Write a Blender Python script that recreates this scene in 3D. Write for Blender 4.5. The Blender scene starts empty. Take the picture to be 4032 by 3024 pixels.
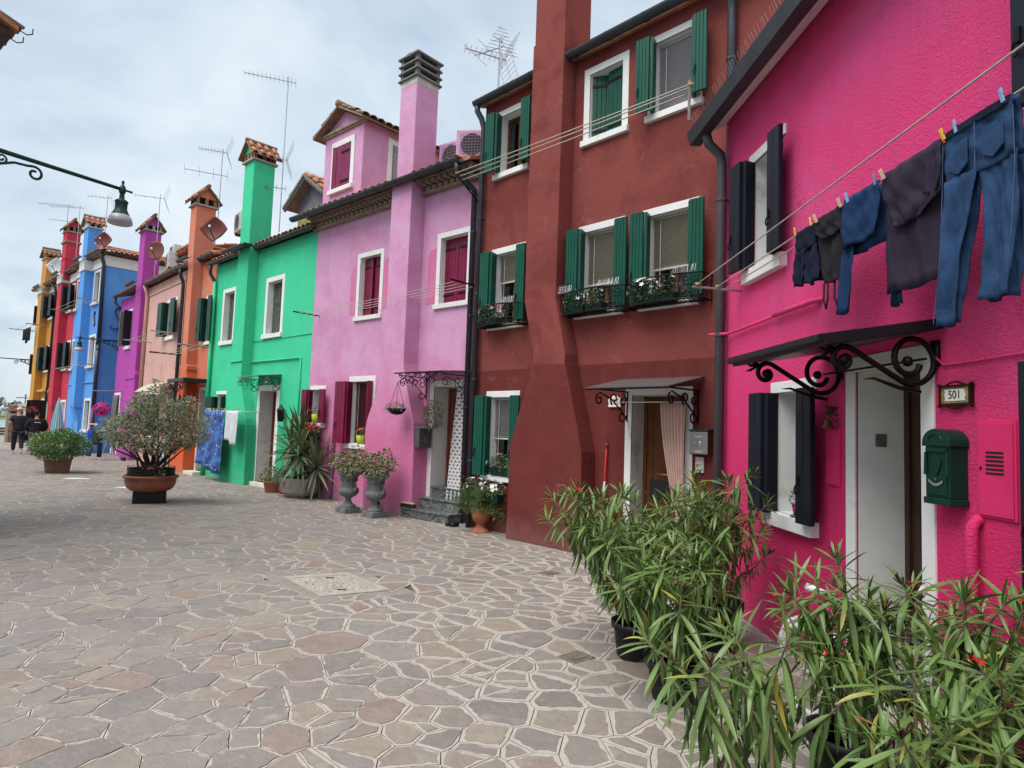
import bpy, bmesh, math, random
from mathutils import Vector, Matrix, Euler, noise as mnoise
rad = math.radians
random.seed(7)
scn = bpy.context.scene
col = scn.collection

# ------------------------------------------------------------------ camera
PITCH, ROLL, CAMZ = rad(4.016), rad(2.016), 1.65
up_c = Vector((math.sin(ROLL)*math.cos(PITCH), -math.cos(ROLL)*math.cos(PITCH), math.sin(PITCH)))
fw_c = (Vector((0, 0, 1)) - up_c*up_c.z).normalized()
rt_c = Vector((fw_c.y*up_c.z-fw_c.z*up_c.y, fw_c.z*up_c.x-fw_c.x*up_c.z, fw_c.x*up_c.y-fw_c.y*up_c.x))
if rt_c.x < 0: rt_c = -rt_c
cd = bpy.data.cameras.new('camera'); cam = bpy.data.objects.new('camera', cd); col.objects.link(cam)
cd.sensor_width = 36; cd.lens = 2500/4032*36; cd.clip_start = .05; cd.clip_end = 4000
cam.matrix_world = Matrix(((rt_c.x, -rt_c.y, -rt_c.z, 0), (fw_c.x, -fw_c.y, -fw_c.z, 0),
                           (up_c.x, -up_c.y, -up_c.z, CAMZ), (0, 0, 0, 1)))
scn.camera = cam

# ------------------------------------------------------------------ sky, sun, exposure
SUN_AZ, SUN_EL = rad(226), rad(60)        # azimuth clockwise from +Y: the open side of the street
world = bpy.data.worlds.new('World'); scn.world = world; world.use_nodes = True
nt = world.node_tree; nt.nodes.clear()
def wn(t, **kw):
    n = nt.nodes.new(t)
    for k, v in kw.items(): setattr(n, k, v)
    return n
sky = wn('ShaderNodeTexSky', sky_type='NISHITA', sun_disc=False, sun_elevation=SUN_EL, sun_rotation=SUN_AZ)
sky.air_density = 1.2; sky.dust_density = 2.0
tc = wn('ShaderNodeTexCoord'); sep = wn('ShaderNodeSeparateXYZ')
addz = wn('ShaderNodeMath', operation='ADD'); addz.inputs[1].default_value = .38
mx = wn('ShaderNodeMath', operation='MAXIMUM'); mx.inputs[1].default_value = .05
dx = wn('ShaderNodeMath', operation='DIVIDE'); dy = wn('ShaderNodeMath', operation='DIVIDE')
cmb = wn('ShaderNodeCombineXYZ')
n1 = wn('ShaderNodeTexNoise'); n1.inputs['Scale'].default_value = 2.6; n1.inputs['Detail'].default_value = 9; n1.inputs['Roughness'].default_value = .52; n1.inputs['Distortion'].default_value = .25
n2 = wn('ShaderNodeTexNoise'); n2.inputs['Scale'].default_value = .42; n2.inputs['Detail'].default_value = 3
mixn = wn('ShaderNodeMath', operation='MULTIPLY_ADD'); mixn.inputs[1].default_value = .62
ramp = wn('ShaderNodeValToRGB')
ramp.color_ramp.elements[0].position = .40; ramp.color_ramp.elements[0].color = (2.1, 2.55, 3.05, 1)
ramp.color_ramp.elements[1].position = .62; ramp.color_ramp.elements[1].color = (3.75, 3.92, 4.02, 1)
e = ramp.color_ramp.elements.new(.50); e.color = (2.9, 3.28, 3.62, 1)
mixs = wn('ShaderNodeMix', data_type='RGBA'); mixs.inputs[0].default_value = .9
bg = wn('ShaderNodeBackground'); bg.inputs['Strength'].default_value = .1
out = wn('ShaderNodeOutputWorld')
L = nt.links.new
L(tc.outputs['Generated'], sep.inputs[0]); L(sep.outputs['Z'], mx.inputs[0]); L(mx.outputs[0], addz.inputs[0])
L(sep.outputs['X'], dx.inputs[0]); L(addz.outputs[0], dx.inputs[1]); L(sep.outputs['Y'], dy.inputs[0]); L(addz.outputs[0], dy.inputs[1])
L(dx.outputs[0], cmb.inputs[0]); L(dy.outputs[0], cmb.inputs[1])
L(cmb.outputs[0], n1.inputs['Vector']); L(cmb.outputs[0], n2.inputs['Vector'])
sc2 = wn('ShaderNodeMath', operation='MULTIPLY'); sc2.inputs[1].default_value = .4
L(n2.outputs[0], sc2.inputs[0]); L(n1.outputs[0], mixn.inputs[0]); L(sc2.outputs[0], mixn.inputs[2])
L(mixn.outputs[0], ramp.inputs[0]); L(sky.outputs[0], mixs.inputs[6]); L(ramp.outputs[0], mixs.inputs[7])
L(mixs.outputs[2], bg.inputs['Color']); L(bg.outputs[0], out.inputs['Surface'])
sd = bpy.data.lights.new('sun', 'SUN'); sun = bpy.data.objects.new('sun', sd); col.objects.link(sun)
sd.energy = 1.5; sd.angle = rad(48); sd.color = (1, .965, .92)
sdir = Vector((math.sin(SUN_AZ)*math.cos(SUN_EL), math.cos(SUN_AZ)*math.cos(SUN_EL), math.sin(SUN_EL)))
sun.rotation_euler = sdir.to_track_quat('Z', 'Y').to_euler(); sun.location = (0, 0, 30)
vs = scn.view_settings; vs.view_transform = 'Standard'; vs.look = 'None'; vs.gamma = 1; vs.use_curve_mapping = False
vs.exposure = 1.34
scn.render.engine = 'CYCLES'; scn.cycles.max_bounces = 5; scn.cycles.diffuse_bounces = 3; scn.cycles.transparent_max_bounces = 8

# ------------------------------------------------------------------ materials
MATS = {}
def nodes(name):
    m = bpy.data.materials.new(name); m.use_nodes = True
    t = m.node_tree; t.nodes.clear()
    o = t.nodes.new('ShaderNodeOutputMaterial'); b = t.nodes.new('ShaderNodeBsdfPrincipled')
    t.links.new(b.outputs[0], o.inputs[0]); MATS[name] = m
    return m, t, b, o
def mixc(t, fac, a, b, mode='MIX'):
    n = t.nodes.new('ShaderNodeMix'); n.data_type = 'RGBA'; n.blend_type = mode
    for s, v in ((0, fac), (6, a), (7, b)):
        if hasattr(v, 'is_output'): t.links.new(v, n.inputs[s])
        elif isinstance(v, (int, float)): n.inputs[s].default_value = v
        else: n.inputs[s].default_value = (*v[:3], 1)
    return n.outputs[2]
def noi(t, vec, scale, detail=4, rough=.55, dist=0):
    n = t.nodes.new('ShaderNodeTexNoise'); t.links.new(vec, n.inputs['Vector'])
    n.inputs['Scale'].default_value = scale; n.inputs['Detail'].default_value = detail
    n.inputs['Roughness'].default_value = rough; n.inputs['Distortion'].default_value = dist
    return n.outputs[0]
def mapr(t, v, a, b, c=0, d=1):
    n = t.nodes.new('ShaderNodeMapRange'); t.links.new(v, n.inputs[0])
    for i, x in enumerate((a, b, c, d)): n.inputs[i+1].default_value = x
    return n.outputs[0]
def math2(t, op, a, b):
    n = t.nodes.new('ShaderNodeMath'); n.operation = op
    for i, v in enumerate((a, b)):
        if hasattr(v, 'is_output'): t.links.new(v, n.inputs[i])
        else: n.inputs[i].default_value = v
    return n.outputs[0]
def objco(t, sx=1, sy=1, sz=1, off=0):
    c = t.nodes.new('ShaderNodeTexCoord'); mp = t.nodes.new('ShaderNodeMapping')
    mp.inputs['Scale'].default_value = (sx, sy, sz); mp.inputs['Location'].default_value = (off, off, 0)
    t.links.new(c.outputs['Object'], mp.inputs[0]); return mp.outputs[0]
def bump(t, b, h, dist=.004, strength=1):
    n = t.nodes.new('ShaderNodeBump'); n.inputs['Distance'].default_value = dist; n.inputs['Strength'].default_value = strength
    t.links.new(h, n.inputs['Height']); t.links.new(n.outputs[0], b.inputs['Normal'])
def M(name, c, rough=.6, metal=0, var=.12, vs=6, bp=0, bs=40, spec=.22, dirt=None):
    if name in MATS: return MATS[name]
    m, t, b, o = nodes(name)
    v = objco(t); n = noi(t, v, vs, 5)
    lo = tuple(x*(1-var) for x in c); hi = tuple(min(1, x*(1+var)) for x in c)
    cc = mixc(t, mapr(t, n, .3, .7), lo, hi)
    if dirt: cc = mixc(t, mapr(t, noi(t, v, dirt[1], 6, .65), dirt[2], dirt[2]+.12), cc, dirt[0])
    t.links.new(cc, b.inputs['Base Color'])
    b.inputs['Roughness'].default_value = rough; b.inputs['Metallic'].default_value = metal
    b.inputs['Specular IOR Level'].default_value = spec
    if bp: bump(t, b, noi(t, v, bs, 4), bp)
    return m
def stucco(name, c, c2=None, blot=(1.1, .5, .62), fine=.09, bp=.004, bs=55, band=None, low=None, streak=.1, worm=False):
    """painted plaster: blotches of a second shade of paint, rain streaks, grain, an optional band of another paint"""
    m, t, b, o = nodes(name)
    v = objco(t, off=len(MATS)*3.1); c2 = c2 or tuple(x*.8 for x in c)
    cc = mixc(t, mapr(t, noi(t, v, blot[0], 7, .6, .4), blot[1], blot[2]), c, c2)
    if low:          # lower zone of another shade, cloudy upper edge; fresh paint on the mauve house
        sp = t.nodes.new('ShaderNodeSeparateXYZ'); t.links.new(objco(t), sp.inputs[0])
        zz = math2(t, 'ADD', sp.outputs[2], math2(t, 'MULTIPLY', noi(t, v, 1.3, 6, .65), low[2]))
        cc = mixc(t, mapr(t, zz, low[0]+low[2]*.5, low[0]+low[2]*.5+low[3], .9, 0), cc, low[1])
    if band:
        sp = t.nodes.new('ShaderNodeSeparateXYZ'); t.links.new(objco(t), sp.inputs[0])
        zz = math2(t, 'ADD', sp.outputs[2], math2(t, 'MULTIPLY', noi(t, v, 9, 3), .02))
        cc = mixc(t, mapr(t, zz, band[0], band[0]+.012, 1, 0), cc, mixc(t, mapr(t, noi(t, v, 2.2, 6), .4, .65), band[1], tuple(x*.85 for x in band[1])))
    sv = objco(t, 5, 5, .35, 2)
    cc = mixc(t, math2(t, 'MULTIPLY', mapr(t, noi(t, sv, 1.6, 5, .6), .5, .75), streak), cc, (.12, .09, .08))
    cc = mixc(t, 1, cc, mixc(t, noi(t, v, 45, 5, .7), (1-fine*2,)*3, (1, 1, 1)), 'MULTIPLY')
    cc = mixc(t, mapr(t, noi(t, v, 14, 8, .7), .665, .70, 0, .45), cc, tuple(x*.55 for x in c))
    cr = math2(t, 'ABSOLUTE', math2(t, 'SUBTRACT', noi(t, v, 1.7, 7, .62, .8), .5), 0)        # hairline cracks, only in places
    cm = math2(t, 'MULTIPLY', mapr(t, cr, .0015, .004, .55, 0), mapr(t, noi(t, v, .8, 2), .56, .62))
    cc = mixc(t, cm, cc, tuple(x*.35 for x in c))
    s3 = t.nodes.new('ShaderNodeSeparateXYZ'); t.links.new(objco(t), s3.inputs[0])               # splash dirt and rising damp with a ragged edge
    dz = math2(t, 'SUBTRACT', s3.outputs[2], math2(t, 'MULTIPLY', noi(t, v, 2.4, 7, .65), .9))
    cc = mixc(t, mapr(t, dz, -.42, -.1, .5, 0), cc, tuple(.5*x+.06 for x in c))
    cc = mixc(t, mapr(t, noi(t, v, 3.1, 9, .72), .60, .70, 0, .22), cc, tuple(min(1, x*1.15+.10) for x in c))
    t.links.new(cc, b.inputs['Base Color']); b.inputs['Roughness'].default_value = .92; b.inputs['Specular IOR Level'].default_value = .1
    h = math2(t, 'ADD', noi(t, v, bs, 6, .6, .3), math2(t, 'MULTIPLY', noi(t, v, 5, 4), 1.5))
    if worm:
        h = math2(t, 'ADD', mapr(t, noi(t, objco(t, 1, 1, 1.7), 46, 4, .55, .9), .40, .66), math2(t, 'MULTIPLY', noi(t, v, 90, 3), .5))
    bump(t, b, h, bp)
    return m
def leafmat(name, a, bcol, yel=None, rough=.42, trans=.22):
    m, t, b, o = nodes(name)
    g = t.nodes.new('ShaderNodeNewGeometry'); oi = t.nodes.new('ShaderNodeObjectInfo')
    r = math2(t, 'FRACT', math2(t, 'ADD', g.outputs['Random Per Island'], oi.outputs['Random']), 0)
    cc = mixc(t, r, a, bcol)
    if yel: cc = mixc(t, mapr(t, r, yel[1], yel[1]+.01), cc, yel[0])
    cc = mixc(t, 1, cc, mixc(t, noi(t, objco(t), 25, 3), (.72,)*3, (1.15,)*3), 'MULTIPLY')
    cc = mixc(t, math2(t, 'MULTIPLY', g.outputs['Backfacing'], .35), cc, (.30, .36, .22))
    t.links.new(cc, b.inputs['Base Color']); b.inputs['Roughness'].default_value = rough
    tr = t.nodes.new('ShaderNodeBsdfTranslucent'); t.links.new(cc, tr.inputs[0])
    ms = t.nodes.new('ShaderNodeMixShader'); ms.inputs[0].default_value = trans
    t.links.new(b.outputs[0], ms.inputs[1]); t.links.new(tr.outputs[0], ms.inputs[2]); t.links.new(ms.outputs[0], o.inputs[0])
    return m
def glassmat(name='glass'):
    m, t, b, o = nodes(name)
    tr = t.nodes.new('ShaderNodeBsdfTransparent'); tr.inputs[0].default_value = (.8, .84, .85, 1)
    gl = t.nodes.new('ShaderNodeBsdfGlossy'); gl.inputs['Roughness'].default_value = .04
    lw = t.nodes.new('ShaderNodeFresnel'); lw.inputs['IOR'].default_value = 1.55
    ms = t.nodes.new('ShaderNodeMixShader'); t.links.new(mapr(t, lw.outputs[0], 0, 1, .06, 1), ms.inputs[0])
    t.links.new(tr.outputs[0], ms.inputs[1]); t.links.new(gl.outputs[0], ms.inputs[2]); t.links.new(ms.outputs[0], o.inputs[0])
    return m
glass = glassmat()
white = M('white_paint', (.74, .74, .72), .7, var=.06, vs=3, bp=.002, bs=60, dirt=((.48, .46, .42), 2.2, .6))
offwhite = M('old_white', (.62, .62, .59), .75, var=.1, vs=3, bp=.002, bs=50, dirt=((.36, .35, .32), 2.5, .57))
cream = M('cream_stone', (.62, .58, .5), .7, var=.1, vs=4, bp=.002, dirt=((.4, .36, .3), 3, .58))
metal_dk = M('zinc_dark', (.035, .041, .05), .45, .25, var=.25, vs=3, spec=.5)
iron = M('black_iron', (.008, .008, .009), .45, .3, var=.3, vs=9)
irongreen = M('green_iron', (.018, .05, .042), .4, .2, var=.25, vs=8)
copper = M('copper_brown', (.14, .06, .035), .5, .5, var=.25, vs=5)
alu = M('aluminium', (.4, .4, .42), .42, .85, var=.12)
green_sh = M('shutter_green', (.008, .078, .052), .38, var=.14, vs=4, bp=.0006, bs=30)
dkgreen_sh = M('shutter_dark_green', (.01, .05, .038), .45, var=.2, vs=4)
navy_sh = M('shutter_navy', (.009, .011, .019), .4, var=.2, vs=4)
black_sh = M('shutter_black_green', (.012, .018, .018), .5, var=.2)
wine_sh = M('shutter_wine', (.17, .008, .045), .35, var=.2, vs=4, bp=.0006, bs=30)
wine_old = M('shutter_wine_peeling', (.2, .02, .08), .5, var=.25, vs=5, dirt=((.45, .3, .36), 14, .64))
grey_sh = M('shutter_peeling_grey', (.07, .085, .075), .7, var=.3, vs=10, dirt=((.36, .38, .36), 11, .6))
wood_br = M('door_wood', (.125, .045, .016), .4, var=.3, vs=3, bp=.001)
wood_dk = M('dark_wood', (.05, .026, .016), .5, var=.3, vs=4)
wood_grey = M('weathered_wood', (.22, .19, .16), .8, var=.25, vs=8, bp=.002)
wood_or = M('orange_wood', (.36, .17, .07), .6, var=.2)
blind_m = M('blind_beige', (.38, .34, .27), .55, var=.06)
blind_g = M('blind_grey', (.42, .41, .45), .5, var=.05)
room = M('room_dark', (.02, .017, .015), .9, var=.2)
terra = M('terracotta', (.36, .13, .07), .8, var=.22, vs=7, bp=.001, dirt=((.5, .38, .3), 5, .6))
terra_br = M('brown_pot', (.15, .075, .055), .55, var=.15)
blackpl = M('black_plastic', (.012, .013, .014), .5, var=.2)
greenpl = M('planter_green', (.006, .03, .02), .5, var=.15)
soil = M('soil', (.05, .035, .025), .95, var=.3, vs=30, bp=.01, bs=30)
concrete = M('concrete', (.34, .33, .30), .9, var=.15, vs=5, bp=.003, bs=70)
brick_m = M('brick', (.32, .17, .11), .9, var=.35, vs=14, bp=.003)
stone_gr = M('urn_lead', (.15, .16, .16), .75, var=.25, vs=6, bp=.002, dirt=((.30, .31, .30), 6, .57))
# ------------------------------------------------------------------ mesh helpers
class MB:
    def __init__(s): s.v = []; s.f = []
    def add(s, vs, fs):
        k = len(s.v); s.v += [tuple(p) for p in vs]; s.f += [tuple(i+k for i in f) for f in fs]; return s
    def box(s, x0, y0, z0, x1, y1, z1):
        return s.add([(x0,y0,z0),(x1,y0,z0),(x1,y1,z0),(x0,y1,z0),(x0,y0,z1),(x1,y0,z1),(x1,y1,z1),(x0,y1,z1)],
                     [(0,3,2,1),(4,5,6,7),(0,1,5,4),(1,2,6,5),(2,3,7,6),(3,0,4,7)])
    def obox(s, c, ax, ay, az):
        c, ax, ay, az = map(Vector, (c, ax, ay, az)); P = []
        for k in (-1, 1):
            for i, j in ((-1,-1),(1,-1),(1,1),(-1,1)): P.append(c+ax*i+ay*j+az*k)
        return s.add(P, [(0,3,2,1),(4,5,6,7),(0,1,5,4),(1,2,6,5),(2,3,7,6),(3,0,4,7)])
    def slab(s, p0, p1, z0, z1, t):       # upright board between two plan points
        a = Vector((*p0, 0)); b = Vector((*p1, 0)); d = (b-a); n = Vector((-d.y, d.x, 0)).normalized()*t/2
        m = (a+b)/2; return s.obox((m.x, m.y, (z0+z1)/2), d/2, n, (0, 0, (z1-z0)/2))
    def prism(s, poly, y0, y1):           # polygon in (x,z), extruded along y
        n = len(poly)
        vs = [(x, y0, z) for x, z in poly]+[(x, y1, z) for x, z in poly]
        fs = [tuple(range(n)), tuple(range(2*n-1, n-1, -1))]+[(i, i+n, (i+1) % n+n, (i+1) % n) for i in range(n)]
        return s.add(vs, fs)
    def prismx(s, poly, x0, x1):          # polygon in (y,z), extruded along x
        n = len(poly)
        vs = [(x0, y, z) for y, z in poly]+[(x1, y, z) for y, z in poly]
        fs = [tuple(range(n)), tuple(range(2*n-1, n-1, -1))]+[(i, i+n, (i+1) % n+n, (i+1) % n) for i in range(n)]
        return s.add(vs, fs)
    def prismz(s, poly, z0, z1):
        n = len(poly)
        vs = [(x, y, z0) for x, y in poly]+[(x, y, z1) for x, y in poly]
        return s.add(vs, [tuple(range(n-1, -1, -1)), tuple(range(n, 2*n))]+[(i, (i+1) % n, (i+1) % n+n, i+n) for i in range(n)])
    def tube(s, pts, r, n=6, cap=True):
        pts = [Vector(p) for p in pts]; k = len(pts)
        rs = r if isinstance(r, (list, tuple)) else [r]*k
        ref = None; rings = []
        for i, p in enumerate(pts):
            d = (pts[min(i+1, k-1)]-pts[max(i-1, 0)]).normalized()
            if ref is None: ref = Vector((0, 0, 1)) if abs(d.z) < .9 else Vector((1, 0, 0))
            a = (ref-d*ref.dot(d)).normalized(); b = d.cross(a); ref = a
            rings.append([p+(a*math.cos(2*math.pi*j/n)+b*math.sin(2*math.pi*j/n))*rs[i] for j in range(n)])
        vs = [q for rg in rings for q in rg]
        fs = [(i*n+j, i*n+(j+1) % n, (i+1)*n+(j+1) % n, (i+1)*n+j) for i in range(k-1) for j in range(n)]
        if cap: fs += [tuple(range(n-1, -1, -1)), tuple((k-1)*n+j for j in range(n))]
        return s.add(vs, fs)
    def lathe(s, prof, n=20, c=(0, 0, 0), cap=True, sq=1, flute=0):
        vs = []; k = len(prof)
        for i, (r, z) in enumerate(prof):
            for j in range(n):
                a = 2*math.pi*j/n; rr = r*(1+(flute if (j % 2) else 0))
                vs.append((c[0]+rr*math.cos(a), c[1]+rr*math.sin(a)*sq, c[2]+z))
        fs = [(i*n+j, i*n+(j+1) % n, (i+1)*n+(j+1) % n, (i+1)*n+j) for i in range(k-1) for j in range(n)]
        if cap: fs += [tuple(range(n-1, -1, -1)), tuple((k-1)*n+j for j in range(n))]
        return s.add(vs, fs)
    def grid(s, fn, nu, nv):
        vs = [fn(i/nu, j/nv) for j in range(nv+1) for i in range(nu+1)]
        return s.add(vs, [(j*(nu+1)+i, j*(nu+1)+i+1, (j+1)*(nu+1)+i+1, (j+1)*(nu+1)+i) for j in range(nv) for i in range(nu)])
    def sweep(s, prof, path, z=0, closed=False):   # profile (out, dz) along a plan path; out = left-hand side of travel
        k = len(path); rings = []
        for i in range(k):
            p = Vector(path[i]); a = (p-Vector(path[i-1])).normalized() if i else None
            b = (Vector(path[i+1])-p).normalized() if i < k-1 else None
            a = a or b; b = b or a
            na = Vector((a.y, -a.x)); nb = Vector((b.y, -b.x)); m = (na+nb).normalized(); m = m/max(.3, m.dot(na))
            rings.append([(p.x+m.x*o, p.y+m.y*o, z+dz) for o, dz in prof])
        n = len(prof); vs = [q for r in rings for q in r]
        fs = [(i*n+j, i*n+j+1, (i+1)*n+j+1, (i+1)*n+j) for i in range(k-1) for j in range(n-1)]
        if closed:
            fs += [(i*n+n-1, i*n, (i+1)*n, (i+1)*n+n-1) for i in range(k-1)]
            fs += [tuple(range(n)), tuple(range((k-1)*n+n-1, (k-1)*n-1, -1))]
        return s.add(vs, fs)
    def mesh(s, name, mat, smooth=False):
        me = bpy.data.meshes.new(name); me.from_pydata(s.v, [], s.f); me.materials.append(mat)
        if smooth: me.polygons.foreach_set('use_smooth', [True]*len(me.polygons))
        me.update(); return me
    def build(s, name, mat, parent=None, smooth=False, bevel=0, solid=0, loc=None, rz=0, fix=False):
        me = s.mesh(name, mat, smooth)
        if fix:
            bm = bmesh.new(); bm.from_mesh(me); bmesh.ops.recalc_face_normals(bm, faces=bm.faces); bm.to_mesh(me); bm.free()
        return link(name, me, parent, loc, rz, bevel, solid)
def link(name, me, parent=None, loc=None, rz=0, bevel=0, solid=0):
    o = bpy.data.objects.new(name, me); col.objects.link(o)
    if parent: o.parent = parent
    if loc: o.location = loc
    if rz: o.rotation_euler = (0, 0, rz)
    if solid:
        md = o.modifiers.new('solid', 'SOLIDIFY'); md.thickness = solid; md.offset = 0
    if bevel:
        md = o.modifiers.new('bevel', 'BEVEL'); md.width = bevel; md.segments = 2; md.limit_method = 'ANGLE'; md.angle_limit = rad(40)
    return o
def tag(o, label, cat, group=None):
    o['label'] = label; o['category'] = cat
    if group: o['group'] = group
    return o
def structure(o): o['kind'] = 'structure'; return o
def stuff(o): o['kind'] = 'stuff'; return o
def thing(name, label, cat, loc=(0, 0, 0), rz=0, group=None, parent=None):
    o = bpy.data.objects.new(name, None); col.objects.link(o); o.empty_display_size = .1
    o.location = loc; o.rotation_euler = (0, 0, rz)
    return tag(o, label, cat, group)
def spiral(cx, cy, r0, r1, a0, a1, n=18):
    return [(cx+(r0+(r1-r0)*i/n)*math.cos(rad(a0+(a1-a0)*i/n)), cy+(r0+(r1-r0)*i/n)*math.sin(rad(a0+(a1-a0)*i/n))) for i in range(n+1)]
def text_mesh(s, size, mat, name, parent, loc, rot, extrude=.002, align='CENTER', sx=1):
    cu = bpy.data.curves.new(name, 'FONT'); cu.body = s; cu.size = size; cu.extrude = extrude; cu.align_x = align; cu.align_y = 'CENTER'
    o = bpy.data.objects.new(name, cu); col.objects.link(o)
    bpy.context.view_layer.update()
    me = bpy.data.meshes.new_from_object(o.evaluated_get(bpy.context.evaluated_depsgraph_get()))
    bpy.data.objects.remove(o); bpy.data.curves.remove(cu); me.materials.clear(); me.materials.append(mat)
    r = link(name, me, parent, loc); r.rotation_euler = rot; r.scale = (sx, 1, 1); return r
# ------------------------------------------------------------------ ground: crazy paving
def interp(tab, y):
    for (x0, y0), (x1, y1) in zip(tab, tab[1:]):
        if y0 <= y <= y1: return x0+(x1-x0)*(y-y0)/(y1-y0)
    return tab[-1][0]
RB = [(2.5, 0), (2.145, 6.38), (2.35, 7.67), (-.6, 10.7), (-.64, 11.0), (-4.66, 14.56), (-8.75, 18.37), (-10.64, 20.27), (-16.6, 26.5), (-17.6, 26.95), (-25.9, 34.5)]
SLAB = [(-2.35, 6.85), (-1.74, 7.14), (-1.13, 6.46), (-1.74, 6.14)]
def stone_mat():
    m, t, b, o = nodes('porphyry')
    g = t.nodes.new('ShaderNodeNewGeometry'); oi = t.nodes.new('ShaderNodeObjectInfo')
    r = math2(t, 'FRACT', math2(t, 'ADD', g.outputs['Random Per Island'], oi.outputs['Random']), 0)
    cr = t.nodes.new('ShaderNodeValToRGB'); t.links.new(r, cr.inputs[0]); el = cr.color_ramp.elements
    el[0].position = 0; el[0].color = (.24, .22, .203, 1); el[1].position = 1; el[1].color = (.255, .225, .20, 1)
    for p, c in ((.16, (.188, .174, .170)), (.32, (.25, .225, .205)), (.48, (.22, .20, .195)), (.62, (.252, .222, .19)), (.74, (.198, .182, .18)), (.88, (.24, .19, .168)), (.95, (.27, .235, .195))):
        e = el.new(p); e.color = (*c, 1)
    c = t.nodes.new('ShaderNodeTexCoord'); ge = g.outputs['Position']
    cc = mixc(t, 1, cr.outputs[0], mixc(t, noi(t, ge, 9, 7, .65), (.72, .705, .68), (1.32, 1.28, 1.22)), 'MULTIPLY')
    cc = mixc(t, mapr(t, noi(t, ge, 1.1, 4), .45, .72, 0, .35), cc, (.30, .285, .26))
    cc = mixc(t, mapr(t, noi(t, ge, 4.2, 8, .7), .56, .66, 0, .55), cc, (.36, .335, .295))
    cc = mixc(t, mapr(t, noi(t, ge, 2.1, 8, .7), .60, .70, 0, .4), cc, (.13, .12, .11))
    cc = mixc(t, mapr(t, noi(t, ge, 60, 4, .6), .62, .74, 0, .3), cc, (.42, .39, .36))
    t.links.new(cc, b.inputs['Base Color'])
    t.links.new(mapr(t, noi(t, ge, 6, 4), .3, .7, .5, .75), b.inputs['Roughness']); b.inputs['Specular IOR Level'].default_value = .35
    bump(t, b, math2(t, 'ADD', noi(t, ge, 18, 6, .6), math2(t, 'MULTIPLY', noi(t, ge, 110, 3), .35)), .009)
    return m
def mortar_mat():
    m, t, b, o = nodes('mortar')
    g = t.nodes.new('ShaderNodeNewGeometry'); p = g.outputs['Position']
    sx = t.nodes.new('ShaderNodeSeparateXYZ'); t.links.new(p, sx.inputs[0]); px = math2(t, 'ADD', sx.outputs[0], math2(t, 'MULTIPLY', noi(t, p, .9, 5, .6), 4.5))
    cc = mixc(t, mapr(t, px, -1.6, 2.6), (.42, .39, .335), (.44, .41, .355)); cc = mixc(t, mapr(t, noi(t, p, .55, 5, .6), .42, .62, 0, .5), cc, (.36, .33, .28))
    cc = mixc(t, mapr(t, noi(t, p, 1.3, 6, .6), .58, .70, 0, .8), cc, (.24, .225, .20))
    cc = mixc(t, mapr(t, noi(t, p, 40, 5), .4, .7, 0, .4), cc, (.30, .27, .22))
    t.links.new(cc, b.inputs['Base Color']); b.inputs['Roughness'].default_value = .92
    bump(t, b, noi(t, p, 70, 5), .005); return m
porph = stone_mat(); mortar = mortar_mat()
ground_m = M('joint_dark', (.10, .09, .078), .95, var=.25, vs=4, bp=.003)
far_pave = nodes('far_paving')
def far_paving():
    m, t, b, o = far_pave
    g = t.nodes.new('ShaderNodeNewGeometry')
    v = t.nodes.new('ShaderNodeTexVoronoi'); v.feature = 'DISTANCE_TO_EDGE'; v.inputs['Scale'].default_value = 2.6; t.links.new(g.outputs['Position'], v.inputs['Vector'])
    v2 = t.nodes.new('ShaderNodeTexVoronoi'); v2.inputs['Scale'].default_value = 2.6; t.links.new(g.outputs['Position'], v2.inputs['Vector'])
    st = mixc(t, .25, (.2, .18, .17), v2.outputs['Color'])
    st = mixc(t, .75, st, (.2, .18, .17))
    t.links.new(mixc(t, mapr(t, v.outputs['Distance'], .05, .08), (.34, .32, .27), st), b.inputs['Base Color']); b.inputs['Roughness'].default_value = .8
    return m
far_pm = far_paving()
g = MB(); g.prismz([(9, -12), (9, 30), (-8, 40), (-24.5, 47.5), (-60, 30), (-60, -12)], -1.2, -.014)
ground = structure(g.build('pavement', ground_m))
g = MB(); g.prismz([(-20.5, 25.2), (-14, 33), (-24.6, 46.6), (-50, 36), (-33, 27)], -.013, -.009)
structure(g.build('quay_paving', far_pm))

def clip(poly, nx, ny, d):
    out = []; n = len(poly)
    for i in range(n):
        a = poly[i]; b = poly[(i+1) % n]; da = a[0]*nx+a[1]*ny-d; db = b[0]*nx+b[1]*ny-d
        if da <= 0: out.append(a)
        if (da < 0 < db) or (db < 0 < da):
            t = da/(da-db); out.append((a[0]+(b[0]-a[0])*t, a[1]+(b[1]-a[1])*t))
    return out
def inset(poly, d):
    n = len(poly); cx = sum(p[0] for p in poly)/n; cy = sum(p[1] for p in poly)/n
    P = poly
    for i in range(n):
        a = poly[i]; b = poly[(i+1) % n]; ex, ey = b[0]-a[0], b[1]-a[1]; l = math.hypot(ex, ey)
        if l < 1e-6: continue
        nx, ny = ey/l, -ex/l
        if nx*(cx-a[0])+ny*(cy-a[1]) > 0: nx, ny = -nx, -ny
        P = clip(P, nx, ny, nx*a[0]+ny*a[1]-(d[i % len(d)] if isinstance(d, list) else d))
        if len(P) < 3: return []
    return P
def in_poly(p, poly, grow=0):
    s = 0; n = len(poly)
    for i in range(n):
        a = poly[i]; b = poly[(i+1) % n]; ex, ey = b[0]-a[0], b[1]-a[1]; l = math.hypot(ex, ey)
        if ((p[0]-a[0])*ey-(p[1]-a[1])*ex)/l > grow: return False
    return True
rs = random.Random(11); CELL = .245; seeds = {}; order = []
y = 1.3; row = 0
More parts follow.
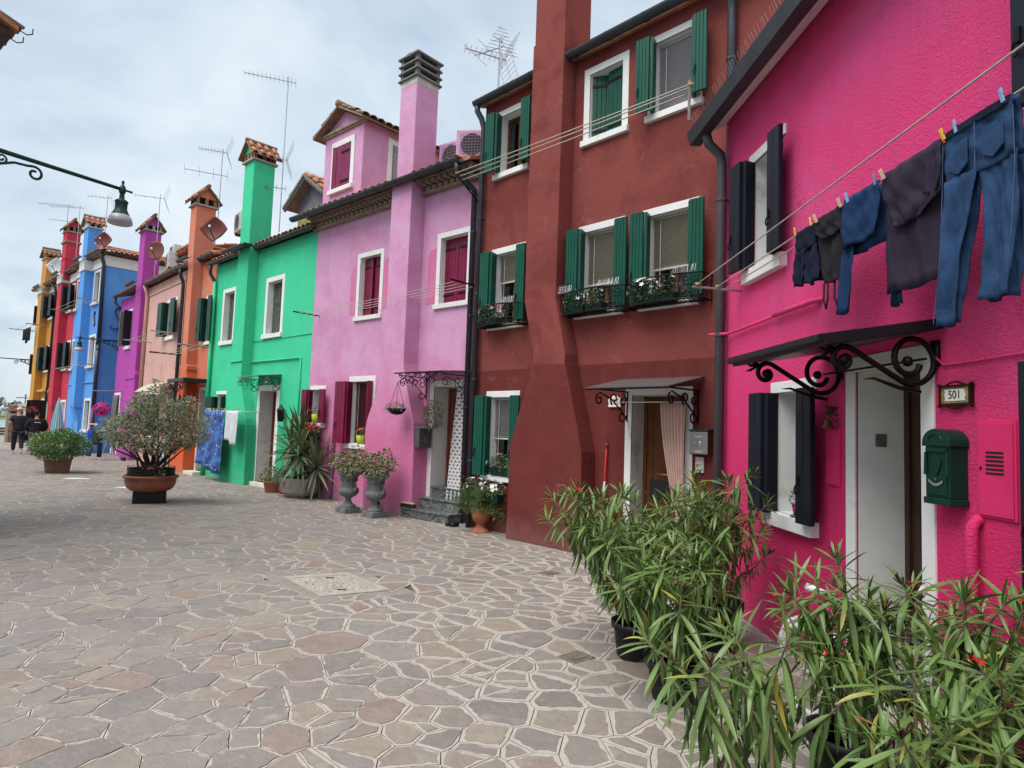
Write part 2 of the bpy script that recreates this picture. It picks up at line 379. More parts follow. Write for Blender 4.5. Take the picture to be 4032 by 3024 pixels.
while y < 27:
    xl = -.86*y-.9; xr = interp(RB, y)+.35; i0 = int(math.floor(xl/CELL)); 
    for i in range(i0, int(xr/CELL)+2):
        for m in range(rs.choices((0, 1, 2, 3), (.34, .42, .19, .05))[0]):
            sx = (i+rs.uniform(0, 1))*CELL; sy = y+rs.uniform(-.5, .5)*CELL*.92
            k = (i, row, m); seeds[k] = (sx, sy, 0); order.append(k)
    y += CELL*.92; row += 1
def jag(poly, amp, seg=.06):
    out = []; n = len(poly)
    for i in range(n):
        a = poly[i]; b = poly[(i+1) % n]; l = math.hypot(b[0]-a[0], b[1]-a[1]); m = max(1, min(8, int(l/seg)))
        for j in range(m):
            t = j/m; q = (a[0]+(b[0]-a[0])*t, a[1]+(b[1]-a[1])*t)
            out.append((q[0]+rs.uniform(-amp, amp), q[1]+rs.uniform(-amp, amp)))
    return out
stones = []; mor = MB()
for k in order:
    x0, y0, w0 = seeds[k]; poly = [(x0-.6, y0-.6), (x0+.6, y0-.6), (x0+.6, y0+.6), (x0-.6, y0+.6)]
    for dj in (0, -1, 1, -2, 2, -3, 3):
        for di in (0, -1, 1, -2, 2, -3, 3):
            for m in range(3):
                q = seeds.get((k[0]+di, k[1]+dj, m))
                if not q or (di == 0 and dj == 0 and m == k[2]): continue
                ex, ey = q[0]-x0, q[1]-y0; l = math.hypot(ex, ey)
                if l < .02: continue
                poly = clip(poly, ex/l, ey/l, (ex*x0+ey*y0)/l+l/2)
                if len(poly) < 3: break
            if len(poly) < 3: break
        if len(poly) < 3: break
    if len(poly) < 3: continue
    cx = sum(p[0] for p in poly)/len(poly); cy = sum(p[1] for p in poly)/len(poly)
    if in_poly((cx, cy), SLAB, .1) or in_poly((cx, cy), SLAB[::-1], .1): continue
    pm = inset(poly, .0028)
    wj = mnoise.noise((cx*.35, cy*.35, 3.3)); rp = max(0, min(1, (cx+3.2+.8*wj)/3.4))     # the right half was repointed with wide joints
    ps = inset(poly, [max(.0055, .0125+.0065*rp+.009*wj+rs.uniform(-.003, .005+.008*rp)) for _ in poly])
    if len(pm) < 3: continue
    mor.add([(p[0], p[1], rs.uniform(-.0012, .0012)) for p in pm], [tuple(range(len(pm)))])
    mor.add([(p[0], p[1], z) for z in (-.016, .0) for p in pm], [(i, (i+1) % len(pm), (i+1) % len(pm)+len(pm), i+len(pm)) for i in range(len(pm))])
    if len(ps) < 3: continue
    area = abs(sum(ps[i][0]*ps[(i+1) % len(ps)][1]-ps[(i+1) % len(ps)][0]*ps[i][1] for i in range(len(ps))))/2
    if area < .004: continue
    q = jag(ps, .0105 if cy < 7 else .007 if cy < 14 else .002, .036 if cy < 6 else .055 if cy < 9 else .14)
    tx, ty, tz = rs.uniform(-.006, .006), rs.uniform(-.006, .006), rs.uniform(.0022, .0045)
    stones.append((math.hypot(cx, cy-1)+.0*cx, cx, cy, q, tx, ty, tz))
def stone_geo(mb, st, ox=0, oy=0):
    _, cx, cy, q, tx, ty, tz = st; n = len(q)
    top = [(cx+(p[0]-cx)*.985-ox, cy+(p[1]-cy)*.985-oy, tz+(p[0]-cx)*tx+(p[1]-cy)*ty) for p in q]
    bot = [(p[0]-ox, p[1]-oy, -.003) for p in q]
    mb.add(top+bot+[(cx-ox, cy-oy, tz+.0006)], [(i, (i+1) % n, 2*n) for i in range(n)]+[(i+n, (i+1) % n+n, (i+1) % n, i) for i in range(n)])
def inview(x, y): return abs(x)/max(y, .1) < .85 and y > 2.05 and not (x > .75 and y < 4.2)
near = sorted([s for s in stones if inview(s[1], s[2])], key=lambda s: s[0])[:300]
nid = {id(s) for s in near}; rest = MB()
for s in stones:
    if id(s) in nid:
        mb = MB(); stone_geo(mb, s, s[1], s[2]); mb.build('paving_stone', porph, ground, loc=(s[1], s[2], 0))
    else: stone_geo(rest, s)
stuff(rest.build('paving_stones', porph, ground)); stuff(mor.build('mortar', mortar, ground))
# concrete access cover set in the paving
cv = thing('access_cover', 'square pebbled concrete cover with pale kerb set in the paving', 'manhole cover', (-1.74, 6.64, 0))
mr = MB(); mr.prismz([((p[0]+1.74)*1.5-1.74, (p[1]-6.64)*1.5+6.64) for p in SLAB], -.012, -.0035); mr.build('mortar_bed', M('cover_bed', (.25, .23, .205), .95, var=.2, vs=6, bp=.004), ground, fix=True)
fr = MB()
sl = [(p[0]+1.74, p[1]-6.64) for p in SLAB]; si = [(p[0]*.78, p[1]*.78) for p in sl]
for i in range(4): fr.prismz([sl[i], sl[(i+1) % 4], si[(i+1) % 4], si[i]], -.01, .006+.0005*i)
fr.build('kerb', M('cover_kerb', (.36, .33, .28), .9, var=.15, bp=.003), cv, fix=True)
def pebble():
    m, t, b, o = nodes('pebble_concrete'); v = objco(t)
    vo = t.nodes.new('ShaderNodeTexVoronoi'); vo.inputs['Scale'].default_value = 55; t.links.new(v, vo.inputs['Vector'])
    sp = t.nodes.new('ShaderNodeSeparateColor'); t.links.new(vo.outputs['Color'], sp.inputs[0])
    t.links.new(mixc(t, sp.outputs[0], (.20, .17, .14), (.52, .48, .42)), b.inputs['Base Color']); b.inputs['Roughness'].default_value = .85
    bump(t, b, vo.outputs['Distance'], .01); return m
pb = MB(); pb.prismz([(p[0]*.765, p[1]*.765) for p in sl], -.01, .004); pb.build('panel', pebble(), cv, fix=True)
for sx, sy in ((-.12, .22), (.13, -.24)):
    h = MB(); h.box(sx-.04, sy-.012, .003, sx+.04, sy+.012, .009); h.build('lifting_slot', iron, cv)
for nm, lb, x, y in (('drain_cover', 'small rusty drain cover near the dark red house', .51, 7.46), ('drain_cover', 'small rusty drain cover beside the oleander pots', .54, 4.76)):
    d = MB(); d.box(-.07, -.05, .001, .07, .05, .012); d.box(-.11, -.09, -.01, .11, .09, .007)
    o = d.build(nm, M('rusty_iron', (.17, .145, .12), .8, .2, var=.3, vs=20), loc=(x, y, 0), rz=.7); tag(o, lb, 'drain cover')
# old straight trench line and two white slabs let into the paving
tr_ = MB(); A, B_ = Vector((-5.4, 4.2)), Vector((-8.6, 9.6)); dd = (B_-A).normalized(); nn = Vector((-dd.y, dd.x))*.03
tr_.prismz([tuple(A-nn), tuple(B_-nn), tuple(B_+nn), tuple(A+nn)], -.01, .0062); structure(tr_.build('trench_joint', M('trench_mortar', (.30, .24, .20), .95, var=.2, vs=8, bp=.004), ground, fix=True))
for x_, y_, s_ in ((-10.9, 16.2, .34), (-8.55, 14.6, .38)):
    w_ = MB(); w_.prismz([(x_-s_, y_-.08), (x_+s_*.2, y_-.17), (x_+s_, y_+.03), (x_+s_*.3, y_+.16), (x_-s_*.7, y_+.14)], -.005, .0085); w_.build('white_slab', M('white_marble', (.6, .58, .54), .6, var=.1), ground, fix=True)
# fallen petals and leaf litter, too many and too small to count
lit = MB(); rl = random.Random(5)
for i in range(150):
    yy = rl.uniform(4, 17); xx = rl.uniform(-.7*yy, interp(RB, yy)-.1)
    if rl.random() < .7: xx = interp(RB, yy)-abs(rl.gauss(.3, .7))-.1
    a = rl.uniform(0, 6.3); s = rl.uniform(.008, .022)
    lit.add([(xx+s*math.cos(a+k*2.1)*(1.6 if k == 0 else 1), yy+s*math.sin(a+k*2.1), .0125+.005*(k == 0)) for k in range(3)], [(0, 1, 2)])
o = stuff(lit.build('leaf_litter', leafmat('litter', (.45, .3, .16), (.5, .45, .42), ((.4, .06, .06), .85), .8, 0)))
tag(o, 'dry leaves and petals scattered over the paving', 'litter')
# ------------------------------------------------------------------ house kit (local x along the front, y into the house, z up)
tile_m = M('roof_tile', (.40, .17, .10), .85, var=.35, vs=7, bp=.002, dirt=((.17, .14, .11), 5, .55))
tile_old = M('roof_tile_old', (.25, .15, .10), .9, var=.35, vs=9, bp=.002, dirt=((.14, .13, .10), 6, .5))
def tile_mesh(mat, L=.42, r0=.098, r1=.078, t=.013):
    b = MB(); n = 6; rings = []
    for (y, r) in ((0, r0), (L, r1)):
        for rr in (r, r-t):
            rings.append([(rr*math.cos(math.pi*j/n), y, rr*math.sin(math.pi*j/n)*.8) for j in range(n+1)])
    vs = [p for q in rings for p in q]; k = n+1; fs = []
    for j in range(n):
        fs += [(j, j+1, 2*k+j+1, 2*k+j), (k+j+1, k+j, 3*k+j, 3*k+j+1), (j+1, j, k+j, k+j+1), (2*k+j, 2*k+j+1, 3*k+j+1, 3*k+j)]
    fs += [(0, 2*k, 3*k, k), (n, k+n, 3*k+n, 2*k+n)]
    b.add(vs, fs); return b.mesh('roof_tile', mat, True)
TILE = tile_mesh(tile_m); TILE_OLD = tile_mesh(tile_old); TILE_S = tile_mesh(tile_m, .30, .072, .058, .012); TILE_SO = tile_mesh(tile_old, .30, .072, .058, .012)
def put(name, me, parent, M4):
    o = bpy.data.objects.new(name, me); col.objects.link(o); o.parent = parent; o.matrix_local = M4; return o
rt = random.Random(3)
def tiled(parent, me, origin, along, down_up, n, rows, pitch, step, jitter=.012):
    """rows of barrel tiles; origin at the eave, along = unit vector of the eave, down_up = unit vector up the slope"""
    a = Vector(along).normalized(); d = Vector(down_up).normalized(); nz = a.cross(d)
    if nz.z < 0: nz = -nz; 
    R3 = Matrix((a, d, nz)).transposed().to_4x4()
    for r in range(rows):
        for i in range(n):
            p = Vector(origin)+a*(pitch*(i+.5)+rt.uniform(-jitter, jitter))+d*(step*r+rt.uniform(-jitter, jitter))+nz*(.012*(r % 2)+rt.uniform(0, .006))
            put('roof_tile', me, parent, Matrix.Translation(p) @ R3 @ Matrix.Rotation(rt.uniform(-.03, .03), 4, 'Z') @ Matrix.Rotation(-.03, 4, 'X'))
GUT = [(0+.075*math.cos(rad(a)), .075*math.sin(rad(a))) for a in range(180, 361, 20)]
GUT = GUT+[(x*.9, z*.9) for x, z in reversed(GUT)]
class House:
    def __init__(s, name, label, O, th, u0, u1, ztop, depth, mat, group=None):
        d = Vector((-math.sin(rad(th)), -math.cos(rad(th)))); s.rz = math.atan2(d.y, d.x); s.O = O
        s.e = thing(name, label, 'house', (O[0], O[1], 0), s.rz, group)
        s.u0, s.u1, s.zt, s.dep, s.mat, s.holes = u0, u1, ztop, depth, mat, []
    def W(s, u, y, z):        # local to world
        c, n = math.cos(s.rz), math.sin(s.rz); return (s.O[0]+u*c-y*n, s.O[1]+u*n+y*c, z)
    def wall(s, thick=.3):
        us = sorted({s.u0, s.u1, *[h[0] for h in s.holes], *[h[1] for h in s.holes]})
        zs = sorted({-.3, s.zt, *[h[2] for h in s.holes], *[h[3] for h in s.holes]})
        b = MB()
        inh = lambda u, z: any(h[0] < u < h[1] and h[2] < z < h[3] for h in s.holes)
        for a, c in zip(us, us[1:]):
            for e, f in zip(zs, zs[1:]):
                if not inh((a+c)/2, (e+f)/2): b.add([(a,0,e),(c,0,e),(c,0,f),(a,0,f)], [(0,1,2,3)])
        for u0, u1, z0, z1 in s.holes:
            b.add([(u0,0,z0),(u1,0,z0),(u1,0,z1),(u0,0,z1),(u0,thick,z0),(u1,thick,z0),(u1,thick,z1),(u0,thick,z1)],
                  [(0,4,5,1),(1,5,6,2),(2,6,7,3),(3,7,4,0)])
        D = s.dep
        b.add([(s.u0,0,-.3),(s.u1,0,-.3),(s.u1,D,-.3),(s.u0,D,-.3),(s.u0,0,s.zt),(s.u1,0,s.zt),(s.u1,D,s.zt),(s.u0,D,s.zt)],
              [(1,2,6,5),(2,3,7,6),(3,0,4,7),(4,5,6,7)])
        s.wallobj = b.build('wall', s.mat, s.e)
        r = MB(); r.box(s.u0+.05, thick+.5, 0, s.u1-.05, thick+.55, s.zt-.05); r.build('dark_backing', room, s.e)  # near-black sheet behind the windows paints in the dimness of unlit rooms
    def window(s, u0, u1, z0, z1, w=.1, sill=.09, fill='glass', mat=None, fmat=None, rev=.2, top_only=False, sm=None, sproj=.06, **kw):
        mat = mat or white; a, c, e, f = u0+w, u1-w, z0+sill, z1-w
        s.holes.append((a, c, e, f)); p = .012
        b = MB()
        if not top_only:
            b.box(u0, -p, e, a, .02, f); b.box(c, -p, e, u1, .02, f)
        b.box(u0, -p-.001, f, u1, .02, z1)
        b.box(a-.01, .012, e, a+.004, rev+.08, f); b.box(c-.004, .012, e, c+.01, rev+.08, f)
        b.box(a, .012, f-.004, c, rev+.08, f+.01); b.box(a, .012, e-.01, c, rev+.08, e+.004)
        wo = b.build('window', mat, s.e, bevel=.004)
        q = MB(); q.box(u0-.02, -sproj, z0, u1+.02, .03, e); q.build('sill', sm or mat, wo, bevel=.006)
        if fill == 'glass':
            fm = fmat or wood_br; y = rev-.04; t = .045
            g = MB()
            for x0, x1 in ((a, a+t), (c-t, c), ((a+c)/2-t*.7, (a+c)/2+t*.7)): g.box(x0, y, e, x1, y+.04, f)
            g.box(a+t, y+.002, f-t, c-t, y+.038, f); g.box(a+t, y+.002, e, c-t, y+.038, e+t)
            g.build('casement', fm, wo, bevel=.004)
            for x0, x1 in ((a+t, (a+c)/2-t*.7), ((a+c)/2+t*.7, c-t)):
                g = MB(); g.box(x0, y+.016, e+t, x1, y+.022, f-t); g.build('pane', glass, wo)
            if kw.get('curtain'):
                x0, x1 = kw['curtain']
                cu = MB(); cu.grid(lambda i, j: (a+(c-a)*(x0+(x1-x0)*i), y+.09+.015*math.sin(i*38)+.008*math.sin(i*71), e+.02+(f-e-.04)*j), 40, 1)
                cu.build('curtain', M('net_curtain', (.42, .43, .44), .9), wo, smooth=True)
            bl = kw.get('blind')
            if bl:
                bm_, frac, pitch = bl; yb = y-.05
                n = int((f-e)*frac/pitch); zc = f-.05
                hb = MB(); hb.box(a+.01, yb-.02, f-.045, c-.01, yb+.02, f-.008); hb.build('blind_box', bm_, wo)
                sl = MB(); sl.obox((0, 0, 0), ((c-a)/2-.012, 0, 0), (0, .012, -.010), (0, .0006, .0008)); me = sl.mesh('blind_slat', bm_)
                for i in range(n): put('blind_slat', me, wo, Matrix.Translation(((a+c)/2, yb, zc-pitch*(i+.5))))
                rb = MB(); rb.box(a+.012, yb-.014, zc-pitch*n-.028, c-.012, yb+.014, zc-pitch*n-.006); rb.build('bottom_rail', M('blind_rail', (.55, .52, .45), .5), wo)
                cd_ = MB(); cd_.tube([(a+.12, yb-.02, f-.05), (a+.12, yb-.02, f-.75*(f-e))], .003, 5); cd_.build('blind_cord', white, wo)
        elif fill == 'dark':
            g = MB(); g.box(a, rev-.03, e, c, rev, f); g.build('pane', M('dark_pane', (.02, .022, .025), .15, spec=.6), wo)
        return wo
    def leaf(s, p0, p1, z0, z1, mat, n=4, t=.03, latch=False, hinge=False):
        """one shutter leaf: two back battens carry the planks"""
        a = Vector(p0); b = Vector(p1); d = b-a; nn = Vector((-d.y, d.x)).normalized()
        bt = MB(); o = nn*(t*.5+.004); bt.slab(tuple(a+d*.01+o), tuple(b-d*.01+o), z0+.004, z1-.004, .008)
        sh = bt.build('shutter', mat, s.e)
        for i in range(n):
            q0 = a+d*(i/n)+d.normalized()*.0025; q1 = a+d*((i+1)/n)-d.normalized()*.0025
            k = MB(); k.slab(tuple(q0), tuple(q1), z0, z1, t); k.build('plank', mat, sh, bevel=.004)
        if latch:
            m_ = a+d*.22-nn*(t*.5+.006); zz = z0+.3*(z1-z0); k = MB()
            k.slab(tuple(m_-d.normalized()*.012), tuple(m_+d.normalized()*.012), zz-.02, zz+.05, .012)
            P = spiral(0, 0, .022, .008, 90, 380, 10)
            k.tube([(m_.x+d.normalized().x*x-nn.x*.012, m_.y+d.normalized().y*x-nn.y*.012, zz-.06+y*1.8) for x, y in P], .006, 5)
            k.build('latch', iron, sh)
        if hinge:
            for zz in (z0+.14*(z1-z0), z0+.84*(z1-z0)):
                q = a-nn*(t*.5+.004); k = MB(); k.slab(tuple(q+d*.0), tuple(q+d*.8), zz-.022, zz+.022, .007); k.build('strap_hinge', iron, sh)
        return sh
    def bifold(s, a, c, z0, z1, mat, n=4, b=.16, w=.24, sides='LR', n2=3, latch=True):
        w = min(w, max(.2, w))
        """folding pairs: the inner leaf stands out from the jamb, the outer one folds back along the wall"""
        if 'L' in sides:
            s.leaf((a, -.01), (a+.045, -b), z0, z1, mat, n2)
            s.leaf((a+.03-w, -b-.035), (a+.03, -b-.02), z0, z1, mat, n, latch=latch)
        if 'R' in sides:
            s.leaf((c, -.01), (c+.045, -b), z0, z1, mat, n2)
            s.leaf((c+.06, -b-.02), (c+.06+w*.95, -b-.01), z0, z1, mat, n, latch=latch)
    def closed(s, a, c, z0, z1, mat, n=4, y=.1, ajar=0, hinge=True):
        m = (a+c)/2
        s.leaf((a+.005, y), (m-.004, y+ajar), z0+.006, z1-.006, mat, n, hinge=hinge)
        sh = s.leaf((m+.004, y), (c-.005, y), z0+.006, z1-.006, mat, n)
        if hinge:
            for zz in (z0+.15*(z1-z0), z0+.84*(z1-z0)): k = MB(); k.box(m+.1*(c-m), y-.024, zz-.022, c-.01, y-.015, zz+.022); k.build('strap_hinge', iron, sh)
    def door(s, u0, u1, z1, w=.12, z0=0, rev=.3, leaf=None, mat=None, smat=None, split=1.0, panel=True, revmat=None):
        """stone surround, plastered reveal and a panelled leaf; split < 1 shows only part of the opening as leaf"""
        mat = mat or white; a, c, f = u0+w, u1-w, z1-w; s.holes.append((a, c, z0, f))
        b = MB(); b.box(u0, -.014, z0, a, .02, f); b.box(c, -.014, z0, u1, .02, f); b.box(u0, -.015, f, u1, .02, z1)
        do = b.build('door_surround', mat, s.e, bevel=.004)
        r = MB(); r.box(a-.01, .013, z0, a+.004, rev+.3, f); r.box(c-.004, .013, z0, c+.01, rev+.3, f); r.box(a, .013, f-.004, c, rev+.3, f+.01)
        r.build('reveal', revmat or mat, do)
        d0 = MB(); y = rev
        d0.box(a+.004, y, z0, a+.05, y+.07, f); d0.box(c-.05, y, z0, c-.004, y+.07, f); d0.box(a+.05, y+.001, f-.06, c-.05, y+.069, f)
        d0.build('door_frame', leaf or wood_br, do, bevel=.004)
        d1 = MB(); d1.box(a+.05, y+.02, z0+.02, c-.05, y+.06, f-.06)
        if panel:
            for p0, p1 in ((.08, .34), (.42, .92)):
                H = f-.06-z0; za, zb = z0+p0*H, z0+p1*H; x0, x1 = a+.12, c-.12
                for bx in ((x0, za, x1, za+.03), (x0, zb-.03, x1, zb), (x0, za+.03, x0+.03, zb-.03), (x1-.03, za+.03, x1, zb-.03)): d1.box(bx[0], y+.004, bx[1], bx[2], y+.021, bx[3])
        leafo = d1.build('door', leaf or wood_br, s.e, bevel=.005)
        return do, leafo
    def gutter(s, path, z, mat=None, r=1.0, joints=True, name='gutter'):
        g = MB(); pf = [(x*r, q*r) for x, q in GUT]
        g.sweep(pf, path, z, closed=True); o = g.build(name, mat or metal_dk, s.e, smooth=False, fix=True)
        if joints:
            for p, q in zip(path, path[1:]):
                l = math.dist(p, q)
                for k in range(int(l/.62)+1):
                    t = min(.97, (k*.62+.12)/l) if l > .2 else 2
                    if t > 1: continue
                    e = (p[0]+(q[0]-p[0])*t, p[1]+(q[1]-p[1])*t); d = ((q[0]-p[0])/l*.02, (q[1]-p[1])/l*.02)
                    j = MB(); j.sweep([(x*1.07, zz*1.07) for x, zz in pf], [(e[0]-d[0], e[1]-d[1]), (e[0]+d[0], e[1]+d[1])], z-.001, closed=True); j.build('gutter_bracket', mat or metal_dk, o, fix=True)
        return o
    def downpipe(s, pts, r=.05, mat=None, clamps=()):
        g = MB(); g.tube(pts, r, 10); o = g.build('downpipe', mat or metal_dk, s.e, smooth=True)
        for (u, y, z) in clamps:
            k = MB(); k.lathe([(r*1.02, -.018), (r*1.2, -.014), (r*1.2, .014), (r*1.02, .018)], 10, (u, y, z)); k.box(u-.008, y, z-.01, u+.008, 0, z+.01); k.build('pipe_clamp', mat or metal_dk, o)
        return o
    def roof(s, ov=.3, slope=20, ridge=None, z=None, me=None, rows=1, skip=(), pitch=.2, t=.06, u0=None, u1=None, side=.05):
        z = s.zt if z is None else z; R = ridge or s.dep/2; ts = math.tan(rad(slope)); zr = z+(R+ov)*ts
        u0 = s.u0 if u0 is None else u0; u1 = s.u1 if u1 is None else u1
        b = MB(); b.prismx([(-ov, z), (R, zr), (2*R+ov, z), (2*R+ov, z+t), (R, zr+t), (-ov, z+t)], u0-side, u1+side)
        ro = b.build('roof', tile_m, s.e, fix=True)
        c, n = math.cos(rad(slope)), math.sin(rad(slope))
        segs = []; x = u0
        for a, e in sorted(skip)+[(u1, u1)]:
            if a > x: segs.append((x, a))
            x = max(x, e)
        for a, e in segs:
            k = max(1, int((e-a)/pitch)); tiled(ro, me or TILE, (a, -ov-.05, z+t-.012), (1, 0, 0), (0, c, n), k, rows, (e-a)/k, .36)
        return ro
def gable_cap(h, parent, u0, u1, y0, y1, z, mat, axis='u', hgt=.42, ov=.12, eave_t=TILE_S, open_h=.2, posts=brick_m, n=3, tri=True):
    """Venetian chimney head: slab, little brick piers with smoke gaps, tiled gable roof. axis = direction of the ridge"""
    b = MB(); b.box(u0-.04, y0-.04, z, u1+.04, y1+.04, z+.05); b.build('cap_slab', concrete if posts is brick_m else posts, parent, bevel=.006)
    za = z+.05; zb = za+open_h
    for i in range(4):
        for j in range(3):
            if 0 < i < 3 and j == 1: continue
            x = u0+.05+(u1-u0-.1)*i/3; y = y0+.05+(y1-y0-.1)*j/2
            q = MB(); q.obox((x, y, (za+zb)/2), (.042, .004, 0), (-.004, .042, 0), (0, 0, open_h/2)); q.build('brick_pier', posts, parent)
    q = MB(); q.box(u0+.13, y0+.13, za, u1-.13, y1-.13, zb); q.build('flue', room, parent)
    zr = zb+hgt*.62
    if axis == 'y':      # gable triangle faces the street
        m = (u0+u1)/2; g = MB(); g.prism([(u0, zb), (u1, zb), (m, zr-.03)], y0, y1); g.build('gable', mat, parent, fix=True)
        hw = (u1-u0)/2+ov; sl = math.atan2(zr-zb, (u1-u0)/2)
        for sg in (-1, 1):
            d = Vector((-sg*math.cos(sl), 0, math.sin(sl))); eave = Vector((m+sg*hw, y0-ov, zr-hw*math.tan(sl)))
            sb = MB(); sb.obox(eave+d*(hw/math.cos(sl)/2)+Vector((0, (y1-y0)/2+ov, -.005)), d*(hw/math.cos(sl)/2), (0, (y1-y0)/2+ov, 0), Vector((sg*math.sin(sl), 0, math.cos(sl)))*.015); sb.build('cap_roof', tile_old, parent)
            k = n; L = (y1-y0)+2*ov
            tiled(parent, eave_t, eave+Vector((0, 0, .018)), (0, 1, 0), d, k, max(1, int(hw/math.cos(sl)/.27)), L/k, .26)
        rd = MB(); rd.tube([(m, y0-ov, zr+.035), (m, y1+ov, zr+.035)], .06, 8); rd.build('ridge_tile', tile_old, parent, smooth=True)
    else:
        m = (y0+y1)/2; g = MB(); g.prismx([(y0, zb), (y1, zb), (m, zr-.03)], u0, u1); g.build('gable', mat, parent, fix=True)
        hw = (y1-y0)/2+ov; sl = math.atan2(zr-zb, (y1-y0)/2)
        for sg in (-1, 1):
            d = Vector((0, -sg*math.cos(sl), math.sin(sl))); eave = Vector((u0-ov, m+sg*hw, zr-hw*math.tan(sl)))
            sb = MB(); sb.obox(eave+d*(hw/math.cos(sl)/2)+Vector(((u1-u0)/2+ov, 0, -.005)), ((u1-u0)/2+ov, 0, 0), d*(hw/math.cos(sl)/2), Vector((0, sg*math.sin(sl), math.cos(sl)))*.015); sb.build('cap_roof', tile_old, parent)
            L = (u1-u0)+2*ov
            tiled(parent, eave_t, eave+Vector((0, 0, .018)), (1, 0, 0), d, n, max(1, int(hw/math.cos(sl)/.27)), L/n, .26)
        rd = MB(); rd.tube([(u0-ov, m, zr+.035), (u1+ov, m, zr+.035)], .06, 8); rd.build('ridge_tile', tile_old, parent, smooth=True)
def stack(h, mat, low, y0, up, name='chimney', corbel=None):
    """low: outline in (u,z) of the breast standing y0 in front of the wall; up: (u0,u1,y0,y1,z0,z1) of the shaft over the roof"""
    b = MB(); b.prism(low, y0, .03); u0, u1, ya, yb, z0, z1 = up; b.box(u0, ya, z0, u1, yb, z1)
    return b.build(name, mat, h.e, bevel=.012, fix=True)
def canopy_bracket(h, u, y1, z, parent, mat=iron, r=.008, drop=.34, out=.6, flip=False):
    """wrought iron side bracket in a plane across the wall: two scrolls, a diagonal and a wall bar"""
    f = lambda pts: [(u, -a, z+c) for a, c in pts]
    b = MB(); b.tube(f([(.015, 0), (.015, -drop*1.35)]), r*1.2, 6); b.tube(f([(0, -.01), (out, -.01)]), r, 6)
    b.tube(f([(.02, -drop*1.2), (.12, -drop*.95), (out*.5, -drop*.42), (out*.85, -.05)]), r, 6)
    b.tube(f(spiral(out*.86, -.14, .075, .02, 75, -330)), r, 6); b.tube(f(spiral(.12, -.13, .085, .02, 100, 480)), r, 6)
    b.tube(f(spiral(out*.42, -.12, .09, .02, -60, 290)), r, 6); b.tube(f(spiral(.13, -drop*1.12, .09, .02, 180, 520)), r, 6)
    return b.build('canopy_bracket', mat, parent, smooth=True)
# ------------------------------------------------------------------ dark red house, 535
GR = 'terraced houses along the street'
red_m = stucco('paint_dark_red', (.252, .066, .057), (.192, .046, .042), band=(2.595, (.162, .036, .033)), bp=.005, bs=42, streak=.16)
H = House('terraced_house', 'dark red three-storey house with green folding shutters', (-.2129, 10.3044), -44.2, -.58, 4.9, 7.25, 5, red_m, GR)
RED = H
for u0, u1, z0, z1, kw in ((-.28, .52, 5.82, 7.01, dict(curtain=(.3, 1))), (2.76, 3.57, 5.82, 7.01, dict(blind=(blind_g, .97, .034))),
                           (-.28, .52, 3.26, 4.63, dict(blind=(blind_m, .36, .027), curtain=(.5, 1))), (1.61, 2.43, 3.26, 4.63, dict(blind=(blind_m, .6, .027), curtain=(.45, 1))),
                           (2.72, 3.56, 3.26, 4.63, dict(blind=(blind_m, .55, .027), curtain=(.4, 1))), (-.28, .5, .80, 2.25, dict(blind=(blind_g, .5, .03)))):
    H.window(u0, u1, z0, z1, **kw); H.bifold(u0+.1, u1-.1, z0+.085, z1-.085, green_sh, w=.2)
H.window(1.64, 2.44, 5.82, 7.01, w=.105, fill='none'); H.leaf((1.75, .06), (1.98, .19), 5.92, 6.89, green_sh, 4, hinge=True); H.leaf((2.0, .12), (2.33, .1), 5.92, 6.9, green_sh, 4, hinge=True)
do, dl = H.door(2.51, 3.51, 2.25, .1, z0=.1, rev=.27, revmat=offwhite)
k = MB(); k.tube([(2.83, .262, 1.12), (2.86, .24, 1.12), (3.06, .24, 1.12), (3.09, .262, 1.12)], .011, 8); k.build('door_pull', M('brass', (.45, .32, .12), .35, .9), dl, smooth=True)
k = MB(); k.tube([(3.12+.05*math.cos(a*.42), .262, 1.62+.055*math.sin(a*.42)) for a in range(16)], .008, 6); k.build('door_knocker', alu, dl, smooth=True)
k = MB(); k.box(2.74, .283-.02, .80, 3.26, .283, 1.04); k.build('glazed_panel', M('dark_pane', (.02, .022, .025), .15, spec=.6), dl)
st = MB(); st.box(2.45, -.18, 0, 3.57, .3, .1); st.build('door_step', cream, H.e, bevel=.01)
stack(H, red_m, [(.59, -.2), (.60, .8), (.61, 1.42), (.80, 1.95), (1.04, 2.62), (1.04, 2.76), (.82, 3.58), (.83, 7.6), (1.47, 7.6), (1.45, 3.55), (1.66, 2.74), (1.66, 2.6), (1.85, 1.95), (2.01, 1.36), (2.04, -.2)], -.3, (.86, 1.475, -.297, .3, 7.3, 9.4))
H.gutter([(-.64, -.2), (.82, -.2)], 7.24, r=1.1); H.gutter([(1.47, -.2), (4.9, -.2)], 7.24, r=1.1)
H.roof(.10, 18, 2.5, 7.19, rows=0, u0=-.58)
H.downpipe([(-.58, -.2, 7.2), (-.58, -.2, 7.08), (-.54, -.13, 6.95), (-.52, -.09, 6.8), (-.52, -.09, .0)], .05, clamps=[(-.52, -.09, z) for z in (5.2, 3.9, 2.45, 1.1)])
H.downpipe([(4.05, -.2, 7.22), (4.05, -.2, 7.1), (4.0, -.1, 6.95), (4.0, -.08, 6.8), (4.0, -.08, 3.0)], .055, clamps=[(4.0, -.08, 6.2)])
v = MB()
v.box(1.605, -.318, .735, 1.755, -.298, .905)
for i in range(9): v.obox((1.68, -.322, .755+i*.0165), (.062, 0, 0), (0, .006, .003), (0, 0, .003))
v.build('wall_vent', M('vent_red', (.22, .06, .05), .6), H.e)
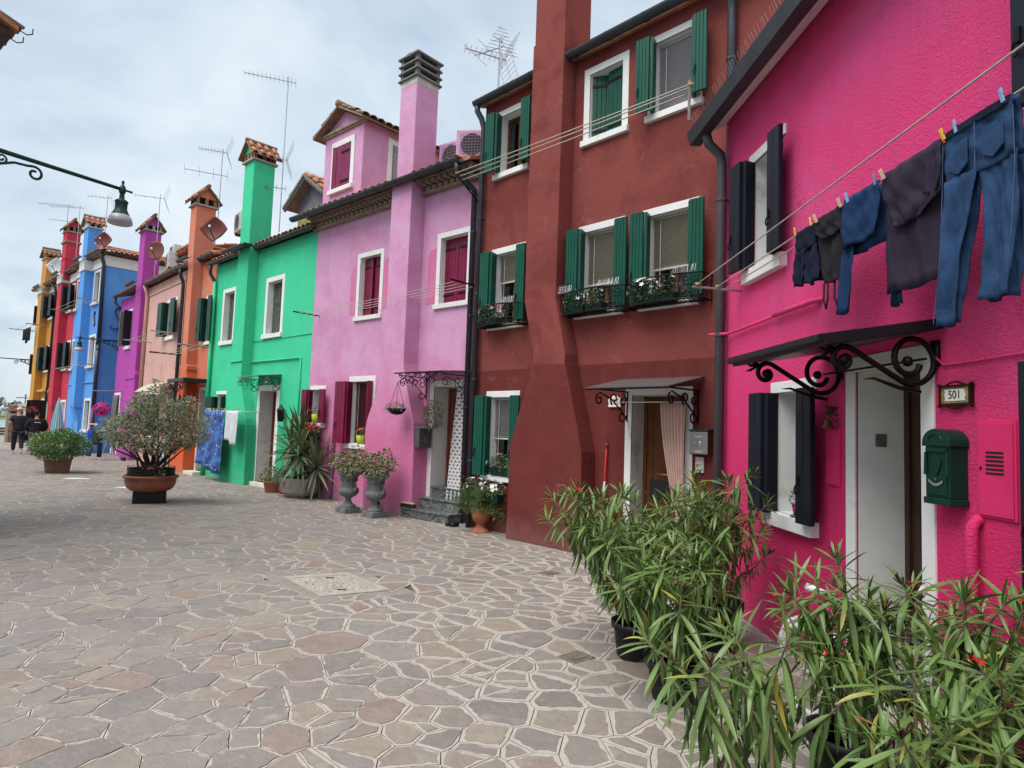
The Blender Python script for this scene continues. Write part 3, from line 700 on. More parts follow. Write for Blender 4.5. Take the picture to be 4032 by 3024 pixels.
# glass door canopy
cp = MB(); cp.obox((3.065, -.42, 2.275), (.60, 0, 0), (0, .40, .085), (0, -.002, .006))
def smoky():
    m, t, b, o = nodes('smoky_sheet'); b.inputs['Base Color'].default_value = (.2, .2, .2, 1); b.inputs['Roughness'].default_value = .25
    tr = t.nodes.new('ShaderNodeBsdfTransparent'); tr.inputs[0].default_value = (.45, .44, .43, 1); ms = t.nodes.new('ShaderNodeMixShader'); ms.inputs[0].default_value = .4
    t.links.new(b.outputs[0], ms.inputs[1]); t.links.new(tr.outputs[0], ms.inputs[2]); t.links.new(ms.outputs[0], o.inputs[0]); return m
smoke_m = smoky()
co = cp.build('canopy', smoke_m, H.e)
for u in (2.54, 3.58): canopy_bracket(H, u, 0, 2.2, co, r=.011, drop=.3, out=.72)
k = MB(); k.tube([(2.46, -.8, 2.175), (3.67, -.8, 2.175)], .01, 6); k.tube([(2.46, -.03, 2.35), (3.67, -.03, 2.35)], .01, 6); k.build('canopy_rail', iron, co)
H.wall()
# ------------------------------------------------------------------ mauve house, 531
mau_m = stucco('paint_mauve', (.67, .36, .565), (.63, .29, .48), blot=(1.5, .44, .62), bp=.006, bs=36, streak=.08, low=(1.35, (.64, .165, .335), 2.6, 1.5))
H = House('terraced_house', 'mauve house with wine red shutters, a roof dormer and tall chimney', (-3.6193, 13.6469), -48.7, -1.4, 3.95, 6.27, 5.5, mau_m, GR)
MAU = H
H.window(2.83, 3.75, 3.82, 5.26, w=.10, fill='none', sproj=.05); H.closed(2.93, 3.65, 3.91, 5.16, wine_sh, 4, .13)
H.window(.29, 1.20, 3.81, 5.27, w=.10, fill='none', sproj=.05); H.closed(.39, 1.10, 3.9, 5.17, wine_sh, 3, .13, ajar=-.05)
H.window(-1.31, -.66, 1.52, 2.46, w=.09, sill=.1, fill='dark', top_only=True); H.bifold(-1.22, -.75, 1.63, 2.37, wine_sh, 3, .13, .2, n2=2)
H.window(.21, 1.13, 1.12, 2.63, w=.11, sill=.1, blind=(M('blind_wine', (.16, .05, .06), .5), .95, .025)); H.bifold(.32, 1.02, 1.22, 2.52, wine_sh, 3, .16, .36, 'L', n2=2); H.leaf((1.03, -.01), (1.07, -.16), 1.22, 2.52, wine_sh, 2)
do, dl = H.door(2.81, 3.84, 2.48, .11, z0=.55, rev=.35, leaf=M('door_red_wood', (.17, .05, .03), .4, var=.3, vs=3)); 
H.holes[-1] = (2.92, 3.73, .0, 2.37)
k = MB(); k.box(2.81, -.014, .0, 2.92, .02, .55); k.box(3.73, -.014, .0, 3.84, .02, .55); k.box(2.905, .013, .0, 2.924, .5, .55); k.box(3.726, .013, 0, 3.74, .5, .55); k.build('surround_foot', white, do)
marb = nodes('grey_marble')
def marble():
    m, t, b, o = marb; v = objco(t, 1, 1, 1.6)
    c = mixc(t, mapr(t, noi(t, v, 5, 8, .7, 3.5), .42, .6), (.035, .042, .042), (.2, .215, .21))
    t.links.new(c, b.inputs['Base Color']); b.inputs['Roughness'].default_value = .35; return m
mb_m = marble()
for i, (ya, yb, za, zb) in enumerate(((-.42, .02, 0, .17), (-.16, .12, .17, .36), (.02, .6, .36, .55))):
    st = MB(); u0, u1 = (2.62+.1*i, 3.86-.02*i) if i < 2 else (2.93, 3.72); st.box(u0, ya, za, u1, yb, zb-.03); st.box(u0-.015*(i < 2), ya-.02, zb-.03, u1+.015*(i < 2), yb, zb); st.build('door_step', mb_m, H.e, bevel=.006)
ch = stack(H, mau_m, [(1.38, -.2), (1.345, .9), (1.33, 1.55), (1.38, 1.75), (1.62, 2.25), (1.76, 2.6), (1.81, 2.95), (1.81, 6.3), (2.41, 6.3), (2.41, 2.8), (2.45, 2.6), (2.66, 2.0), (2.77, 1.7), (2.81, 1.2), (2.83, -.2)], -.35, (1.87, 2.36, -.30, .26, 6.3, 8.30))
k = MB(); k.box(1.868, -.302, 8.29, 2.362, .262, 8.41); k.build('chimney_collar', M('old_render', (.5, .48, .44), .9, var=.2), ch)
for i in range(3):
    z = 8.41+i*.15; q = MB(); w0, w1 = .05, -.02
    for (a, b_) in (((1.87, -.3), (2.36, .26)),):
        x0, y0, x1, y1 = a[0]-w0, a[1]-w0, b_[0]+w0, b_[1]+w0; X0, Y0, X1, Y1 = a[0]-w1, a[1]-w1, b_[0]+w1, b_[1]+w1
        q.add([(x0,y0,z),(x1,y0,z),(x1,y1,z),(x0,y1,z),(X0,Y0,z+.10),(X1,Y0,z+.10),(X1,Y1,z+.10),(X0,Y1,z+.10),
               (x0,y0,z+.03),(x1,y0,z+.03),(x1,y1,z+.03),(x0,y1,z+.03)], [(0,3,2,1),(0,1,9,8),(1,2,10,9),(2,3,11,10),(3,0,8,11),(8,9,5,4),(9,10,6,5),(10,11,7,6),(11,8,4,7),(4,5,6,7)])
    q.build('chimney_louvre', M('louvre_concrete', (.16, .165, .165), .9, var=.25, vs=8), ch, bevel=.008)
    for x in (1.9, 2.33):
        for y in (-.27, .23):
            q = MB(); q.box(x-.04, y-.04, z+.06, x+.04, y+.04, z+.16); q.build('louvre_post', MATS['louvre_concrete'], ch)
q = MB(); q.box(1.95, -.22, 8.42, 2.28, .18, 8.87); q.build('flue', room, ch)
q = MB(); q.box(1.81, -.36, 8.86, 2.42, .32, 8.90); q.prism([(1.84, 8.90), (2.39, 8.90), (2.115, 8.95)], -.33, .29); q.build('chimney_lid', MATS['louvre_concrete'], ch, bevel=.008)
H.gutter([(-1.75, -.46), (3.84, -.46)], 6.33, r=1.15)
ro = H.roof(.38, 17, 2.7, 6.30, me=TILE, rows=2, skip=((1.8, 2.45), (3.8, 3.95)), pitch=.205)
# corbelled brick eave
for row, (y, z) in enumerate(((-.14, 6.12), (-.27, 6.21))):
    u = -1.38+.1*row; bm_ = MB(); bm_.box(0, 0, 0, .11, -y+.02, .07); me = bm_.mesh('eave_brick', M('eave_brick', (.26, .2, .15), .9, var=.3, vs=5, bp=.003))
    while u < 3.85:
        if not 1.72 < u < 2.45: put('eave_brick', me, ro, Matrix.Translation((u, y, z)))
        u += .165
k = MB(); k.box(-1.4, -.30, 6.285, 1.8, -.0, 6.302); k.box(2.42, -.30, 6.285, 3.95, -.0, 6.302); k.box(-1.4, -.12, 6.07, 1.8, 0.02, 6.12); k.box(2.42, -.12, 6.07, 3.95, .02, 6.12); k.build('eave_course', M('eave_brick2', (.24, .19, .15), .9, var=.3), ro)
H.downpipe([(3.76, -.46, 6.28), (3.76, -.46, 6.12), (3.80, -.2, 5.95), (3.84, -.08, 5.86), (3.84, -.07, .0)], .052, clamps=[(3.84, -.07, z) for z in (5.1, 3.6, 2.0, .8)])
# dormer
dm = MB(); dm.box(-1.385, .08, 6.4, .13, 2.6, 8.38); dm.prism([(-1.385, 8.38), (.13, 8.38), (-.63, 8.78)], .083, 2.6)
dor = dm.build('dormer', mau_m, H.e, fix=True)
b = MB()
a, c, e, f = -1.08, -.18, 6.98, 8.12
b.box(a, .06, e, a+.13, .1, f); b.box(c-.13, .06, e, c, .1, f); b.box(a, .059, f-.13, c, .1, f); b.box(a-.02, .0, e-.1, c+.02, .1, e); b.build('dormer_window_surround', white, dor, bevel=.004)
b = MB(); b.box(a+.13, .078, e, c-.13, .082, f-.13); b.build('dormer_dark_sheet', room, dor)  # flat near-black sheet paints the shade of an open recess
for x0, x1, y0 in ((a+.135, a+.22, .01), (a+.245, (a+c)/2+.05, .055), ((a+c)/2+.055, c-.135, .055)):
    b = MB(); b.slab((x0, y0), (x1, .06), e+.01, f-.14, .02); b.build('dormer_shutter_plank', wine_old, dor, bevel=.003)
for zz in (e+.14, f-.32):
    b = MB(); b.box((a+c)/2-.02, .03, zz-.02, c-.16, .042, zz+.02); b.build('dormer_hinge', iron, dor); b = MB(); b.box(a+.13, .03, zz-.03, a+.17, .045, zz+.03); b.build('dormer_hinge', iron, dor)
b = MB(); b.box(.125, .75, 7.05, .145, 1.45, 8.2); b.build('side_window_surround', white, dor, bevel=.004)
b = MB(); b.box(.14, .88, 7.18, .15, 1.34, 8.07); b.build('side_window_pane', M('frosted', (.22, .27, .29), .2, var=.2, vs=12), dor)
for y0, y1, zz in ((.88, .91, 7.18), (1.31, 1.34, 7.18)): b = MB(); b.box(.143, y0, zz, .156, y1, 8.07); b.build('side_window_frame', wood_grey, dor)
for sg in (-1, 1):
    sl = math.atan2(.40, .758); d = Vector((-sg*math.cos(sl), 0, math.sin(sl))); hw = .758+.22
    eave = Vector((-.6275+sg*hw, -.14, 8.78+.06-hw*math.tan(sl))); Ls = hw/math.cos(sl)
    b = MB(); b.obox(eave+d*Ls/2+Vector((0, 1.37, -.02)), d*Ls/2, (0, 1.37, 0), Vector((sg*math.sin(sl), 0, math.cos(sl)))*.022); b.build('dormer_roof', tile_old, dor)
    tiled(dor, TILE_OLD, eave+Vector((0, 0, .02)), (0, 1, 0), d, 13, 3, 2.74/13, .37)
b = MB(); b.tube([(-.6275, -.16, 8.885), (-.6275, 2.6, 8.885)], .08, 8); b.build('ridge_tile', tile_old, dor, smooth=True)
b = MB(); b.box(-1.52, .0, 8.33, .27, .09, 8.39); b.box(-1.48, .03, 8.29, .23, .085, 8.33); b.build('dormer_cornice', M('cornice_brick', (.3, .22, .17), .9, var=.3), dor, bevel=.006)
# fresher paint where the open shutters used to cover the wall
for u0, u1, z0, z1 in ((.06, .29, 3.95, 5.02), (1.2, 1.36, 3.98, 5.05), (2.58, 2.83, 3.93, 5.0), (3.75, 3.93, 3.95, 5.08)):
    b = MB(); b.prism([(u0, z0), (u1, z0+.02), (u1-.01, z1), (u0+.07, z1-.02), (u0+.01, z1-.12)], -.003, .01); b.build('paint_patch', MATS['paint_fresh_pink'] if 'paint_fresh_pink' in MATS else stucco('paint_fresh_pink', (.66, .19, .36), (.64, .23, .41), bp=.005, bs=36), H.e, fix=True)
# wrought iron door canopy
cp = MB(); cp.obox((3.27, -.36, 2.60), (.62, 0, 0), (0, .36, .03), (0, -.001, .008)); co = cp.build('canopy', smoke_m, H.e)
for u in (2.70, 3.82):
    canopy_bracket(H, u, 0, 2.545, co, r=.008, drop=.3, out=.66)
sc = MB()
for uc in (2.98, 3.5):
    f = lambda pts: [(uc+a, -.70, 2.46+b_) for a, b_ in pts]
    for sg in (-1, 1):
        sc.tube(f([(sg*x, z) for x, z in spiral(.13, -.02, .085, .02, 150, 520)]), .007, 6)
        sc.tube(f([(0, .1), (sg*.1, .02), (sg*.24, .09)]), .007, 6); sc.tube(f([(0, -.08), (sg*.06, .03), (sg*.24, -.05)]), .007, 6)
        sc.tube(f([(sg*x, z) for x, z in spiral(.2, .05, .05, .012, 0, 400)]), .006, 6)
sc.build('canopy_scroll', iron, co, smooth=True)
k = MB(); k.box(2.64, -.74, 2.555, 3.90, -.70, 2.575); k.build('canopy_rail', iron, co)
text_mesh('531', .105, M('bronze_digit', (.3, .2, .06), .4, .6), 'house_number', H.e, (3.33, -.02, 2.425), (rad(90), 0, 0))
H.wall()
# ------------------------------------------------------------------ green house
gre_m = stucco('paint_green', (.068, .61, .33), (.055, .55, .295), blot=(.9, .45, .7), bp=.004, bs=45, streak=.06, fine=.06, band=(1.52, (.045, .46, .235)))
H = House('terraced_house', 'emerald green house with tall green chimney and narrow white windows', (-4.66, 14.56), -47, -5.58, .02, 6.12, 5.5, gre_m, GR)
GRE = H
H.window(-2.42, -1.43, 3.71, 5.29, w=.12, sill=.11, fill='none'); H.closed(-2.30, -1.55, 3.82, 5.17, grey_sh, 3, .16, hinge=False)
H.window(-5.05, -4.18, 3.71, 5.32, w=.11, sill=.11, fill='none'); H.closed(-4.94, -4.29, 3.82, 5.21, grey_sh, 3, .16, hinge=False)
H.window(-5.08, -4.38, 1.1, 2.41, w=.09, sill=.1, fill='dark', top_only=True); H.bifold(-4.99, -4.47, 1.2, 2.25, dkgreen_sh, 3, .14, .4, 'L'); H.leaf((-4.47, -.01), (-4.43, -.14), 1.2, 2.25, dkgreen_sh, 2)
do, dl = H.door(-2.51, -1.36, 2.52, .14, z0=.1, rev=.34, leaf=M('door_red_wood', (.17, .05, .03)), revmat=offwhite)
st = MB(); st.box(-2.55, -.14, 0, -1.32, .34, .1); st.build('door_step', cream, H.e, bevel=.008)
ch = stack(H, gre_m, [(-3.86, -.2), (-3.84, 1.2), (-3.78, 1.7), (-3.64, 2.7), (-3.60, 3.1), (-3.60, 6.1), (-2.955, 6.1), (-2.955, 2.7), (-2.86, 2.4), (-2.5, 1.65), (-2.45, 1.4), (-2.40, -.2)], -.28, (-3.55, -2.98, -.278, .3, 6.1, 8.52))
gable_cap(H, ch, -3.57, -2.96, -.30, .32, 8.52, gre_m, 'y', hgt=.5, n=4)
H.gutter([(-5.68, -.2), (-3.78, -.2)], 6.15, r=1.05); H.gutter([(-3.95, -.52), (-2.72, -.52)], 6.15, r=1.0, joints=False); H.gutter([(-2.78, -.2), (.15, -.2)], 6.15, r=1.05)
k = MB(); k.box(-3.9, -.5, 6.15, -2.76, -.27, 6.20); k.build('chimney_flashing', metal_dk, ch)
ro = H.roof(.16, 18, 2.7, 6.13, rows=2, skip=((-3.85, -2.8),), pitch=.2)
H.downpipe([(-5.6, -.2, 6.1), (-5.6, -.2, 5.95), (-5.66, -.17, 5.85), (-5.62, -.09, 5.7), (-5.56, -.07, 5.6)], .05)
H.downpipe([(-5.54, -.07, 5.62), (-5.54, -.07, .0)], .05, mat=M('pipe_green', (.035, .5, .25), .5))
for P, r_ in (([(-4.25, -.02, 3.15), (-3.62, -.03, 3.15)], .018), ([(-3.62, -.30, 3.15), (-2.96, -.30, 3.15)], .018), ([(-2.94, -.03, 3.14), (-.39, -.03, 3.14), (-.39, -.03, 1.0)], .022), ([(-4.2, -.012, 3.70), (-3.6, -.012, 3.70)], .008), ([(-2.95, -.012, 3.68), (0, -.012, 3.68)], .008)):
    k = MB(); k.tube(P, r_, 6); k.build('conduit', gre_m, H.e, smooth=True)
cp = MB(); cp.obox((-1.93, -.3, 2.735), (.62, 0, 0), (0, .3, .035), (0, 0, .008)); co = cp.build('canopy', M('canopy_lead', (.22, .24, .23), .6), H.e)
for u in (-2.5, -1.37): canopy_bracket(H, u, 0, 2.68, co, r=.008, drop=.22, out=.55)
sc = MB()
for uc in (-2.25, -1.93, -1.6):
    for sg in (-1, 1): sc.tube([(uc+sg*x, -.585, 2.60+z) for x, z in spiral(.07, .0, .06, .015, 160, 500)], .006, 6)
sc.build('canopy_scroll', iron, co, smooth=True)
# timber dormer between the green roof and the mauve dormer
dm = MB(); dm.prism([(-1.75, 6.3), (-.35, 6.3), (-.35, 7.25), (-1.05, 7.72), (-1.75, 7.25)], .42, 2.4)
dor = dm.build('dormer', M('grey_board', (.16, .17, .19), .8, var=.2, vs=5), H.e, fix=True)
for i in range(6):
    b = MB(); b.box(-1.74+i*.232, .40, 6.3, -1.515+i*.232, .42, 6.98); b.build('dormer_plank', M('lichen_board', (.26, .28, .1), .9, var=.35, vs=4), dor)
for sg in (-1, 1):
    sl = math.atan2(.47, .70); d = Vector((-sg*math.cos(sl), 0, math.sin(sl))); hw = .70+.28; eave = Vector((-1.05+sg*hw, .1, 7.78-hw*math.tan(sl))); Ls = hw/math.cos(sl)
    b = MB(); b.obox(eave+d*Ls/2+Vector((0, 1.15, -.03)), d*Ls/2, (0, 1.15, 0), Vector((sg*math.sin(sl), 0, math.cos(sl)))*.03); b.build('dormer_roof', wood_grey, dor)
    b = MB(); b.obox(eave+d*Ls/2+Vector((0, .06, -.07)), d*Ls/2, (0, .025, 0), Vector((sg*math.sin(sl), 0, math.cos(sl)))*.05); b.build('bargeboard', MATS['grey_board'], dor)
    tiled(dor, TILE, eave+Vector((0, 0, .02)), (0, 1, 0), d, 11, 3, 2.3/11, .38)
H.wall()
# ------------------------------------------------------------------ orange house
org_m = stucco('paint_orange', (.70, .20, .11), (.62, .27, .19), blot=(1.0, .38, .66), bp=.003, streak=.1, low=(2.4, (.66, .115, .035), 1.2, .8))
H = House('terraced_house', 'narrow orange house with broad salmon chimney and red dish', (-8.77, 18.39), -45, -2.65, .02, 6.38, 5.5, org_m, GR)
ORG = H
H.window(-.68, .0, 3.80, 5.30, w=.09, sill=.09, fill='dark'); H.bifold(-.6, -.1, 3.9, 5.2, dkgreen_sh, 3, .16, .26)
do, dl = H.door(-.74, -.03, 2.55, .1, z0=.1, rev=.35, leaf=wood_dk, mat=offwhite, revmat=offwhite)
st = MB(); st.box(-.8, -.3, 0, 0, .35, .1); st.build('door_step', cream, H.e, bevel=.008)
ch = stack(H, org_m, [(-2.05, -.2), (-2.0, .4), (-1.82, 2.2), (-1.66, 3.0), (-1.66, 3.05), (-1.72, 3.06), (-1.72, 3.2), (-1.6, 3.22), (-1.6, 6.4), (-1.16, 6.4), (-1.16, 3.22), (-1.08, 3.2), (-1.08, 3.06), (-1.12, 3.05), (-1.0, 2.4), (-.86, .6), (-.83, -.2)], -.3, (-1.72, -1.22, -.297, .28, 6.4, 8.15))
gable_cap(H, ch, -1.74, -1.20, -.32, .30, 8.15, org_m, 'u', hgt=.55, n=3, open_h=.22)
H.gutter([(-2.7, -.2), (-1.9, -.2)], 6.45, joints=False); H.gutter([(-1.95, -.5), (-.95, -.5)], 6.48, joints=False); H.gutter([(-1.0, -.2), (.25, -.2)], 6.45)
H.roof(.15, 18, 2.7, 6.42, rows=2, skip=((-1.9, -.95),))
H.downpipe([(-2.6, -.2, 6.4), (-2.6, -.2, 6.2), (-2.64, -.1, 6.0), (-2.64, -.08, 5.9), (-2.64, -.08, 0)], .055, clamps=[(-2.64, -.08, 3.2)])
cp = MB(); cp.box(-1.28, -.75, 2.66, .1, -.04, 2.76); co = cp.build('canopy', M('canopy_black', (.02, .022, .025), .4), H.e, bevel=.01)
sc = MB()
for sg, uc in ((1, -.95), (-1, -.2)):
    sc.tube([(uc+sg*x, -.72, 2.50+z) for x, z in spiral(-.12, 0, .14, .03, 0, 400)], .014, 6); sc.tube([(uc+sg*x, -.72, 2.48+z) for x, z in spiral(.16, -.03, .15, .03, 180, -220)], .014, 6)
sc.tube([(-1.1, -.72, 2.6), (-.7, -.72, 2.36), (-.3, -.72, 2.6)], .014, 6); sc.build('canopy_scroll', iron, co, smooth=True)
H.wall()
# ------------------------------------------------------------------ pale pink and purple houses
pin_m = stucco('paint_pale_pink', (.66, .40, .36), (.60, .34, .30), bp=.003, streak=.1)
H = House('terraced_house', 'pale pink house with dark green shutters and curved door awning', (-10.64, 20.27), -43.5, -4.4, .02, 6.4, 5.5, pin_m, GR)
PIN = H
H.window(-1.9, -.75, 4.22, 5.64, w=.12, sill=.13, fill='dark', top_only=True); H.bifold(-1.78, -.87, 4.34, 5.52, dkgreen_sh, 4, .18, .45)
H.window(-3.3, -2.3, .9, 2.5, w=.1, fill='dark'); H.bifold(-3.2, -2.4, 1.0, 2.4, dkgreen_sh, 4, .18, .4)
H.door(-1.15, -.1, 2.55, .12, z0=.05, rev=.3, leaf=wood_dk, mat=cream)
k = MB(); k.box(-4.35, -.03, 6.06, 0, .01, 6.10); k.build('string_course', pin_m, H.e)
H.gutter([(-4.2, -.2), (.05, -.2)], 6.5); H.roof(.16, 17, 2.7, 6.46, rows=1)
H.downpipe([(-4.25, -.2, 6.45), (-4.3, -.1, 6.2), (-4.32, -.07, 6.0), (-4.36, -.07, 1.6)], .06, mat=M('pipe_pink', (.62, .36, .3), .6), clamps=[(-4.33, -.07, 4.7)])
aw = MB(); aw.grid(lambda i, j: (-2.1+2.1*i, -.05-.72*j, 2.78-.36*j*j), 12, 6); co = aw.build('awning', M('awning_cream', (.5, .48, .34), .5), H.e, smooth=True, solid=.01)
sc = MB()
for u in (-2.05, -.05):
    sc.tube([(u, -.05-.72*t/6, 2.775-.36*(t/6)**2-.012) for t in range(7)], .014, 6); sc.tube([(u, -a, 2.5+b_) for a, b_ in spiral(.3, 0, .2, .04, 90, 420)], .012, 6)
sc.tube([(-2.1, -.77, 2.41), (0, -.77, 2.41)], .014, 6); sc.build('awning_frame', iron, co, smooth=True)
H.wall()
pur_m = stucco('paint_purple', (.43, .075, .36), (.41, .07, .33), bp=.003, streak=.06, fine=.05)
H = House('terraced_house', 'purple house with purple chimney carrying a tall aerial', (-10.64, 20.27), -43.5, -8.7, -4.42, 6.45, 4, pur_m, GR)
PUR = H
H.window(-7.45, -6.6, 4.28, 5.9, w=.1, sill=.13, fill='dark', top_only=True); H.leaf((-7.35, -.01), (-7.28, -.3), 4.4, 5.8, wood_grey, 3); H.leaf((-6.7, -.01), (-6.66, -.3), 4.4, 5.8, black_sh, 3)
do, dl = H.door(-8.55, -7.55, 2.55, .1, z0=.05, rev=.3, leaf=wood_dk)
ch = stack(H, pur_m, [(-5.95, -.2), (-5.86, 2.95), (-5.86, 2.98), (-5.92, 3.0), (-5.92, 3.16), (-5.6, 3.3), (-5.35, 3.45), (-5.3, 6.5), (-4.5, 6.5), (-4.5, 3.3), (-4.46, 3.16), (-4.46, -.2)], -.25, (-5.27, -4.53, -.248, .3, 6.5, 8.6))
gable_cap(H, ch, -5.29, -4.51, -.27, .32, 8.6, pur_m, 'u', hgt=.62, n=3, open_h=.16, posts=concrete)
k = MB(); k.box(-5.93, -.275, 3.0, -4.45, -.2, 3.15); k.build('chimney_shoulder', pur_m, ch, bevel=.01)
H.gutter([(-8.85, -.22), (-5.5, -.22)], 6.62, copper, joints=False, r=1.1); H.gutter([(-5.65, -.5), (-4.3, -.5)], 6.62, copper, joints=False, r=1.1)
H.roof(.16, 17, 2.0, 6.58, rows=1, skip=((-5.6, -4.42),), me=TILE_OLD)
H.downpipe([(-8.75, -.22, 6.58), (-8.78, -.2, 6.35), (-8.7, -.1, 6.2), (-8.6, -.05, 6.1)], .055)
k = MB(); k.box(-8.68, -.012, 6.2, -5.3, .01, 6.235); k.build('string_course', pur_m, H.e)
# tiled dormer on the pink roof behind the air conditioner
dm = MB(); dm.box(-2.9, .6, 6.6, -1.0, 2.6, 7.25); dor = dm.build('dormer', pur_m, PIN.e)
b = MB(); b.obox((-1.95, 1.5, 7.55), (1.25, 0, -.02), (0, 1.2, 0), (0, 0, .03)); b.build('dormer_roof', tile_m, dor)
tiled(dor, TILE, (-3.2, .3, 7.36), (1, 0, 0), (0, .96, .27), 12, 4, .21, .37)
b = MB(); b.box(-1.9, .585, 6.65, -1.15, .6, 7.2); b.build('dormer_window', M('dusty_pane', (.1, .13, .14), .3), dor)
H.wall()
# ------------------------------------------------------------------ blue, crimson and ochre houses
blu_m = stucco('paint_blue', (.12, .34, .74), (.11, .31, .69), bp=.003, streak=.06, fine=.05)
cri_m = stucco('paint_crimson', (.52, .055, .09), (.49, .05, .08), bp=.003, streak=.06, fine=.05)
och_m = stucco('paint_ochre', (.56, .28, .065), (.52, .25, .06), bp=.003, streak=.08, fine=.06)
BO, BT = (-17.65, 26.90), -47.5
brown_bl = M('roller_brown', (.13, .075, .05), .6, var=.15)
def far_window(h, u0, u1, z0, z1, fill=brown_bl, n=3):
    h.window(u0, u1, z0, z1, w=.1, sill=.1, fill='none', sproj=.1, sm=offwhite); h.closed(u0+.1, u1-.1, z0+.1, z1-.1, fill, n, .14, hinge=False)
H = House('terraced_house', 'bright blue house with iron wall anchors and brown blinds', BO, BT, -4.3, .15, 8.2, 6, blu_m, GR)
BLU = H
for z0, z1 in ((6.40, 7.96), (3.62, 5.10), (.84, 2.31)): far_window(H, -1.42, -.5, z0, z1)
far_window(H, -4.2, -3.68, 6.42, 7.94, n=2); far_window(H, -4.2, -3.68, 3.62, 5.1, n=2)
ch = stack(H, blu_m, [(-2.4, 2.2), (-2.4, 8.2), (-1.7, 8.2), (-1.7, 1.9)], -.33, (-2.37, -1.69, -.32, .22, 8.2, 9.95))
gable_cap(H, ch, -2.39, -1.67, -.34, .24, 9.95, blu_m, 'y', hgt=.5, n=4, posts=M('cap_white', (.6, .62, .64), .8))
k = MB(); k.prismx([(-.12, -.2), (-.12, 1.3), (-.33, 2.0), (-.325, 2.2), (.02, 2.2), (.02, -.2)], -2.3, -1.75); k.build('chimney_foot', blu_m, ch, fix=True)
k = MB(); k.box(-4.3, -.05, 8.0, -2.42, .02, 8.45); k.box(-2.45, -.38, 8.0, -1.65, .0, 8.45); k.box(-1.68, -.05, 8.0, .15, .02, 8.45); k.box(.13, -.05, 7.99, .2, 5.9, 8.45); k.build('cornice', white, H.e, bevel=.01)
H.gutter([(-4.3, -.28), (-2.7, -.28)], 8.55, joints=False); H.gutter([(-2.75, -.55), (-1.4, -.55)], 8.58, joints=False); H.gutter([(-1.5, -.28), (.45, -.28), (.45, 5.5)], 8.55, joints=False)
H.downpipe([(.28, -.24, 8.5), (.26, -.2, 8.3), (.2, -.09, 8.0), (.2, -.07, 4.6)], .075); H.downpipe([(.2, -.07, 4.6), (.2, -.07, 1.9)], .07, clamps=[(.2, -.07, 4.4)])
H.downpipe([(.2, -.07, 1.9), (.2, -.07, 0)], .065, mat=copper)
b = MB(); b.add([(-4.3, -.35, 8.52), (.5, -.35, 8.52), (.5, 6.2, 8.52), (-4.3, 6.2, 8.52), (-2.2, 2.9, 9.45), (-4.3, 2.9, 9.45)], [(0, 1, 4, 5), (1, 2, 4), (2, 3, 5, 4), (0, 5, 3), (0, 3, 2, 1)]); ro = b.build('roof', tile_m, H.e)
tiled(ro, TILE, (.56, -.3, 8.55), (0, 1, 0), (-.944, 0, .33), 28, 4, .205, .37); tiled(ro, TILE, (-1.6, -.42, 8.55), (1, 0, 0), (0, .96, .28), 10, 1, .205, .37)
for u, y, f_ in ((-.62, -.02, 0), (1.0, .8, 1)):
    pass
k = MB(); k.tube([(-.85+x*.6, -.03, 5.75+z) for x, z in spiral(.0, .25, .16, .02, 200, -60)[::-1]]+[(-.85+x*.6, -.03, 5.75+z) for x, z in spiral(0, -.22, .16, .02, 20, -120)], .025, 6)
k.tube([(.18, .62+x, 5.75+z) for x, z in [(.26, .42), (.2, .5), (.05, .55), (-.12, .47), (-.17, .3), (-.08, .12), (.02, 0), (.08, -.15), (.05, -.32), (-.1, -.43), (-.25, -.4), (-.32, -.3)]], .025, 6)
k.build('wall_anchor', M('rust_iron', (.10, .07, .06), .7, .3), H.e, smooth=True)
k = MB(); k.tube([(-4.3, -.03, 2.95), (-2.4, -.03, 2.98)], .025, 6); k.tube([(-1.7, -.03, 3.0), (.1, -.03, 3.0)], .025, 6); k.build('cable', blu_m, H.e)
H.wall()
H = House('terraced_house', 'crimson house with corbelled chimney and black shutters', BO, BT, -7.8, -4.32, 8.15, 6, cri_m, GR)
CRI = H
for z0, z1 in ((6.46, 7.86), (3.66, 5.1)): H.window(-5.6, -4.5, z0, z1, w=.1, fill='dark', sproj=.1, sm=offwhite); H.bifold(-5.5, -4.6, z0+.1, z1-.1, black_sh, 4, .25, .42)
H.door(-5.42, -4.48, 2.26, .1, z0=.02, rev=.3, leaf=offwhite)
ch = stack(H, cri_m, [(-6.35, 2.2), (-6.35, 8.2), (-5.6, 8.2), (-5.6, 1.9)], -.33, (-6.15, -5.42, -.32, .24, 8.1, 10.45))
k = MB(); k.prismx([(-.15, -.2), (-.15, 1.3), (-.33, 2.0), (-.325, 2.2), (.02, 2.2), (.02, -.2)], -6.3, -5.65); k.build('chimney_foot', cri_m, ch, fix=True)
k = MB(); k.box(-6.21, -.38, 9.92, -5.36, .3, 10.02); k.build('chimney_band', brick_m, ch, bevel=.01)
k = MB(); k.box(-6.17, -.34, 9.1, -5.40, .26, 9.13); k.build('chimney_seam', cri_m, ch)
gable_cap(H, ch, -6.17, -5.40, -.34, .26, 10.45, cri_m, 'u', hgt=.6, n=3, open_h=.22)
k = MB(); k.box(-7.8, -.05, 7.95, -6.36, .02, 8.35); k.box(-6.4, -.38, 7.95, -5.55, 0, 8.35); k.box(-5.58, -.05, 7.95, -4.32, .02, 8.35); k.build('cornice', white, H.e, bevel=.01)
H.gutter([(-7.8, -.28), (-6.6, -.28)], 8.45, joints=False); H.gutter([(-6.7, -.55), (-5.3, -.55)], 8.45, joints=False); H.gutter([(-5.4, -.28), (-4.32, -.28)], 8.45, joints=False)
H.roof(.24, 17, 3, 8.38, rows=1, me=TILE_OLD, skip=((-6.6, -5.3),)); H.wall()
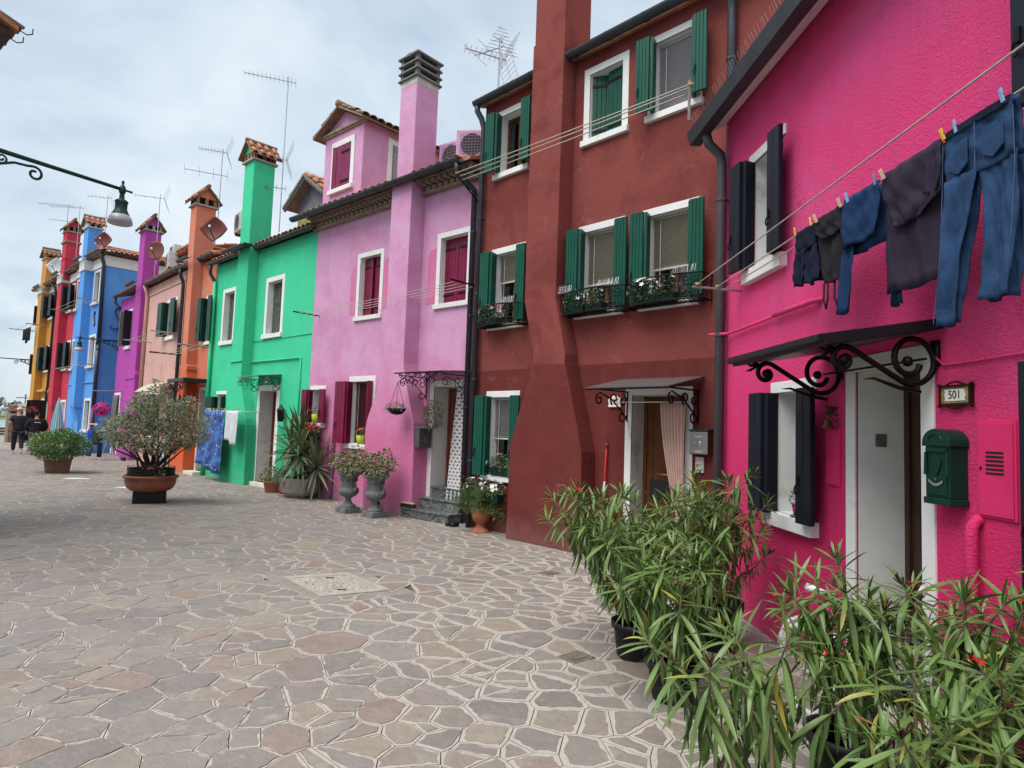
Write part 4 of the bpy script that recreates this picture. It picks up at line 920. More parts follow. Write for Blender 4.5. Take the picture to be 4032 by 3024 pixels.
H = House('terraced_house', 'ochre house at the far end of the row by the water', BO, BT, -12.2, -7.82, 8.1, 6, och_m, GR)
OCH = H
for z0, z1 in ((6.45, 7.78), (3.7, 5.1)): H.window(-9.15, -7.95, z0, z1, w=.1, fill='dark', sproj=.1, sm=offwhite); H.bifold(-9.05, -8.05, z0+.1, z1-.1, black_sh, 4, .3, .5)
for z0, z1 in ((6.3, 7.6), (3.6, 4.9)): H.window(-12.1, -11.3, z0, z1, w=.1, fill='dark'); H.leaf((-11.9, -.01), (-11.85, -.2), z0+.1, z1-.1, wood_dk, 3)
H.door(-9.3, -8.0, 2.35, .1, z0=0, rev=.3, leaf=wood_dk); H.leaf((-9.2, -.02), (-9.15, -.65), .05, 2.25, black_sh, 4); H.leaf((-8.1, -.02), (-8.05, -.65), .05, 2.25, black_sh, 4)
ch = stack(H, och_m, [(-10.4, 2.0), (-10.4, 8.1), (-9.6, 8.1), (-9.6, 1.7)], -.33, (-10.15, -9.22, -.32, .2, 8.1, 9.72))
k = MB(); k.prismx([(-.15, -.2), (-.15, 1.2), (-.33, 1.8), (-.325, 2.0), (.02, 2.0), (.02, -.2)], -10.35, -9.65); k.build('chimney_foot', och_m, ch, fix=True)
gable_cap(H, ch, -10.17, -9.20, -.34, .22, 9.72, och_m, 'y', hgt=.55, n=4, eave_t=TILE_SO)
k = MB(); k.box(-12.2, -.05, 7.9, -10.42, .02, 8.25); k.box(-10.45, -.38, 7.9, -9.55, 0, 8.25); k.box(-9.58, -.05, 7.9, -7.82, .02, 8.25); k.build('cornice', offwhite, H.e, bevel=.01)
H.gutter([(-10.7, -.5), (-9.3, -.5)], 8.33, joints=False); H.gutter([(-9.4, -.28), (-7.82, -.28)], 8.33, joints=False)
H.downpipe([(-8.0, -.28, 8.3), (-7.95, -.1, 8.0), (-7.92, -.08, 7.8), (-7.92, -.08, 2.9), (-8.05, -.12, 2.7), (-7.95, -.1, 2.5), (-7.95, -.08, 2.2)], .06)
k = MB(); k.tube([(-9.5, -.15, 2.72), (-7.95, -.15, 2.72)], .09, 8); k.build('duct', och_m, H.e, smooth=True)
H.roof(.3, 16, 3, 8.28, rows=1, me=TILE_OLD, skip=((-10.5, -9.5),)); H.wall()
# ------------------------------------------------------------------ hot pink house, 501
pk_m = stucco('paint_hot_pink', (.84, .075, .25), (.82, .11, .31), blot=(.8, .5, .72), bp=.0034, streak=.14, worm=True, low=(1.2, (.74, .035, .16), 1.3, 1.6))  # lower wall a darker, deeper pink than the top
H = House('terraced_house', 'hot pink house with navy shutters nearest the camera', (2.174, 5.875), -3.3, -.51, 7.0, 5.12, 5, pk_m, GR)
PNK = H
H.window(.04, .74, 3.06, 4.28, w=.09, sill=.12, fill='glass', fmat=offwhite, top_only=True, sproj=.07, rev=.25); H.bifold(.13, .65, 3.17, 4.19, navy_sh, 2, .12, .2, n2=2)
H.window(.51, 1.23, .94, 2.11, w=.09, sill=.11, fill='glass', fmat=offwhite, top_only=True, sproj=.07, rev=.25); H.bifold(.60, 1.14, 1.04, 2.02, navy_sh, 2, .12, .2, n2=2)
for z0, z1 in ((3.06, 4.28), (.94, 2.11)): H.window(3.19, 3.99, z0, z1, w=.09, sill=.1, fill='dark', top_only=True); H.bifold(3.28, 3.90, z0+.1, z1-.09, navy_sh, 2, .10, .2, n2=2)
do, dl = H.door(1.60, 2.42, 2.2, .1, z0=.12, rev=.32, leaf=M('door_walnut', (.065, .032, .022), .35, var=.3, vs=3), revmat=M('reveal_white', (.82, .81, .76), .6, var=.04))
k = MB(); k.box(1.704, .12, 1.615, 1.713, .20, 1.70); k.build('reveal_light', alu, do, bevel=.004)
st = MB(); st.box(1.55, -.2, 0, 2.47, .3, .12); st.build('door_step', cream, H.e, bevel=.01)
# boxed eave with fascia
g = MB(); g.sweep([(.0, .07), (.0, -.02), (.04, -.075), (.155, -.075), (.19, .05), (.175, .06)], [(-.70, -.18), (7, -.18)], 4.79, closed=True); go = g.build('gutter', metal_dk, H.e, fix=True)
g = MB(); g.prismx([(-.34, 4.845), (3, 5.98), (3, 6.02), (-.34, 4.885)], -.71, 7); g.build('roof', M('lead_roof', (.1, .11, .12), .5, .4), H.e, fix=True)
g = MB(); g.box(-.52, -.04, 4.93, 7, .0, 5.13); g.prismx([(-.18, 4.80), (-.04, 4.85), (-.04, 4.93), (-.18, 4.88)], -.52, 7); g.build('fascia', white, H.e, bevel=.006)
H.downpipe([(-.43, -.26, 4.74), (-.44, -.22, 4.62), (-.46, -.09, 4.52), (-.46, -.075, 4.4), (-.46, -.075, 0)], .048, mat=M('pipe_grey', (.085, .09, .095), .5, .3), clamps=[(-.46, -.075, z) for z in (4.05, 2.66, 1.2)])
for i in range(26):          # bird spikes along the eave
    pass
k = MB()
for i in range(40):
    u = -.66+i*.05
    for s_ in (-1, 1): k.tube([(u, -.28, 4.90), (u+rt.uniform(-.02, .02), -.28+s_*.05, 5.03)], .0018, 3, cap=False)
stuff(k.build('bird_spikes', alu, go))
# pink conduit and tubes on the wall
for P, r_ in (([(-.58, -.14, 2.68), (-.5, -.14, 2.67), (-.35, -.05, 2.66), (-.1, -.035, 2.66), (.7, -.035, 2.67)], .014), ([(.62, -.04, 2.672), (1.22, -.04, 2.672), (1.27, -.02, 2.67), (1.28, .02, 2.67)], .022),
              ([(2.45, -.02, 2.12), (2.5, -.012, 2.07), (2.65, -.012, 2.07), (4, -.012, 2.10)], .006), ([(2.72, -.05, .2), (2.72, -.05, 1.2), (2.72, -.045, 1.25), (2.72, -.02, 1.28), (2.72, .02, 1.285)], .028)):
    k = MB(); k.tube(P, r_, 10); k.build('conduit', pk_m, H.e, smooth=True)
# flush meter doors
for u0, u1, z0, z1, vent in ((1.36, 1.53, 1.33, 1.73, 0), (2.72, 2.945, 1.30, 1.77, 1)):
    b = MB(); b.box(u0, -.012, z0, u1, .01, z1); b.box(u0+.012, -.02, z0+.012, u1-.012, -.011, z1-.012); mo = b.build('meter_door', M('pink_panel', (.66, .03, .14), .6, var=.06), H.e, bevel=.003)
    if vent:
        for i in range(6): b = MB(); b.box(u0+.06, -.0215, z1-.16-i*.02, u1-.06, -.0195, z1-.149-i*.02); b.build('vent_slot', room, mo)
        b = MB(); b.box(u0+.025, -.024, 1.53, u0+.035, -.0195, 1.545); b.build('lock', iron, mo)
    else:
        b = MB(); b.obox(((u0+u1)/2+.02, -.022, 1.545), (.008, 0, 0), (0, .006, 0), (0, 0, .026)); b.obox(((u0+u1)/2+.02, -.022, 1.365), (.03, 0, 0), (0, .003, 0), (0, 0, .02)); b.build('meter_catch', MATS['pink_panel'], mo)
# scrolled iron door canopy
cp = MB(); cp.prismx([(-.02, 2.325), (-.72, 2.205), (-.72, 2.165), (-.68, 2.163), (-.68, 2.145), (-.02, 2.265)], 1.32, 2.52)
co = cp.build('canopy', M('canopy_black2', (.012, .012, .014), .35), H.e, bevel=.006, fix=True)
for u in (1.53, 2.44):
    f = lambda pts: [(u, -a, 2.215+c) for a, c in pts]; b = MB()
    b.tube(f(spiral(.53, -.13, .02, .075, -260, 120, 20)+spiral(.145, -.125, .125, .125, -62, -270, 14)+spiral(.145, -.125, .123, .045, -285, -520, 16)), .0165, 8)
    b.lathe([(.0, -.03), (.02, -.022), (.03, 0), (.02, .022), (0, .03)], 10, (u, -.53, 2.085)); b.lathe([(.0, -.03), (.02, -.022), (.03, 0), (.02, .022), (0, .03)], 10, (u, -.17, 2.09))
    b.tube(f([(.1, -.29), (.22, -.27), (.36, -.225), (.42, -.23)]), [.012, .012, .008, .002], 6)
    for sg in (-.03, 0, .03): b.tube(f([(.58, -.07), (.64, -.08+sg), (.68, -.06+sg*2)]), [.008, .01, .002], 6)
    b.obox((u, -.01, 2.14), (.025, 0, 0), (0, .01, 0), (0, 0, .07)); b.build('canopy_scroll', iron, co, smooth=True)
b = MB(); b.tube([(1.5, -.11, 2.10), (2.5, -.11, 2.10)], .007, 6); b.build('curtain_rail', iron, co)
H.wall()
# house on the near left, outside the frame but for one eave corner
lf_m = stucco('paint_left', (.5, .42, .3)); 
H = House('corner_house', 'old tiled eave corner of the house at the top left', (-7.25, 7.5), 125, -.35, 3.2, 6.3, 4, lf_m)  # unseen length cut short so it shades less of the paving
LEFT = H
ro = H.roof(.62, 20, 2.0, 6.36, me=TILE_OLD, rows=3, side=.4, u0=-.35, u1=3.2, pitch=.21)
tiled(ro, TILE_OLD, (-.75, -.67, 6.41), (1, 0, 0), (0, .94, .34), 2, 4, .2, .37)
b = MB(); b.box(-.7, -.58, 6.28, 3.3, 0, 6.35); b.build('eave_boards', wood_dk, H.e)
for u in (-.62, -.30):
    b = MB(); b.tube([(u, -.62, 6.45), (u, -.74, 6.42), (u, -.80, 6.46), (u, -.80, 6.53)], .008, 6); b.build('gutter_hook', iron, H.e, smooth=True)
H.wall()
# ------------------------------------------------------------------ kit for things on, at and before the houses
def at(h, u, y, z=0): return h.W(u, y, z)
def on(h, name, label, cat, u, y, z, group=None, rz=0):
    return thing(name, label, cat, h.W(u, y, z), h.rz+rz, group)
def leaf_cloud(rn, n, c, rx, ry, rz_, size, droop=.2, shell=.55, asp=.5, fold=.25):
    b = MB(); c = Vector(c)
    for _ in range(n):
        while True:
            p = Vector((rn.uniform(-1, 1), rn.uniform(-1, 1), rn.uniform(-1, 1)))
            if p.length <= 1: break
        if p.length < shell: p = p.normalized()*rn.uniform(shell, 1)
        lump = 1+.22*mnoise.noise(p*2.3+c)
        q = c+Vector((p.x*rx, p.y*ry, p.z*rz_))*lump
        d = (p.normalized()+Vector((rn.gauss(0, .6), rn.gauss(0, .6), rn.gauss(.1, .5)-droop))).normalized()
        s = d.cross(Vector((rn.gauss(0, .4), rn.gauss(0, .4), 1))).normalized(); nn = s.cross(d)
        L = size*rn.uniform(.7, 1.25); w = L*asp*.5
        b.add([q, q+d*L*.5+s*w+nn*L*.06, q+d*L-nn*L*.1, q+d*L*.5-s*w+nn*L*.06, q+d*L*.5-nn*L*fold*.15], [(0, 4, 1), (1, 4, 2), (0, 3, 4), (4, 3, 2)])
    return b
def blossom_mesh(name, mat, r=.02, n=5):
    b = MB(); vs = [(0, 0, .0)]
    for i in range(n):
        a = 2*math.pi*i/n
        vs += [(r*.55*math.cos(a-.5), r*.55*math.sin(a-.5), r*.2), (r*math.cos(a), r*math.sin(a), r*.28), (r*.55*math.cos(a+.5), r*.55*math.sin(a+.5), r*.2)]
    b.add(vs, [(0, 1+3*i, 2+3*i) for i in range(n)]+[(0, 2+3*i, 3+3*i) for i in range(n)]); return b.mesh(name, mat)
pet_w = M('petal_white', (.8, .8, .77), .6, var=.05); pet_p = M('petal_pink', (.7, .12, .22), .6, var=.2); pet_r = M('petal_red', (.5, .015, .02), .55, var=.25); pet_o = M('petal_coral', (.75, .12, .07), .55, var=.2); pet_m = M('petal_magenta', (.62, .02, .25), .55, var=.3)
BL = {k: blossom_mesh('blossom', m) for k, m in (('w', pet_w), ('p', pet_p), ('r', pet_r), ('o', pet_o), ('m', pet_m))}
def blossoms(rn, parent, n, c, rx, ry, rz_, kinds, size=1, front=None, elo=-.2):
    for _ in range(n):
        a = rn.uniform(0, 6.28); e = rn.uniform(elo, 1.3); p = Vector((math.cos(a)*math.cos(e)*rx, math.sin(a)*math.cos(e)*ry, math.sin(e)*rz_))
        d = Vector((p.x/rx, p.y/ry, p.z/rz_+.2)).normalized() if front is None else (Vector(front)+Vector((rn.gauss(0, .35), rn.gauss(0, .35), rn.gauss(0, .35)))).normalized()
        s = size*rn.uniform(.75, 1.3)
        put('blossom', BL[rn.choice(kinds)], parent, Matrix.Translation(Vector(c)+p*1.03) @ d.to_track_quat('Z', 'Y').to_matrix().to_4x4() @ Matrix.Diagonal((s, s, s, 1)))
lf_dark = leafmat('leaf_dark', (.025, .065, .018), (.05, .11, .03)); lf_mid = leafmat('leaf_mid', (.05, .11, .03), (.10, .17, .045), ((.28, .24, .05), .93))
lf_box = leafmat('leaf_box', (.055, .15, .02), (.15, .28, .05)); lf_fern = leafmat('leaf_fern', (.06, .12, .02), (.11, .17, .03))
lf_silver = leafmat('leaf_silver', (.2, .21, .125), (.5, .52, .42), ((.4, .3, .1), .86), .3, .3); lf_yucca = leafmat('leaf_yucca', (.045, .09, .03), (.10, .15, .055), rough=.4)
lf_dry = leafmat('leaf_dry', (.13, .12, .07), (.2, .18, .11)); lf_ger = leafmat('leaf_geranium', (.06, .12, .025), (.15, .2, .05), ((.3, .26, .06), .88))
R6 = random.Random(21)
def planter(h, u, y, z, w, label, kinds, nb=14, group=None, dep=.15, hh=.12, lm=lf_dark, trough=greenpl, fl=1.3, spread=1.15):
    t = on(h, 'planter_box', label, 'planter', u, y, z, group)
    b = MB(); x0, x1, y0, y1 = -w/2, w/2, -dep/2, dep/2; k = .86
    b.add([(x0*k, y0*k, 0), (x1*k, y0*k, 0), (x1*k, y1*k, 0), (x0*k, y1*k, 0), (x0, y0, hh), (x1, y0, hh), (x1, y1, hh), (x0, y1, hh), (x0*.93, y0*.9, hh), (x1*.93, y0*.9, hh), (x1*.93, y1*.9, hh), (x0*.93, y1*.9, hh), (x0*.93, y0*.9, hh-.03), (x1*.93, y0*.9, hh-.03), (x1*.93, y1*.9, hh-.03), (x0*.93, y1*.9, hh-.03)],
          [(0, 3, 2, 1), (0, 1, 5, 4), (1, 2, 6, 5), (2, 3, 7, 6), (3, 0, 4, 7), (4, 5, 9, 8), (5, 6, 10, 9), (6, 7, 11, 10), (7, 4, 8, 11), (8, 9, 13, 12), (9, 10, 14, 13), (10, 11, 15, 14), (11, 8, 12, 15), (12, 13, 14, 15)])
    b.build('trough', trough, t, bevel=.004)
    f = leaf_cloud(R6, int(330*w/.35), (0, 0, hh+.07), w*.52*spread, dep*.8, .13, .045, shell=.25); stuff(f.build('foliage', lm, t))
    blossoms(R6, t, int(nb*1.5), (0, -.02, hh+.08), w*.50*spread, dep*.95, .14, kinds, fl*1.45)
    return t
def rack(h, u0, u1, z0, z1, out, label, name='flower_rack'):
    """bulged wrought iron sill basket: rails, scroll panels and a mesh floor"""
    t = on(h, name, label, 'iron rack', (u0+u1)/2, 0, z0, 'iron flower racks under the middle windows'); w = (u1-u0)/2; hh = z1-z0
    def front(s, zz): # plan of the bulged front
        return (s*w, -(out*.62+out*.38*math.cos(s*1.5)), zz)
    r = MB()
    for zz in (.02, hh):
        r.tube([(-w, 0, zz)]+[front(-1+2*i/12, zz) for i in range(13)]+[(w, 0, zz)], .010, 6)
    r.build('rail', iron, t, smooth=True)
    nb = max(3, int(2*w/.26)); r = MB()
    for i in range(nb):
        s0 = -1+2*(i+.5)/nb
        for sg in (-1, 1):
            P = spiral(.052, .07, .052, .014, 180, -170, 12); Q = spiral(.052, hh-.06, .048, .014, 180, 530, 12)
            for C in (P, Q): r.tube([front(s0+sg*x/w, zz) for x, zz in C], .0075, 5)
            r.tube([front(s0+sg*.0/w, .02+hh*.5), front(s0+sg*.07/w, hh*.5+.02), front(s0+sg*.11/w, hh)], .0075, 5)
    r.build('scrollwork', iron, t, smooth=True)
    r = MB()
    for i in range(nb+1): r.tube([front(-1+2*i/nb, .0), front(-1+2*i/nb, hh)], .0065, 5)
    for sg in (-1, 1):
        for C in (spiral(.09, .08, .06, .015, 180, -170, 12), spiral(.09, hh-.07, .055, .015, 180, 530, 12)): r.tube([(sg*w, -x-.02, zz) for x, zz in C], .005, 5)
        r.tube([(sg*w, -.01, 0), (sg*w, -.01, hh)], .007, 5)
    r.build('post', iron, t)
    r = MB(); n = int(2*w/.055)
    for i in range(n+1):
        x = -w+2*w*i/n; yy = front(x/w, 0)[1]; r.tube([(x, 0, .012), (x, yy, .012)], .004, 4)
    for i in range(1, 6): r.tube([(-w, -out*.6*i/6, .014), (w, -out*.6*i/6, .014)], .004, 4)
    r.build('floor_mesh', iron, t)
    return t
def spikes(h, u0, u1, y, z, label):
    t = on(h, 'bird_spike_strip', label, 'bird spikes', u0, y, z); b = MB()
    for i in range(int((u1-u0)/.025)):
        x = i*.025
        for sg in (-1, 1): b.tube([(x, 0, 0), (x+R6.uniform(-.02, .02), sg*.035, .11)], .0016, 3, cap=False)
    stuff(b.build('spikes', alu, t))
h = RED
rack(h, -.32, .62, 3.27, 3.60, .36, 'black iron sill rack left of the dark red chimney')
rack(h, 1.50, 2.62, 3.27, 3.60, .36, 'black iron sill rack next to the right of the chimney')
rack(h, 2.68, 3.74, 3.27, 3.60, .36, 'rightmost black iron sill rack of the dark red house')
planter(h, -.02, -.2, 3.29, .42, 'green trough of pink and white flowers in the left iron rack', 'wwpp', 16)
planter(h, 1.78, -.2, 3.29, .34, 'green trough with few white flowers, left in the middle iron rack', 'w', 7); planter(h, 2.12, -.2, 3.29, .3, 'green trough of plain leaves, right in the middle iron rack', 'wp', 3)
planter(h, 2.92, -.2, 3.29, .42, 'green trough full of white flowers in the right iron rack', 'w', 30, fl=1.35); planter(h, 3.22, -.2, 3.29, .3, 'green trough of leafy plant beside the white flowers, right iron rack', 'wp', 3)
planter(h, .17, -.02, .9, .5, 'green trough of white flowers on the low sill of the dark red house', 'w', 14)
planter(h, -.22, -.22, .5, .38, 'left of two green troughs hung under the low sill', 'w', 12, 'troughs hung under the low sill'); planter(h, .2, -.22, .5, .38, 'right of two green troughs hung under the low sill', 'w', 12, 'troughs hung under the low sill')
k = MB()
for u in (-.38, -.1, .06, .38): k.tube([(u, 0, .62), (u, -.32, .62), (u, -.33, .5), (u, 0, .48)], .007, 5)
o = k.build('trough_bracket', iron, loc=h.W(0, 0, 0), rz=h.rz); tag(o, 'black iron brackets holding the two hung troughs', 'bracket')
for a, b_, nm in ((1.5, 1.75, 'left end of the middle'), (2.2, 2.6, 'right end of the middle'), (3.35, 3.72, 'right end of the rightmost'), (.3, .6, 'right end of the left')): spikes(h, a, b_, -.3, 3.6, 'thin wire bird spikes along the '+nm+' rack')
# plaque 535, letterbox, intercom, pole, curtain
t = on(h, 'house_number_plaque', 'white scalloped plaque reading 535 beside the canopy', 'sign', 2.34, -.02, 2.06)
b = MB(); pts = [(-.105, -.07), (.105, -.07), (.095, -.03), (.105, .02), (.09, .055), (.055, .06), (.03, .085), (-.03, .085), (-.055, .06), (-.09, .055), (-.105, .02), (-.095, -.03)]; b.prism(pts, -.012, .012); b.build('plate', M('enamel', (.75, .73, .7), .3), t, fix=True, bevel=.003)
text_mesh('535', .105, M('digit_red', (.4, .03, .04), .4), 'digits', t, (0, -.0125, 0), (rad(90), 0, 0))
t = on(h, 'letterbox', 'steel letterbox with dark sides right of the wooden door', 'letterbox', 3.66, -.05, 1.42)
b = MB(); b.box(-.12, -.08, 0, .12, .04, .28); b.build('body', M('box_brown', (.09, .03, .03), .4), t, bevel=.006); b = MB(); b.prismx([(-.1, .28), (-.1, .292), (.045, .31), (.045, .28)], -.13, .13); b.build('lid', metal_dk, t, fix=True)
b = MB(); b.box(-.118, -.083, .01, .118, -.079, .27); b.build('front', M('steel', (.42, .42, .44), .22, .95), t); b = MB(); b.box(-.05, -.087, .2, .05, -.083, .225); b.box(-.05, -.087, .02, .05, -.083, .05); b.build('flap', M('steel2', (.6, .6, .6), .3, .9), t)
b = MB(); b.lathe([(.045, 0), (.04, .003), (.03, .004)], 14, (0, 0, 0)); o = b.build('emblem', M('steel', (.42, .42, .44)), t, smooth=True); o.location = (0, -.083, .12); o.rotation_euler = (rad(90), 0, 0)
t = on(h, 'intercom', 'pale grey intercom panel under the steel letterbox', 'intercom', 3.62, -.02, 1.2); b = MB(); b.box(-.055, -.012, 0, .055, .02, .19); b.build('panel', M('plastic_grey', (.5, .5, .48), .4), t, bevel=.004)
b = MB(); b.box(-.03, -.014, .02, .03, -.0115, .035); b.box(-.04, -.014, .07, .0, -.0115, .1); b.box(.012, -.016, .09, .032, -.0115, .105); b.build('buttons', M('plastic_dark', (.15, .15, .15), .4), t)
t = on(h, 'pole', 'thin red pole with white band leaning on the dark red wall', 'pole', 2.21, -.03, .0); b = MB(); b.tube([(0, -.06, 0), (.02, 0, 1.5)], .014, 8); b.build('shaft', M('red_gloss', (.45, .01, .012), .3), t, smooth=True); b = MB(); b.tube([(.0115, -.026, .84), (.0135, -.020, .98)], .0155, 8); b.build('band', white, t); b = MB(); b.tube([(.02, 0, 1.5), (.022, .0, 1.62)], [.006, .003], 6); b.tube([(.0195, -.002, 1.42), (.0198, -.001, 1.47)], .0155, 8); b.build('tip', metal_dk, t)
def curtain(h, name, label, u0, u1, z0, z1, bot0, bot1, y, mat, folds=9, amp=.022, rail=None):
    t = on(h, name, label, 'curtain', u0, y, 0); b = MB()
    def f(i, j):
        e = j**1.3; a = (u0+(bot0-u0)*e); c = (u1+(bot1-u1)*e); wv = math.sin(i*folds*6.28+.6*math.sin(j*3))
        return (a+(c-a)*i-u0, -amp*wv*(1-.2*j)-.02*math.sin(j*3.1), z1+(z0-z1)*j)
    b.grid(f, folds*10, 16); b.build('cloth', mat, t, smooth=True, solid=.003)
    if rail: b = MB(); b.tube([(rail[0]-u0, 0, z1+.01), (rail[1]-u0, 0, z1+.01)], .007, 6); b.build('rail', rail[2], t, smooth=True)
    return t
t = curtain(h, 'door_curtain', 'dusty pink curtain gathered at the right of the wooden door', 3.11, 3.46, .72, 2.04, 3.34, 3.46, -.10, M('cloth_pink', (.64, .45, .39), .9, var=.08), 7, .022, (2.42, 3.46, white))
b = MB(); b.grid(lambda i, j: (3.40-3.11-.045+.09*i*(.6+.6*j), -.02*math.sin(i*30), .72-.42*j), 24, 4); b.build('cloth_tail', MATS['cloth_pink'], t, smooth=True, solid=.003)
# ------------------------------------------------------------------ mauve front
h = MAU
def polka():
    m, t, b, o = nodes('polka_cloth'); c = objco(t, 1, 0, 1)
    sx, sz = 22, 16
    mp = t.nodes.new('ShaderNodeSeparateXYZ'); t.links.new(c, mp.inputs[0])
    zz = math2(t, 'MULTIPLY', mp.outputs[2], sz); rowp = math2(t, 'MULTIPLY', math2(t, 'FLOOR', zz, 0), .5)
    xx = math2(t, 'ADD', math2(t, 'MULTIPLY', mp.outputs[0], sx), rowp)
    fx = math2(t, 'SUBTRACT', math2(t, 'FRACT', xx, 0), .5); fz = math2(t, 'SUBTRACT', math2(t, 'FRACT', zz, 0), .5)
    r = math2(t, 'SQRT', math2(t, 'ADD', math2(t, 'MULTIPLY', fx, fx), math2(t, 'MULTIPLY', fz, fz)), 0)
    t.links.new(mixc(t, mapr(t, r, .28, .31), (.20, .17, .165), (.72, .69, .69)), b.inputs['Base Color']); b.inputs['Roughness'].default_value = .9; return m
curtain(h, 'door_curtain', 'white polka dot curtain in the mauve doorway', 3.50, 3.72, .20, 2.34, 3.30, 3.72, .03, polka(), 4, .018, (2.93, 3.73, alu))
t = on(h, 'letterbox', 'dark grey letterbox on the mauve wall left of the steps', 'letterbox', 2.85, -.19, 1.25, rz=rad(90)); b = MB(); b.box(-.15, -.09, 0, .15, .05, .34); b.build('body', M('box_grey', (.11, .105, .115), .5, .3), t, bevel=.005); b = MB(); b.prismx([(-.11, .34), (-.11, .35), (.05, .40), (.05, .34)], -.16, .16); b.build('lid', M('box_lid', (.14, .14, .15), .5, .3), t, fix=True)
b = MB(); b.lathe([(.06, 0), (.05, .004), (.045, .002), (.02, .004), (0, .004)], 16, (0, 0, 0)); o = b.build('emblem', M('box_lid', (.14, .14, .15)), t, smooth=True); o.location = (.03, -.091, .14); o.rotation_euler = (rad(90), 0, 0)
t = on(h, 'standpipe', 'grey metal pipe standing against the mauve wall', 'pipe', -.21, -.05, 0); b = MB(); b.tube([(0, 0, 0), (0, 0, 1.95), (0, .02, 2.0), (0, .06, 2.0)], .03, 10); b.build('pipe', alu, t, smooth=True); b = MB(); b.lathe([(.03, -.02), (.04, -.015), (.04, .015), (.03, .02)], 10, (0, 0, .42)); b.build('joint', alu, t)
def hang_basket(h, u, y, ztop, zb, r, label, lm, fl, dry=False, n=340):
    t = on(h, 'hanging_basket', label, 'hanging basket', u, y, zb)
    b = MB(); b.lathe([(.02, -r*.62), (r*.55, -r*.52), (r*.88, -r*.22), (r, 0), (r*.97, .01), (r*.9, 0)], 18, cap=False); b.build('basket', M('wicker_dark', (.016, .014, .014), .8, var=.4, vs=40, bp=.008, bs=60), t, smooth=True)
    b = MB()
    for i in range(3): a = i*2.09+.4; b.tube([(r*.95*math.cos(a), r*.95*math.sin(a), 0), (0, 0, ztop-zb)], .004, 5)
    b.build('chain', iron, t)
    f = leaf_cloud(R6, n, (-r*.25, 0, r*.15), r*1.25, r*1.1, r*.55, .05, droop=.5, shell=.3, asp=.3); stuff(f.build('foliage', lm, t)); return t
hang_basket(h, 2.62, -.62, 2.42, 1.93, .17, 'dark hanging basket of straggly plant under the mauve canopy', lf_dry, None)
t = on(h, 'hanging_plant', 'ball of pale trailing moss hung before the mauve doorway', 'hanging plant', 3.42, -.45, 1.85); f = leaf_cloud(R6, 800, (0, 0, 0), .17, .15, .24, .075, droop=1.0, shell=.2, asp=.14); stuff(f.build('foliage', lf_dry, t)); b = MB(); b.tube([(0, 0, .15), (0, 0, .62)], .004, 5); b.build('chain', iron, t)
t = on(h, 'broom', 'broom head with dark bristles lying on the marble step', 'broom', 2.75, -.36, .175, rz=.05); b = MB(); b.box(-.16, -.03, .06, .16, .03, .085); b.build('head', M('broom_pink', (.6, .42, .36), .6), t, bevel=.006); b = MB(); b.prism([(-.18, 0), (.18, 0), (.155, .06), (-.155, .06)], -.04, .04); b.build('bristles', M('bristle', (.02, .02, .022), .9), t, fix=True)
t = on(h, 'flower_pot', 'lime green pot of coral flowers on the wine red window sill', 'flower pot', .72, -.0, 1.23); b = MB(); b.lathe([(.07, 0), (.085, .02), (.105, .17), (.1, .17), (.09, .15)], 18); b.build('pot', M('lime', (.36, .48, .03), .35), t, smooth=True); f = leaf_cloud(R6, 120, (0, 0, .22), .13, .11, .09, .04); stuff(f.build('foliage', lf_mid, t)); blossoms(R6, t, 16, (0, 0, .24), .12, .1, .1, 'o', 1.0)
t = on(h, 'flower_pot', 'small lime pot of pale pink flowers on the smallest mauve sill', 'flower pot', -.98, -.03, 1.63); b = MB(); b.lathe([(.06, 0), (.08, .02), (.095, .19), (.09, .19), (.08, .17)], 18); b.build('pot', MATS['lime'], t, smooth=True); f = leaf_cloud(R6, 100, (0, 0, .28), .13, .11, .11, .04, asp=.3); stuff(f.build('foliage', leafmat('leaf_rosy', (.22, .1, .12), (.3, .16, .16)), t)); blossoms(R6, t, 12, (0, 0, .3), .12, .1, .1, 'p', .8)
planter(h, -1.0, -.16, 1.2, .62, 'black trough of red geraniums under the smallest mauve window', 'r', 46, dep=.2, hh=.18, trough=blackpl, fl=1.5)
# ------------------------------------------------------------------ green front
h = GRE
t = on(h, 'wall_lantern', 'black wall lantern right of the green house door', 'lantern', -1.02, -.12, 1.62); b = MB(); b.lathe([(.05, 0), (.075, .02), (.1, .26), (.11, .28), (.03, .38), (.012, .42), (0, .43)], 4); b.build('cage', iron, t); b = MB(); b.lathe([(.052, .03), (.09, .25)], 4); b.build('pane', glass, t); b = MB(); b.tube([(0, .12, .1), (0, .02, .05), (0, 0, 0)], .012, 6); b.build('arm', iron, t)
t = on(h, 'house_number_plaque', 'small white number tile over the green house door', 'sign', -2.03, -.012, 2.66); b = MB(); b.box(-.1, -.008, -.08, .1, .01, .08); b.build('plate', M('enamel', (.75, .73, .7)), t, bevel=.003); b = MB(); b.box(-.06, -.0095, -.03, .06, -.007, .03); b.build('digits', M('digit_brown', (.25, .12, .1), .5), t)
